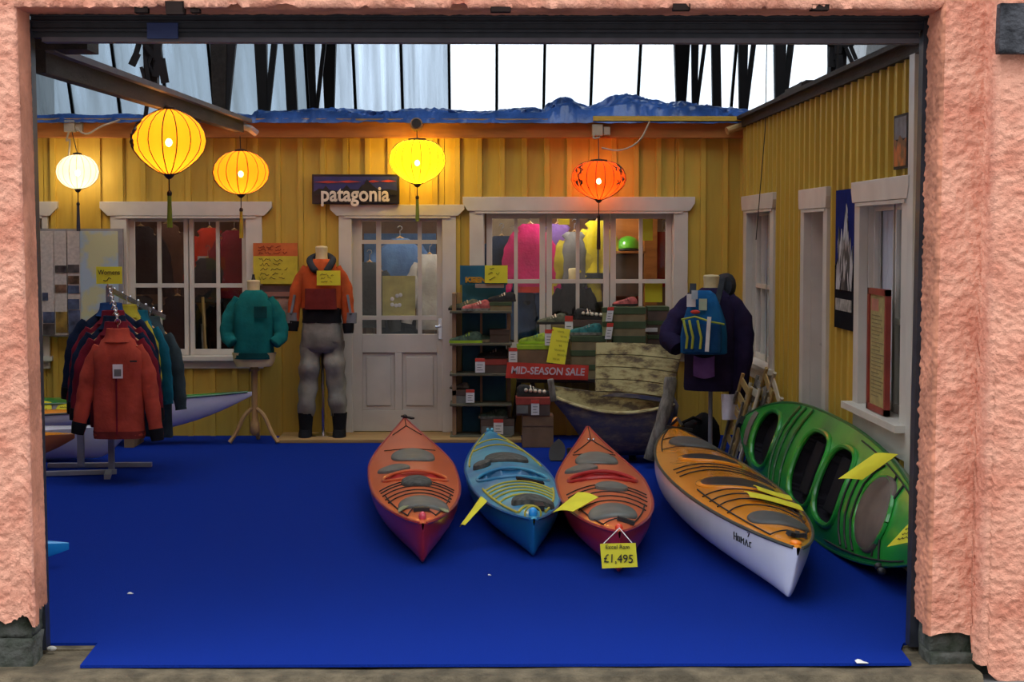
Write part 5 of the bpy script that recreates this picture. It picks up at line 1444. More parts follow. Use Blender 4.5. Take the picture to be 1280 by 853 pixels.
fr = hung('red orange zip fleece hanging foremost on the garment rack', armF, 1.0, 0.04, 0.72, 0.185, 0.085, FB['red_orange'], FB['red_orange'], FB['black'], FB['red_orange'], ph=0.4, zip_=FB['maroon'], hem=FB['rust'],
          sp=[[(-0.125, 0, -0.065), (-0.195, 0.0, -0.24), (-0.245, -0.01, -0.46), (-0.29, -0.02, -0.68)], [(0.125, 0, -0.065), (0.195, 0.0, -0.24), (0.235, -0.01, -0.46), (0.275, -0.02, -0.73)]], sw=0.88)
b = MB(); b.box(-0.02, 0.05, -0.118, -0.113, -0.285, -0.185); tg = b.build('swing_tag', M['paper'], fr, local=True)
b = MB(); b.box(-0.01, 0.04, -0.1195, -0.118, -0.27, -0.22); b.build('tag_print', M['grey_hatch'], tg, local=True)
b = MB(); b.box(0.10, 0.15, -0.112, -0.106, -0.17, -0.158); b.build('chest_mark', M['black'], fr, local=True)
hung('maroon fleece just behind the red orange one on the rack', armF, 0.80, 0.0, 0.70, 0.20, 0.034, FB['maroon'], cuff=FB['black'], collar=FB['maroon'], ph=1.0)
hung('navy fleece between two maroon ones on the rack', armF, 0.62, 0.02, 0.72, 0.21, 0.034, FB['navy'], cuff=FB['black'], collar=FB['navy'], ph=2.0)
hung('dark maroon fleece third from the back on the rack', armF, 0.46, -0.02, 0.70, 0.21, 0.034, FB['maroon'], collar=FB['maroon'], ph=3.0)
hung('navy blue jacket with wide sleeves, rearmost on the front arm of the rack', armF, 0.22, 0.0, 0.84, 0.235, 0.034, FB['navy'], cuff=FB['black'], collar=FB['blue'], ph=4.0)
hung('lemon yellow fleece first on the rear arm of the rack', armB, 0.30, -0.5, 0.70, 0.20, 0.034, FB['lemon'], collar=FB['lemon'], ph=1.5)
hung('bright teal fleece on the rear arm of the rack', armB, 0.50, -0.5, 0.72, 0.20, 0.034, FB['teal_blue'], collar=FB['teal_blue'], ph=2.5)
hung('grey green jacket outermost on the rear arm of the rack', armB, 0.72, -0.5, 0.86, 0.21, 0.034, FB['grey_green'], collar=FB['grey_green'], ph=3.5)

# ---- display forms
def neck_form(t, z0, z1, r, m):
    b = MB(); b.lathe([(z0, r * 1.05), ((z0 + z1) / 2, r * 0.92), (z1 - 0.01, r), (z1, r * 0.85), (z1 + 0.004, 0.01)], n=18, sy=0.95); b.build('neck_cap', m, t, smooth=True, local=True)
# teal fleece on a wooden tripod
p = at(317, 365, 15.12)
t = thing('torso_form', 'cream torso form in teal fleece on a wooden tripod stand', 'mannequin', (p.x, 15.12, 0))
g = thing('clothing', None, None); g.parent = t
zn = p.z - 0.0
tt = MB(Matrix.Translation((0, 0, zn)))
def parts_at(z):
    """garment parts are made in a frame at the neck, then hang under the thing"""
    return None
def dressed(t, z, fn):
    before = set(COL.objects); fn(); 
    for o in COL.objects:
        if o not in before and o.parent is t: o.location.z += z
bpy.data.objects.remove(g)
def f1():
    garment(t, 0.57, 0.175, 0.125, FB['teal'], FB['teal'], None, collar=None, ph=0.8, sw=0.95, neck=0.07, hem=FB['dark_teal'], fold=0.03,
            sp=[[(-0.12, 0, -0.06), (-0.19, 0.0, -0.20), (-0.225, -0.03, -0.36), (-0.17, -0.09, -0.44)], [(0.12, 0, -0.06), (0.195, 0.0, -0.20), (0.235, -0.03, -0.37), (0.18, -0.09, -0.44)]])
    neck_form(t, -0.06, 0.10, 0.058, M['cream'])
    b = MB(); b.lathe([(0.10, 0.02), (0.125, 0.012), (0.15, 0.01)], n=8); b.build('finial', M['black'], t, local=True)
    b = MB(); b.box(0.02, 0.13, -0.145, -0.135, -0.22, -0.12); b.box(0.06, 0.085, -0.150, -0.145, -0.14, -0.12); b.build('chest_pocket', FB['dark_teal'], t, local=True)
    b = MB(); b.loft([sect(-0.52, 0.19, 0.12), sect(-0.60, 0.175, 0.11), sect(-0.64, 0.15, 0.10)]); b.build('form_base', M['cream'], t, smooth=True, local=True)
    b = MB(); b.lathe([(-0.64, 0.03), (-0.67, 0.045), (-0.69, 0.03), (-1.10, 0.024), (-1.13, 0.04), (-1.20, 0.045), (-1.24, 0.02)], n=12); b.build('turned_post', M['pine'], t, smooth=True, local=True)
dressed(t, zn, f1)
for a in (200, 340, 90):
    a = math.radians(a); b = MB(); rr = [0.02, 0.09, 0.16, 0.22]; zz = [0.30, 0.24, 0.10, 0.015]
    b.tube(smooth_path([(rr[k] * math.cos(a), rr[k] * math.sin(a), zz[k]) for k in range(4)], 4), 0.018, 8); b.build('leg', M['pine'], t, smooth=True, local=True)
# orange jacket and waders
p = at(402, 326, 15.38)
t = thing('mannequin', 'headless mannequin in orange jacket and grey waders left of the shop door', 'mannequin', (p.x, 15.38, 0.03))
def f2():
    garment(t, 0.42, 0.18, 0.12, FB['orange'], FB['orange'], FB['black'], ph=0.2, fold=0.03, sw=0.85,
            sp=[[(-0.12, 0, -0.06), (-0.20, 0.0, -0.22), (-0.24, -0.03, -0.42), (-0.25, -0.05, -0.60)], [(0.12, 0, -0.06), (0.195, 0.0, -0.22), (0.225, -0.03, -0.42), (0.235, -0.05, -0.62)]])
    neck_form(t, -0.02, 0.125, 0.055, M['cream'])
    b = MB(); b.tube(smooth_path([(-0.035, -0.115, -0.10), (-0.085, -0.075, -0.035), (-0.095, 0.0, 0.015), (0, 0.075, 0.05), (0.095, 0.0, 0.015), (0.085, -0.075, -0.035), (0.045, -0.115, -0.10)], 4), [0.012] + [0.030] * 23 + [0.012], 10); b.build('collar', FB['slate'], t, smooth=True, local=True)
    for s_ in (-1, 1):
        b = MB(); b.sheet(lambda u, v: (s_ * (0.23 + 0.028 * u) , -0.068 - 0.03 * u + 0.012 * math.cos(v * PI), -0.30 - 0.16 * u + (v - .5) * 0.01), 4, 4, 0.02); b.build('sleeve_stripe', FB['grey'], t, smooth=True, local=True)
        b = MB(); e = Vector((s_ * 0.255, -0.043, -0.545)); b.tube([e + Vector((0, 0.01, 0.09)), e], [0.053, 0.05], 12); b.build('sleeve_end', FB['grey'], t, smooth=True, local=True)
    b = MB(); b.loft([sect(-0.24, 0.135, 0.03, cy=-0.115), sect(-0.42, 0.14, 0.03, cy=-0.115)]); b.build('chest_panel', FB['rust'], t, smooth=True, local=True)
    b = MB(); b.loft([sect(-0.41, 0.172, 0.125), sect(-0.50, 0.168, 0.125), sect(-0.54, 0.175, 0.125)]); b.build('waist_belt', FB['black'], t, smooth=True, local=True)
    # waders: one continuous pair of trousers
    b = MB(); b.loft([sect(-0.52, 0.165, 0.12, fold=0.03), sect(-0.62, 0.18, 0.13, fold=0.05), sect(-0.74, 0.185, 0.135, fold=0.05), sect(-0.80, 0.15, 0.10, fold=0.03)]); b.build('waders', FB['waders'], t, smooth=True, local=True, auto=80)
    for s_ in (-1, 1):
        b = MB(); rings = []
        for k in range(15):
            q = k / 14; z = -0.70 - 0.66 * q; rr = 0.098 - 0.026 * q + 0.008 * math.sin(k * 1.7 + s_)
            rings.append(sect(z, rr, rr * 1.05, cx=s_ * (0.088 + 0.055 * q), cy=-0.01 + 0.02 * math.sin(k), fold=0.07, k=5, ph=s_ + k * .3, sq=2.1))
        b.loft(rings); b.build('wader_leg', FB['waders'], t, smooth=True, local=True, auto=80)
        b = MB(); cx = s_ * 0.148
        b.loft([sect(-1.33, 0.068, 0.075, cx=cx), sect(-1.42, 0.06, 0.07, cx=cx), sect(-1.475, 0.056, 0.07, cx=cx, cy=-0.005), sect(-1.508, 0.058, 0.11, cx=cx, cy=-0.035), sect(-1.5385, 0.058, 0.125, cx=cx, cy=-0.045)]); bt = b.build('boot', FB['black'], t, smooth=True, local=True)
zn2 = p.z - 0.03
dressed(t, zn2, f2)
zb_ = zn2 - 1.567
for o in t.children:
    if o.name.startswith('boot') or o.name.startswith('wader'): pass

b = MB(); b.tube([(0, 0.04, 0.012), (0, 0.04, zn2 - 0.7)], 0.014, 10); b.build('pole', M['chrome'], t, local=True)
b = MB(); b.lathe([(0, 0.13), (0.01, 0.13), (0.016, 0.06), (0.03, 0.03), (0.032, 0.005)], c=(0, 0.04, 0), n=28); b.build('base_plate', M['chrome'], t, smooth=True, local=True)
x0, x1, z0, z1 = px_rect(396, 357, 425.5, 338.5, 15.235)
t = thing('price_card', 'yellow card pinned on the chest of the orange jacket', 'price card', ((x0 + x1) / 2, 15.235, z0))
b = MB(); b.box(x0, x1, 15.235, 15.239, z0, z1); b.build('card', M['card'], t); scribble(t, x0 + .02, x1 - .02, z0 + .02, z1 - .02, 15.233, 3, seed=12, r=0.0016)
# purple jacket on a pole, backpack hung on its front
p = at(889, 362, 14.0)
t = thing('torso_form', 'pole-mounted form in dark purple jacket beside the far right window', 'mannequin', (p.x, 14.0, 0), (0, 0, -0.35))
def f3():
    garment(t, 0.80, 0.215, 0.15, FB['purple_navy'], FB['purple_navy'], FB['dark_purple'], ph=1.8, fold=0.04, sw=1.25, hem=FB['dark_purple'],
            sp=[[(-0.13, 0, -0.07), (-0.24, -0.05, -0.22), (-0.31, -0.14, -0.38), (-0.22, -0.22, -0.46)], [(0.13, 0, -0.07), (0.235, 0.0, -0.24), (0.265, -0.02, -0.50), (0.22, -0.02, -0.86)]])
    neck_form(t, -0.02, 0.115, 0.066, M['cream'])
    b = MB(); rings = []
    for k in range(9):
        q = k / 8; a = -0.4 + q * 2.6; b_r = 0.075 + 0.03 * math.sin(q * PI)
        rings.append([Vector((0.05 + 0.08 * math.cos(a), 0.06 + 0.08 * math.sin(a), 0.03)) + Vector((math.cos(a) * b_r * math.cos(w_) * .6, math.sin(a) * b_r * math.cos(w_) * .6, b_r * math.sin(w_) * 0.95)) for w_ in [2 * PI * j / 12 for j in range(12)]])
    b.loft(rings); b.build('hood', FB['slate'], t, smooth=True, local=True)
    b = MB(); b.sheet(lambda u, v: (-0.10 + 0.17 * u, -0.166 - 0.01 * math.sin(v * PI), -0.68 + 0.16 * v - 0.02 * math.sin(u * PI)), 8, 6, 0.012); b.build('pocket_flap', FB['violet'], t, smooth=True, local=True)
dressed(t, p.z, f3)
b = MB(); b.tube([(0, 0, 0.012), (0, 0, p.z - 0.75)], 0.017, 10); b.build('pole', M['steel'], t, local=True)
b = MB(); b.lathe([(0, 0.11), (0.012, 0.11), (0.02, 0.04), (0.04, 0.022)], n=28); b.build('base_plate', M['steel'], t, smooth=True, local=True)
Mj = t.matrix_basis.copy()
c = at(880, 400, 13.78)
t = thing('backpack', 'bright blue backpack with lime cords worn on the purple jacket', 'backpack', c, (0, 0, -0.30))
bp_blue = fabric('backpack_blue', (0.012, 0.12, 0.34)); bp_lime = mat('lime_cord', (0.40, 0.46, 0.05), 0.7)
b = MB(); b.loft([sect(-0.27, 0.165, 0.065), sect(-0.26, 0.185, 0.085), sect(-0.13, 0.185, 0.10, fold=.02), sect(0.0, 0.165, 0.095, fold=.02), sect(0.12, 0.125, 0.08), sect(0.20, 0.09, 0.06), sect(0.23, 0.05, 0.03)]); b.build('pack_body', bp_blue, t, smooth=True, local=True)
b = MB(); b.loft([sect(-0.25, 0.15, 0.04, cy=-0.085), sect(-0.15, 0.16, 0.055, cy=-0.085), sect(-0.03, 0.15, 0.04, cy=-0.085)]); b.build('front_pocket', fabric('backpack_dark_blue', (0.01, 0.07, 0.22)), t, smooth=True, local=True)
for k, x in enumerate((-0.12, -0.075, -0.01)):
    b = MB(); b.tube([(x - 0.02, -0.12, 0.0), (x, -0.145, -0.07), (x + 0.015, -0.145, -0.13), (x + 0.005, -0.135, -0.22)], 0.011, 6); b.build('lime_strap', bp_lime, t, smooth=True, local=True)
b = MB(); b.tube([(-0.16, -0.09, 0.005), (-0.05, -0.125, 0.03), (0.08, -0.12, -0.01), (0.17, -0.06, -0.03)], 0.008, 6); b.build('lime_piping', bp_lime, t, smooth=True, local=True)
b = MB(); b.bar((0.065, -0.13, 0.03), (0.05, -0.145, -0.24), 0.03, 0.01, up=(0, 1, 0)); b.build('white_strap', M['paper'], t, local=True)
b = MB(); b.sheet(lambda u, v: (0.10 + 0.03 * v + 0.045 * (u - .5), 0.0 + 0.10 * v, 0.12 + 0.20 * v), 3, 8, 0.015); b.build('shoulder_strap', FB['slate'], t, smooth=True, local=True)
b = MB(); b.sheet(lambda u, v: (-0.09 - 0.01 * v + 0.05 * (u - .5), -0.03 + 0.10 * v, 0.12 + 0.16 * v), 3, 8, 0.015); b.build('shoulder_strap', FB['slate'], t, smooth=True, local=True)
for (x, y, z, s_, m_) in ((-0.085, -0.095, 0.155, 0.05, M['paper']), (0.01, -0.105, 0.125, 0.045, mat('pale_green_tag', (0.45, 0.55, 0.40), 0.7)), (-0.055, -0.11, 0.20, 0.035, mat('grey_blue_tag', (0.42, 0.50, 0.56), 0.7))):
    b = MB(); b.box(x - s_ * .7, x + s_ * .7, y - 0.004, y, z - s_, z + s_); b.build('swing_tag', m_, t, local=True)
b = MB(); b.ball((-0.05, -0.105, 0.065), 0.032, 10, 1.2, 0.3, 0.5); b.build('red_emblem', M['red_print'], t, smooth=True, local=True)
# carrier bag hanging at its hem
p = at(909, 507, 13.75); b = MB()
b.sheet(lambda u, v: (p.x + (u - .5) * (0.10 + 0.06 * v) + 0.04 * v, 13.72 + 0.02 * math.sin(u * 7 + v * 3), p.z + 0.09 - 0.20 * v), 10, 8, 0.006)
tag(b.build('paper_leaflet', mat('white_lilac_paper', (0.62, 0.60, 0.68), 0.7), smooth=True), 'crumpled white leaflet hanging below the hem of the purple jacket', 'leaflet')
# ---------------------------------------------------------------- shoes, boxes, tags
M['cardboard'] = mat('brown_cardboard', (0.20, 0.12, 0.065), 0.8)
M['box_green'] = mat('dark_green_box_lid', (0.055, 0.085, 0.035), 0.7)
M['box_olive'] = mat('olive_brown_box', (0.22, 0.17, 0.085), 0.75)
M['box_red'] = mat('red_box_lid', (0.35, 0.05, 0.035), 0.7)
M['box_dark'] = mat('dark_brown_box', (0.10, 0.065, 0.05), 0.8)
M['lime'] = mat('lime_rubber', (0.32, 0.50, 0.02), 0.6)
M['sole_dark'] = mat('dark_sole', (0.025, 0.022, 0.02), 0.7)
M['stud'] = mat('cream_bead', (0.72, 0.66, 0.52), 0.6)
M['shelf_teal'] = mat('teal_blue_display_card', (0.02, 0.16, 0.24), 0.6, var=.25, scale=3, col2=(0.01, 0.09, 0.15))
def shoe(lab, x, y, z, L, upper, sole, ang, studs=None, cat='shoe', group='shoes on display'):
    t = thing('sports_shoe', lab, cat, (x, y, z), (0, 0, ang), group=group)
    b = MB(); rings = []
    prof = [(0.0, .030, .055), (0.08, .036, .075), (0.22, .038, .080), (0.38, .036, .066), (0.55, .040, .050), (0.72, .045, .040), (0.86, .042, .032), (0.96, .028, .022), (1.0, .010, .010)]
    sc = L / 0.27
    for u, w, h in prof:
        rings.append([Vector(((u - .5) * L, math.cos(PI * j / 11) * w * sc, 0.018 * sc + math.sin(PI * j / 11) ** .8 * h * sc if 0 < j < 11 else 0.018 * sc)) for j in range(12)])
    b.loft(rings); b.build('upper', upper, t, smooth=True, local=True, auto=70)
    b = MB(); b.loft([[Vector(((u - .5) * L * 1.03, math.cos(2 * PI * j / 14) * w * sc * 1.06, zz)) for u, w in [(prof[0][0], 0)] for j in range(14)] for zz in ()] or [[Vector(((u - .5) * L * 1.03, s_ * w * sc * 1.08, zz)) for s_, zz in ((-1, 0), (1, 0), (1, 0.022 * sc), (-1, 0.022 * sc))] for u, w, h in prof]); b.build('sole', sole, t, local=True)
    b = MB()
    for k in range(4):
        u = 0.40 + 0.085 * k; b.tube([((u - .5) * L, -0.03 * sc, (0.062 - .006 * k) * sc), ((u - .5) * L, 0, (0.086 - .013 * k) * sc), ((u - .5) * L, 0.03 * sc, (0.062 - .006 * k) * sc)], 0.006 * sc, 5)
    b.build('laces', studs or sole, t, local=True)
    if studs:
        b = MB()
        for k in range(5):
            u = 0.25 + 0.14 * k; b.ball(((u - .5) * L, -0.037 * sc, 0.052 * sc - .004 * k), 0.016 * sc, 8)
        b.build('bead', studs, t, smooth=True, local=True)
    return t
def shoebox(lab, x0, x1, y0, y1, z0, h, body, lid, lidh=0.42, group='shoe boxes'):
    t = thing('shoe_box', lab, 'box', ((x0 + x1) / 2, (y0 + y1) / 2, z0), group=group)
    b = MB(); b.box(x0 + .004, x1 - .004, y0 + .004, y1 - .004, z0, z0 + h * (1 - lidh * .3)); b.build('body', body, t)
    b = MB(); b.box(x0, x1, y0, y1, z0 + h * (1 - lidh), z0 + h - 0.002); b.build('lid', lid, t, bevel=0.003)
    return t
def price_tag(lab, px0, py0, px1, py1, Y, lean=0.0):
    a, c, e, f = px_rect(px0, py0, px1, py1, Y); t = thing('price_tag', lab, 'price tag', ((a + c) / 2, Y, e), (0, 0, 0), group='red and white price tags')
    sh = Matrix(((1, 0, lean, 0), (0, 1, 0, 0), (0, 0, 1, 0), (0, 0, 0, 1)))
    w = (c - a) / 2; h = f - e
    b = MB(sh); b.box(-w, w, -0.004, 0.0, 0, h); b.build('card', M['paper'], t, local=True)
    b = MB(sh); b.box(-w, w, -0.006, -0.004, h * .76, h); b.build('red_heading', M['red_print'], t, local=True)
    b = MB(sh)
    for k in range(3): b.box(-w * .6, w * (.6 - .3 * (k % 2)), -0.0055, -0.004, h * (.16 + .18 * k), h * (.20 + .18 * k))
    b.build('print_lines', M['grey_hatch'], t, local=True)
    return t

# display stand with five shelves
YS = 15.25
xl, xr_ = at(565, 400, YS).x, at(640, 400, YS).x
t = thing('shoe_stand', 'teal-backed wooden shoe stand with five shelves beside the shop door', 'shelf', ((xl + xr_) / 2, 15.42, 0.03))
shz = [at(600, y, YS).z for y in (389, 429.5, 467.5, 505.5, 546)]
shz[4] = 0.045
top = at(600, 352, 15.5).z
for a, c in ((565, 570), (570.5, 576)):
    q0 = at(a, 400, YS).x; q1 = at(c, 400, YS).x
    b = MB(); b.box(q0, q1, 15.30 if a < 570 else 15.55, 15.60, 0.03, top - 0.1); b.build('post', M['brownwood'] if a < 570 else M['pine'], t)
b = MB(); b.box(at(634, 400, YS).x, at(639, 400, YS).x, 15.50, 15.60, 0.03, shz[0]); b.build('post', M['brownwood'], t)
b = MB(); b.box(at(577, 400, YS).x, at(633, 400, YS).x, 15.58, 15.60, 0.03, top); b.build('back_panel', M['shelf_teal'], t)
b = MB(); b.box(at(600, 400, YS).x, at(603, 400, YS).x, 15.45, 15.58, 0.05, shz[0]); b.build('divider', M['brownwood'], t)
for z in shz:
    b = MB(); b.box(xl - 0.02, xr_, YS, 15.60, z - 0.02, z); b.build('shelf_board', mat('olive_shelf_board', (0.12, 0.11, 0.07), 0.6) if z == shz[0] else bpy.data.materials['olive_shelf_board'], t, bevel=0.003)
x0, x1, z0, z1 = px_rect(575, 352, 634, 332, 15.5)
b = MB(); b.box(x0, x1, 15.49, 15.505, z0 - .03, z1); b.build('header_card', M['shelf_teal'], t)
text('lettering', 'KEEN', 0.062, mat('orange_lettering', (0.55, 0.28, 0.02), 0.6), t, Matrix.Translation(Vector((x0 + 0.14, 15.485, z0 + 0.012)) - Vector(t.location)) @ FACE, bold=0.004, sx=1.25)
a, c, e, f = px_rect(594, 360, 630, 355, 15.49)
b = MB(); b.box(a, c, 15.484, 15.49, e, f); b.build('pale_strip', mat('pale_pink_strip', (0.36, 0.27, 0.22), 0.7), t)
x0, x1, z0, z1 = px_rect(606, 354, 634.5, 332, 15.46)
t2 = thing('price_card', 'yellow handwritten card on the top corner of the shoe stand', 'price card', ((x0 + x1) / 2, 15.46, z0))
b = MB(); b.box(x0, x1, 15.462, 15.470, z0, z1); b.build('card', M['card'], t2); scribble(t2, x0 + .03, x1 - .03, z0 + .02, z1 - .01, 15.459, 3, seed=22, r=0.002)
def sx(px, Y=15.33): return at(px, 400, Y).x
Ms = lambda n, c: mat(n, c, 0.75, 0.2, 0.3, 25)
SU = dict(olive=Ms('shoe_olive', (0.13, 0.14, 0.09)), pink=Ms('shoe_pink', (0.50, 0.12, 0.11)), blk=Ms('shoe_black', (0.03, 0.03, 0.03)), green=Ms('shoe_green', (0.08, 0.13, 0.09)), grey=Ms('shoe_grey', (0.22, 0.22, 0.19)), teal=Ms('shoe_teal', (0.03, 0.17, 0.17)), cream=Ms('shoe_cream', (0.45, 0.36, 0.22)), ltgreen=Ms('shoe_lime', (0.30, 0.42, 0.04)), maroon=Ms('shoe_maroon', (0.22, 0.05, 0.06)))
shoe('olive sandal with dark sole at the left of the top shelf of the shoe stand', sx(580), 15.42, shz[0], 0.27, SU['olive'], M['sole_dark'], PI + 0.2, SU['cream'])
shoe('pink and red shoe at the front of the top shelf of the shoe stand', sx(596, 15.28), 15.31, shz[0], 0.27, SU['pink'], SU['grey'], PI + 0.35, M['stud'])
shoebox('low olive box under a beaded shoe on the top shelf', sx(612), sx(640), 15.30, 15.5, shz[0], 0.075, M['box_olive'], M['box_green'])
shoe('black sandal with cream beads on a low box on the top shelf', sx(627), 15.36, shz[0] + 0.077, 0.24, SU['blk'], M['sole_dark'], PI + 0.1, M['stud'])
shoe('green trainer with lime sole lying on the second shelf of the stand', sx(582), 15.33, shz[1], 0.28, SU['green'], M['lime'], PI + 0.08)
shoe('dark green trainer with pale toe behind the lime soled one', sx(600), 15.46, shz[1], 0.28, SU['green'], SU['cream'], 0.25)
shoebox('dark brown box at the right end of the second shelf', sx(612), sx(637), 15.36, 15.56, shz[1], 0.115, M['box_dark'], M['box_dark'])
shoebox('red-lidded shoe box on the third shelf of the stand', sx(605), sx(634), 15.30, 15.5, shz[2], 0.125, M['box_dark'], M['box_red'])
shoe('black sandal with white straps on the red-lidded box of the third shelf', sx(616), 15.38, shz[2] + 0.127, 0.26, SU['blk'], M['sole_dark'], PI, M['paper'])
price_tag('red and white price tag on the third shelf beside the red-lidded box', 594, 448, 606, 466, 15.25)
shoebox('grey box with dark lid at the left of the fourth shelf', sx(565), sx(583), 15.30, 15.52, shz[3], 0.12, M['grey_hatch'], M['box_dark'])
shoe('small grey child shoe on the box of the fourth shelf', sx(574), 15.38, shz[3] + 0.122, 0.17, SU['grey'], M['sole_dark'], PI - .3)
price_tag('red and white price tag on the fourth shelf', 582.5, 487, 593, 503.5, 15.25)
shoebox('grey fronted box on the bottom shelf of the stand', sx(601), sx(643), 15.28, 15.5, shz[4], 0.14, M['grey_hatch'], M['box_dark'])
shoe('flat grey shoe on the box of the bottom shelf', sx(616), 15.36, shz[4] + 0.142, 0.25, SU['green'], SU['grey'], PI + .1)
price_tag('red and white price tag on the bottom shelf', 617, 524, 629, 543, 15.25)

# table with the sale boxes
zt_ = at(690, 474, 15.2).z
xa, xb = at(646, 474, 15.2).x, at(842, 474, 15.2).x
t = thing('display_table', 'dark display table stacked with shoe boxes under the right window', 'table', ((xa + xb) / 2, 15.4, 0))
b = MB(); b.box(xa, xb, 15.16, 15.62, zt_ - 0.03, zt_); b.build('table_top', M['dark_wood'], t, bevel=0.003)
for (a, c, y) in ((665, 674, 15.2), (752, 762, 15.2), (650, 640, 15.58), (830, 838, 15.58)):
    b = MB(); b.bar((at(a, 480, 15.3).x, y, zt_ - 0.03), (at(c, 480, 15.3).x, y, 0.0), 0.04, 0.04, up=(0, 1, 0)); b.build('leg', M['dark_wood'], t)
# red banner
t = thing('sale_banner', 'red and white banner reading mid-season sale along the table edge', 'banner', at(684, 473, 15.1))
Pq = [at(632, 473, 15.12), at(735, 475.5, 15.12), at(736, 457, 15.12), at(634, 453, 15.12)]
bf = lambda u, v: (Pq[0] * (1 - u) + Pq[1] * u) * (1 - v) + (Pq[3] * (1 - u) + Pq[2] * u) * v + Vector((0, 0.012 * math.sin(u * 9), 0))
b = MB(); b.sheet(bf, 20, 3, 0.003); b.build('cloth', M['red_print'], t, smooth=True)
text('lettering', 'MID-SEASON SALE', 0.088, mat('banner_lettering', (0.62, 0.52, 0.56), 0.7), t, Matrix.Translation(bf(.5, .55) - Vector(t.location) + Vector((0, -0.016, -0.004))) @ Matrix.Rotation(0.028, 4, 'Y') @ FACE, bold=0.0022, sx=0.88, shear=0.1)
# boxes on the table
def tx(px, Y=15.3): return at(px, 450, Y).x
def tz(py, Y=15.25): return at(690, py, Y).z
shoebox('brown box with lime lid at the left end of the table', tx(646), tx(688), 15.22, 15.45, zt_, tz(431) - zt_, M['cardboard'], M['lime'], 0.14)
shoe('lime green sandal on the lime-lidded box', tx(668), 15.32, tz(431) + 0.004, 0.27, SU['ltgreen'], M['lime'], PI - .2, SU['teal'])
price_tag('red and white price tag on the lime-lidded box', 636, 435, 646.5, 453, 15.2)
b_h = (tz(406, 15.5) - zt_) / 3
for k, lab in enumerate(('lowest', 'middle', 'top')):
    shoebox(lab + ' brown box of the three stacked behind the lime sandal', tx(689, 15.5), tx(716, 15.5), 15.42, 15.6, zt_ + k * b_h, b_h, M['cardboard'], M['box_olive'], 0.3)
shoe('cream beaded sandal on the brown box stack behind the yellow ticket', tx(690, 15.5), 15.5, zt_ + 3 * b_h + .004, 0.27, SU['olive'], M['sole_dark'], PI + .25, M['stud'])
price_tag('tall red and white price tag behind the yellow ticket', 706, 395, 716, 424, 15.36)
price_tag('red and white price tag left of the yellow ticket', 681, 412, 692, 432, 15.2)
m_h = (tz(420) - zt_) / 3
for k, lab in enumerate(('lowest', 'middle', 'top')):
    shoebox(lab + ' green-lidded box of the middle stack beside the yellow ticket', tx(713), tx(757), 15.22, 15.45, zt_ + k * m_h, m_h, M['box_olive'], M['box_green'])
shoe('teal sandal with white sole on the middle box stack', tx(732), 15.32, zt_ + 3 * m_h + .004, 0.29, SU['teal'], SU['grey'], PI)
b = MB()
shoebox('dark green box behind the teal sandal', tx(716, 15.5), tx(757, 15.5), 15.47, 15.6, zt_, tz(400, 15.5) - zt_, M['box_green'], M['box_dark'], .12)
shoe('black sandal with white beads on the dark green box', tx(738, 15.5), 15.54, tz(400, 15.5) + .004, 0.28, SU['blk'], M['sole_dark'], .15, M['stud'])
r_h = (tz(384) - zt_) / 5
for k, lab in enumerate(('lowest', 'second lowest', 'middle', 'second from top', 'topmost')):
    shoebox(lab + ' green-lidded box in the tall right-hand table stack', tx(765), tx(806), 15.22, 15.45, zt_ + k * r_h, r_h, M['box_olive'], M['box_green'], 0.5)
    if k >= 2:
        shoebox(lab + ' dark box behind and right of the tall green-lidded stack', tx(808, 15.45), tx(835, 15.45), 15.36, 15.58, zt_ + k * r_h, r_h, M['box_dark'], M['box_green'], .3)
    else:
        shoebox(lab + ' dark box hidden low right of the tall green-lidded stack', tx(808, 15.45), tx(835, 15.45), 15.36, 15.58, zt_ + k * r_h, r_h, M['box_dark'], M['box_green'], .3)
for k in (3, 4):
    shoebox(('upper' if k == 4 else 'lower') + ' small pale green box squeezed beside the tall stack', tx(752), tx(764), 15.2, 15.3, zt_ + k * r_h, r_h, mat('pale_green_box', (0.33, 0.36, 0.16), 0.7) if k == 3 else bpy.data.materials['pale_green_box'], M['box_green'], .35)
    if k == 3: shoebox('olive filler box under the small pale green boxes', tx(757.5), tx(764), 15.2, 15.3, zt_, 3 * r_h, M['box_olive'], M['box_green'], .1)
price_tag('upper slanted price tag beside the tall box stack', 757, 384, 765, 402, 15.17, 0.15)
price_tag('lower slanted price tag beside the tall box stack', 756, 404, 764, 424, 15.17, 0.15)
shoe('pink beaded shoe on top of the tall box stack', tx(781), 15.34, tz(384) + .006, 0.22, SU['pink'], M['sole_dark'], PI + .3, SU['maroon'])
a, c, e, f = px_rect(806, 415, 822, 410, 15.34)
b = MB(); b.box(a, c, 15.345, 15.352, e, f); tag(b.build('box_label', M['paper']), 'white label on the dark box at the right of the table', 'label')
# yellow ticket leaning on the boxes
Pq = [at(683, 453, 15.16), at(706, 456, 15.16), at(713, 412, 15.2), at(691, 409, 15.2)]
t = thing('price_card', 'tall yellow price list leaning against boxes above the sale banner', 'price card', Pq[0])
pf = lambda u, v: (Pq[0] * (1 - u) + Pq[1] * u) * (1 - v) + (Pq[3] * (1 - u) + Pq[2] * u) * v
b = MB(); b.sheet(pf, 2, 4, 0.004); b.build('card', M['card'], t)
b = MB()
for k in range(7):
    for q in range(1 + k % 2, 3 + k % 3):
        v = .9 - k * .13; u0 = .12 + .2 * q; b.tube([pf(u0 + .05 * i, v + .028 * (-1) ** i) + Vector((0, -0.006, 0)) for i in range(4)], 0.0016, 4)
b.build('handwriting', M['ink'], t)
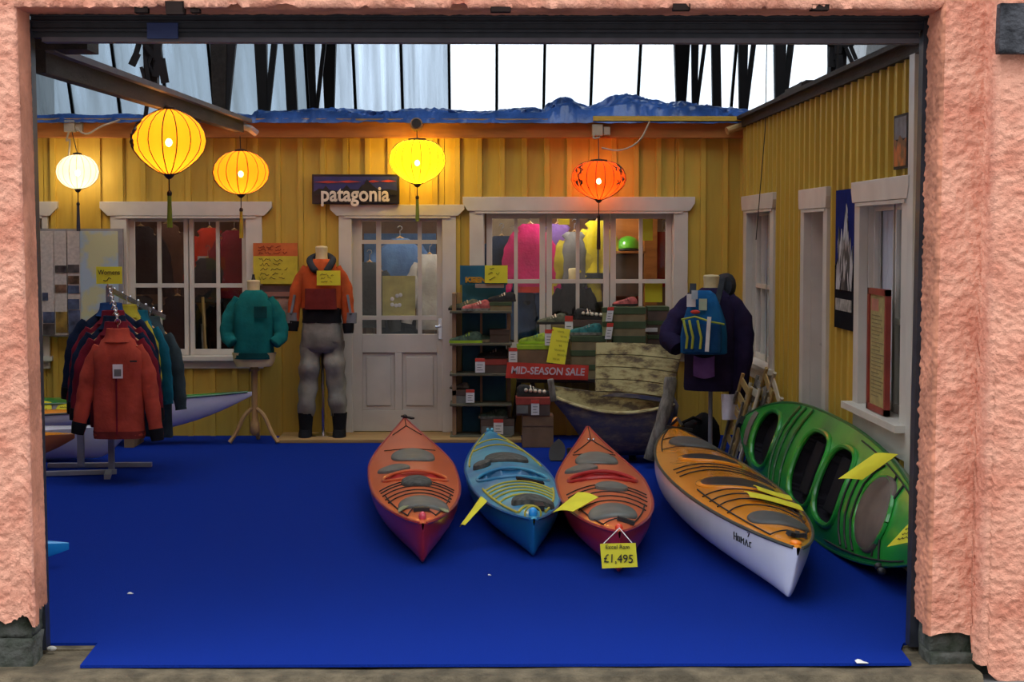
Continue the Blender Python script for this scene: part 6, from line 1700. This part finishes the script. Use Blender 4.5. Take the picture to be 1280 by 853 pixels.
# cardboard box on the floor by the table with a red-lidded box and shoe
a, c, e, f = px_rect(653, 558, 692, 520, 14.75)
t = thing('cardboard_box', 'tall brown cardboard box on the carpet beside the shoe stand', 'box', ((a + c) / 2, 14.9, 0))
b = MB(); b.box(a, c, 14.75, 15.02, 0, f); b.build('carton', M['cardboard'], t, bevel=0.004)
b = MB(); b.box(a, c, 14.747, 14.75, f - 0.09, f - 0.085); b.build('flap_seam', M['box_dark'], t)
z_ = f + 0.002
shoebox('red-lidded shoe box on the tall brown carton', at(645, 510, 14.75).x, at(688, 510, 14.75).x, 14.74, 14.98, z_, at(660, 497, 14.75).z - z_, M['box_dark'], M['box_red'], 0.4)
a2, c2, e2, f2 = px_rect(646, 517, 660, 507, 14.735)
b = MB(); b.box(a2, c2, 14.729, 14.735, e2, f2); tag(b.build('box_label', M['grey_hatch']), 'grey label on the red-lidded box atop the carton', 'label')
price_tag('red and white price tag on the red-lidded box atop the carton', 664, 500, 674, 519, 14.73)
shoe('black sandal with cream beads on the red-lidded box atop the carton', at(667, 495, 14.85).x, 14.85, at(660, 497, 14.75).z + .003, 0.28, SU['blk'], M['sole_dark'], 0.1, M['stud'])

# ---------------------------------------------------------------- bench made from an old boat
M['old_cream'] = weathered('flaking_cream_paint', (0.52, 0.45, 0.22), (0.12, 0.085, 0.05), 6.0, (1, 1, 2.2), lo=.40, hi=.56, mid=(0.36, 0.29, 0.13))
M['old_blue'] = weathered('flaking_dark_blue_paint', (0.035, 0.035, 0.085), (0.15, 0.13, 0.12), 5.0, (1, 1, 2.4), lo=.36, hi=.55, mid=(0.085, 0.07, 0.085))
M['old_grey'] = weathered('bare_grey_wood', (0.24, 0.22, 0.19), (0.08, 0.07, 0.06), 9.0, (2, 2, .6), lo=.4, hi=.6)
bo = at(765, 588, 13.75)
t = thing('boat_bench', 'weathered bench made from an old boat, cream inside and flaking blue outside', 'bench', (bo.x, 13.8, 0))
def hullpt(u, v, off=0.0):
    """u along from bow (left, 0) to transom (1); v from near gunwale (0) round the keel (.5) to far gunwale (1)"""
    xl_ = at(690, 500, 13.7).x; xr2 = at(842, 500, 13.7).x
    x = xl_ + (xr2 - xl_) * u
    hb = 0.27 * (1 - (1 - u) ** 2.4) ** .8 + 0.01
    zg = at(690, 497, 13.6).z - 0.07 * math.sin(u * PI) - 0.03 * u + 0.02 * (1 - u)
    zk = 0.05 + 0.34 * max(0, 1 - u / 0.34) ** 1.5
    a = PI * v; zz = zg - (zg - zk) * math.sin(a) ** .8 if 0 < v < 1 else zg
    x += (0.5 - abs(v - .5)) * 2 * (0.16 * (1 - u) - 0.16 * u) * 1.0
    y = 13.88 - math.copysign(abs(math.cos(a)) ** .75, math.cos(a)) * (hb - off) - 0.05 * (1 - u)
    zz += (v - .5) * (0.07 + 0.035 * math.sin(u * PI)) * (1 if zz > .1 else .3)
    return Vector((x, y, zz + off))
b = MB()
for nm, off, m_ in (('hull_outside', 0.0, M['old_blue']), ('hull_inside', 0.018, M['old_cream'])):
    b = MB(); b.loft([[hullpt(i / 30, j / 26, off) for j in range(27)] for i in range(31)], closed_rings=False, cap=False); b.build(nm, m_, t, smooth=True)
for v in (0, 1):
    b = MB(); b.tube([hullpt(i / 30, v) + Vector((0, -0.006 if v == 0 else 0.006, 0.006)) for i in range(31)], 0.014, 6); b.build('gunwale', M['old_cream'] if v == 0 else M['old_grey'], t, smooth=True)
b = MB(); b.add([hullpt(1, j / 26) for j in range(27)] + [hullpt(1, j / 26) + Vector((0.03, 0, 0)) for j in range(27)], [tuple(range(27)), tuple(range(53, 26, -1))]); b.build('transom', M['old_blue'], t)
b = MB(); b.bar(at(692, 502, 13.75), at(688, 474, 13.75), 0.05, 0.06, up=(0, 1, 0)); b.build('stem_post', M['old_grey'], t, bevel=0.008)
b = MB(); b.tube(smooth_path([at(838, 472, 13.5), at(836, 492, 13.48), at(826, 530, 13.45), at(812, 575, 13.45)], 4), [0.045, 0.05, 0.052, 0.052] * 3 + [0.05], 9); b.build('corner_post', M['old_grey'], t, smooth=True)
b = MB(); b.tube([at(713, 560, 13.75), at(716, 588, 13.75)], 0.03, 8); b.tube([at(790, 565, 13.9), at(792, 585, 13.9)], 0.03, 8); b.build('keel_block', M['dark_wood'], t)
# back board: planks
Pb = [at(744, 489, 14.12), at(838, 498, 14.12), at(853, 434, 14.22), at(745, 428, 14.22)]
bb_ = lambda u, v: (Pb[0] * (1 - u) + Pb[1] * u) * (1 - v) + (Pb[3] * (1 - u) + Pb[2] * u) * v + Vector((0, 0.05 * (2 * u - 1) ** 2 * -1, 0.012 * math.sin(u * PI)))
for k in range(4):
    v0 = k / 4 + .008; v1 = (k + 1) / 4 - .008
    b = MB(); b.sheet(lambda u, v: bb_(u, v0 + (v1 - v0) * v) + Vector((0, 0.004 * (k % 2), 0)), 14, 2, 0.025); b.build('plank', M['old_cream'], t, smooth=True, auto=30)
b = MB(); b.sheet(lambda u, v: bb_(u, -0.10 + 0.08 * v) + Vector((0, -0.005, 0)), 14, 1, 0.03); b.build('lower_rail', M['old_blue'], t, smooth=True, auto=30)
for u in (.12, .40, .72):
    p = bb_(u, -.02); b = MB(); b.bar(Vector((p.x, p.y + 0.16, p.z + 0.35)), Vector((p.x, p.y + 0.06, 0.30)), 0.06, 0.03, up=(0, 1, 0)); b.build('back_strut', M['dark_wood'], t)
# dark oar blade leaning on the bench
p = fl(695, 577); b = MB()
b.sheet(lambda u, v: (p.x + (u - .5) * 0.13 * math.sin(min(1, v * 1.1 + .15) * PI) ** .5 + 0.03 * v, p.y + 0.08 * v, 0.005 + 0.20 * v), 8, 10, 0.018)
tag(b.build('oar_blade', mat('dark_oar_wood', (0.06, 0.06, 0.055), 0.5), smooth=True), 'dark rounded oar blade standing at the foot of the boat bench', 'oar')

# ---------------------------------------------------------------- folded slatted chairs by the corner
def folded_chair(lab, foot, topp, w, m, slats=5):
    foot = Vector(foot); topp = Vector(topp); d = (topp - foot).normalized(); side = d.cross(Vector((1, 0.12, 0))).normalized()
    t = thing('folding_chair', lab, 'chair', foot, group='folded chairs leaning by the corner')
    for s_ in (-1, 1):
        P = [foot + side * s_ * w / 2, foot.lerp(topp, .5) + side * s_ * w / 2 + Vector((0.0, -0.02, 0.01)), topp + side * s_ * w / 2]
        b = MB(); b.tube(smooth_path(P, 4), 0.015, 7); b.build('side_rail', m, t, smooth=True)
    for k in range(slats):
        c = foot.lerp(topp, .22 + .7 * k / max(1, slats - 1)); b = MB(); b.bar(c - side * w / 2, c + side * w / 2, 0.012, 0.055, up=d); b.build('slat', m, t)
    P = [foot + side * w * .38 + Vector((-.028, 0, 0)), foot.lerp(topp, .8) + side * w * .38 + Vector((-.024, 0, 0))]
    for s_ in (0, 1):
        o_ = side * (-w * .76 * s_); b = MB(); b.bar(P[0] + o_, P[1] + o_, 0.016, 0.014); b.build('leg', M['old_grey'] if m is not M['old_grey'] else M['pine'], t)
    return t
yl = mat('honey_wood', (0.40, 0.27, 0.10), 0.5)
wm = mat('cream_painted_wood', (0.55, 0.48, 0.36), 0.5)
for px0, py0, px1, py1, m_, ns, lab in ((908, 578, 934, 476, yl, 5, 'honey wood folded chair leaning nearest the purple jacket'), (917, 582, 944, 482, wm, 4, 'cream painted folded chair second from the purple jacket in the leaning pile'), (926, 580, 953, 476, M['old_grey'], 5, 'grey folded chair in the middle of the leaning pile'), (935, 578, 963, 474, yl, 5, 'honey wood folded chair under the far right-wall window'), (944, 580, 973, 482, wm, 4, 'cream folded chair against the wall behind the green kayak')):
    f_ = fl(px0, py0); tp = at(px1, py1, 13.55 if px1 < 960 else 13.3)
    if px1 > 968: tp = at(px1, py1, 13.1)
    folded_chair(lab, f_ + Vector((0, 0, .02)), tp, 0.26, m_, ns)
# dark bag and small things behind the amber kayak
c = at(872, 548, 14.6)
t = thing('rucksack', 'dark rucksack on the carpet behind the purple jacket stand', 'bag', (c.x, 14.6, 0))
b = MB(); b.loft([sect(0.0, .17, .12, fold=.06), sect(.10, .19, .14, fold=.08), sect(.20, .15, .11, fold=.1, cx=.02), sect(.27, .08, .06, fold=.1, cx=.05), sect(.31, .02, .02, cx=.05)]); b.build('sack', FB['black'], t, smooth=True, local=True)
b = MB(); b.tube([(-.12, -.08, .16), (-.14, -.12, .24), (-.05, -.1, .28), (.02, -.08, .25)], .014, 6); b.build('strap', FB['black'], t, smooth=True, local=True)
for px, py, lab, w in ((834, 548, 'small white box on the carpet behind the amber kayak', .08), (824, 566, 'small pale cloth on the carpet left of the amber kayak tip', .07), (893, 576, 'small white rag on the carpet by the purple jacket stand', .09)):
    p = fl(px, py + 8); b = MB(); b.ball((p.x, p.y, w * .45), w * .6, 10, 1, .8, .75); tag(b.build('cloth_rag', M['paper'], smooth=True), lab, 'cloth')

# ---------------------------------------------------------------- seen through the shop windows
def inside(lab, px, py, Y, Lh, w, body, slv=None, rot=0.0, group='garments inside the shop', **kw):
    p = at(px, py, Y); t = thing('hung_jacket', lab, 'jacket', p, (0, 0, rot), group=group)
    garment(t, Lh, w, 0.05, body, slv, ph=px * .1, flat=.45, **kw); hanger(t, w); return t
inside('black coat inside the left window, behind its first column of panes', 176, 285, 16.5, 0.62, 0.17, FB['black'])
inside('dark brown coat inside the left window, behind its second column of panes', 208, 282, 16.6, 0.60, 0.16, FB['brown'])
inside('red jacket with dark lower half inside the left window', 262, 287, 16.6, 0.30, 0.13, FB['red'], FB['red'], hem=FB['white'])
inside('navy jacket below the red one inside the left window', 260, 325, 16.5, 0.40, 0.15, FB['slate'])
inside('maroon jacket inside the right edge of the left window', 293, 290, 16.5, 0.62, 0.15, FB['maroon'])
inside('teal jacket peeping behind the maroon one inside the left window', 308, 318, 16.7, 0.5, 0.12, FB['teal_blue'])
inside('black green-edged jacket low inside the left window', 222, 372, 16.4, 0.55, 0.16, FB['black'])
inside('dark jacket low inside the left window behind the chairs', 285, 375, 16.7, 0.55, 0.17, FB['brown'])
inside('black trousers hung low at the left of the left window', 175, 372, 16.5, 0.55, 0.15, FB['slate'])
for px, lab in ((247, 'folded wooden chair low inside the left window'), (262, 'second folded wooden chair low inside the left window')):
    p = at(px, 435, 16.1); folded_chair(lab, Vector((p.x, 16.1, 0.0)), at(px - 8, 375, 16.4), 0.22, yl, 3)
inside('dark shoulder bags coat inside the first panes of the right window', 627, 297, 16.6, 0.36, 0.14, FB['navy'])
inside('pale blue towel jacket inside the first panes of the right window', 641, 300, 16.9, 0.75, 0.13, FB['sky'])
inside('magenta jacket inside the second column of the right window', 663, 282, 16.4, 0.62, 0.15, FB['magenta'], FB['magenta'], hem=FB['red'])
inside('dark blue jacket beside the magenta one in the right window', 650, 330, 16.6, 0.7, 0.16, FB['blue'])
inside('violet jacket inside the middle sash of the right window', 697, 282, 16.6, 0.66, 0.14, FB['violet'])
inside('grey jacket with yellow sleeves inside the middle sash', 718, 292, 16.4, 0.50, 0.12, FB['grey'], FB['lemon'])
inside('bright yellow jacket inside the middle sash of the right window', 747, 278, 16.4, 0.52, 0.12, FB['yellow'], FB['yellow'], zip_=FB['slate'], hem=FB['slate'])
inside('pale blue jacket low inside the middle sash', 700, 362, 16.8, 0.5, 0.15, FB['sky'])
inside('grey jacket low inside the middle sash of the right window', 738, 362, 16.7, 0.5, 0.2, FB['grey'])
inside('red orange jacket at the right edge of the right window', 830, 292, 16.5, 0.5, 0.12, FB['red'])
inside('sky blue jacket behind the door glass', 500, 300, 16.9, 0.6, 0.22, FB['sky'])
inside('dark coat behind the lower door glass', 462, 330, 16.6, 0.6, 0.15, FB['slate'])
inside('grey coat behind the right door glass', 537, 320, 16.7, 0.7, 0.13, FB['white'])
p = at(717, 352, 16.3)
t = thing('small_torso_form', 'small cream headed form in black inside the middle sash', 'mannequin', (p.x, 16.3, 0))
b = MB(); b.tube([(0, 0, 0), (0, 0, p.z - .3)], .02, 8); b.build('pole', M['steel'], t, local=True)
def f4():
    garment(t, 0.45, 0.14, 0.10, FB['black'], ph=.3); neck_form(t, -.02, .12, .05, M['cream'])
dressed(t, p.z, f4)
# shelf with the green helmet
a, c, e, f = px_rect(766, 318, 808, 314, 16.3)
t = thing('wall_shelf', 'orange brown shelf unit inside the right sash under a green helmet', 'shelf', ((a + c) / 2, 16.4, 0))
b = MB(); b.box(a, c, 16.3, 16.65, f - .02, f); b.build('shelf_board', M['fascia'], t)
b = MB(); b.box(a, c, 16.66, 16.70, 0, f + .55); b.build('back_panel', M['fascia'], t)
b = MB(); b.box(c - .02, c + .10, 16.3, 16.66, 0, f + .5); b.build('side_panel', M['fascia'], t)
b = MB(); b.box(a + .03, c - .04, 16.34, 16.6, f - .42, f - .03); b.build('dark_drawer', M['box_dark'], t)
p = at(785, 314, 16.45)
t = thing('helmet', 'shiny green helmet on the shelf inside the right window', 'helmet', (p.x, 16.45, f))
b = MB(); b.lathe([(0.0, .10), (.03, .115), (.08, .105), (.12, .07), (.14, .02), (.141, .003)], n=24, sy=1.15); b.build('shell', plastic('green_helmet_shell', (0.10, 0.45, 0.03)), t, smooth=True, local=True)
b = MB(); b.lathe([(0.0, .103), (.012, .12), (.02, .114)], n=24, sy=1.15, cap=False); b.build('rim', M['black'], t, smooth=True, local=True)
for (px0, py0, px1, py1, Y, lab) in ((801, 274, 816, 301, 15.78, 'yellow card hung high inside the right sash'), (806, 352, 828, 378, 15.78, 'yellow card standing low inside the right sash'), (698, 270, 712, 281, 15.95, 'small yellow ticket high inside the middle sash'), (478, 345, 519, 395, 15.755, 'faded yellow opening notice stuck inside the door glass')):
    a, c, e, f = px_rect(px0, py0, px1, py1, Y); t = thing('price_card', lab, 'price card', ((a + c) / 2, Y, e))
    b = MB(); b.box(a, c, Y, Y + .004, e, f); b.build('card', M['card'] if 'faded' not in lab else mat('faded_yellow_notice', (0.48, 0.42, 0.14), 0.7, var=.15, scale=9), t)
    if 'faded' in lab and True:
        b = MB()
        for (u, v) in ((.3, .42), (.45, .5), (.55, .52), (.3, .28), (.42, .26), (.52, .27)): b.ball(((a + (c - a) * u), Y - .003, e + (f - e) * v), .018, 8, 1, .15, 1)
        b.build('white_print', M['paper'], t)
# shelves of folded stock seen through the door and right window
for (px0, py0, px1, py1, Y, m_, lab) in ((455, 345, 468, 390, 17.2, FB['brown'], 'brown crate seen through the left door panes'), (528, 340, 545, 400, 17.4, FB['slate'], 'dark stacked stock seen through the right door panes'), (476, 400, 525, 430, 17.5, FB['navy'], 'dark blue stock bin low behind the door glass'), (455, 292, 545, 340, 18.1, FB['sky'], 'pale blue poster panel on the wall behind the door'), (612, 262, 680, 300, 18.2, mat('pale_shop_poster', (0.55, 0.42, 0.30), .7), 'pale poster on the wall inside the right window'), (690, 355, 760, 420, 17.6, FB['brown'], 'brown counter low inside the middle sash'), (690, 262, 735, 350, 18.2, mat('orange_shop_panel', (0.45, 0.20, 0.08), .7), 'orange wood panel on the wall inside the middle sash'), (610, 355, 682, 425, 17.2, FB['blue'], 'blue stock bin low inside the first sash'), (160, 262, 310, 330, 18.2, mat('warm_brown_panel', (0.24, 0.10, 0.05), .7), 'warm brown wall panel inside the left window')):
    a, c, e, f = px_rect(px0, py0, px1, py1, Y); t = thing('stock_panel', lab, 'display', ((a + c) / 2, Y, e))
    dpt = .03 if Y > 18 else .4
    b = MB(); b.box(a, c, Y, Y + dpt, e, f); b.build('board', m_, t, bevel=0.005)
    if dpt > .1:
        b = MB(); b.box(a - .02, c + .02, Y - .02, Y + dpt, f, f + .02); b.build('rim_board', M['brownwood'], t)
        b = MB(); b.box(a + .02, c - .02, Y + .02, Y + dpt - .02, 0, e); b.build('plinth', M['brownwood'], t)
# unseen lamps added to light the goods behind the shop windows
for x, y, e_, lab in ((0.75, 16.1, 26, 'unseen lamp added inside the shop behind the right window'), (-0.75, 16.1, 20, 'unseen lamp added inside the shop behind the door'), (-2.7, 16.1, 5, 'unseen lamp added inside the shop behind the left window')):
    t = thing('added_lamp', lab, 'lamp', (x, y, 2.40))
    b = MB(); b.lathe([(0.0, .16), (.05, .14), (.12, .05), (.15, .02)], n=20, cap=False); b.build('lamp_shade', M['white'], t, smooth=True, local=True)
    b = MB(); b.tube([(0, 0, .15), (0, 0, .26)], .006, 6); b.build('flex', M['dark_wire'], t, local=True)
    b = MB(); b.ball((0, 0, 0.03), .035, 10); b.build('bulb', emit_mat('added_bulb', (1, .9, .75), 30), t, smooth=True, local=True)
    ld = bpy.data.lights.new('bulb_light', 'POINT'); ld.energy = e_; ld.color = (1.0, .92, .82); ld.shadow_soft_size = .06
    lo = bpy.data.objects.new('bulb_light', ld); COL.objects.link(lo); lo.parent = t; lo.location = (0, 0, -0.06)
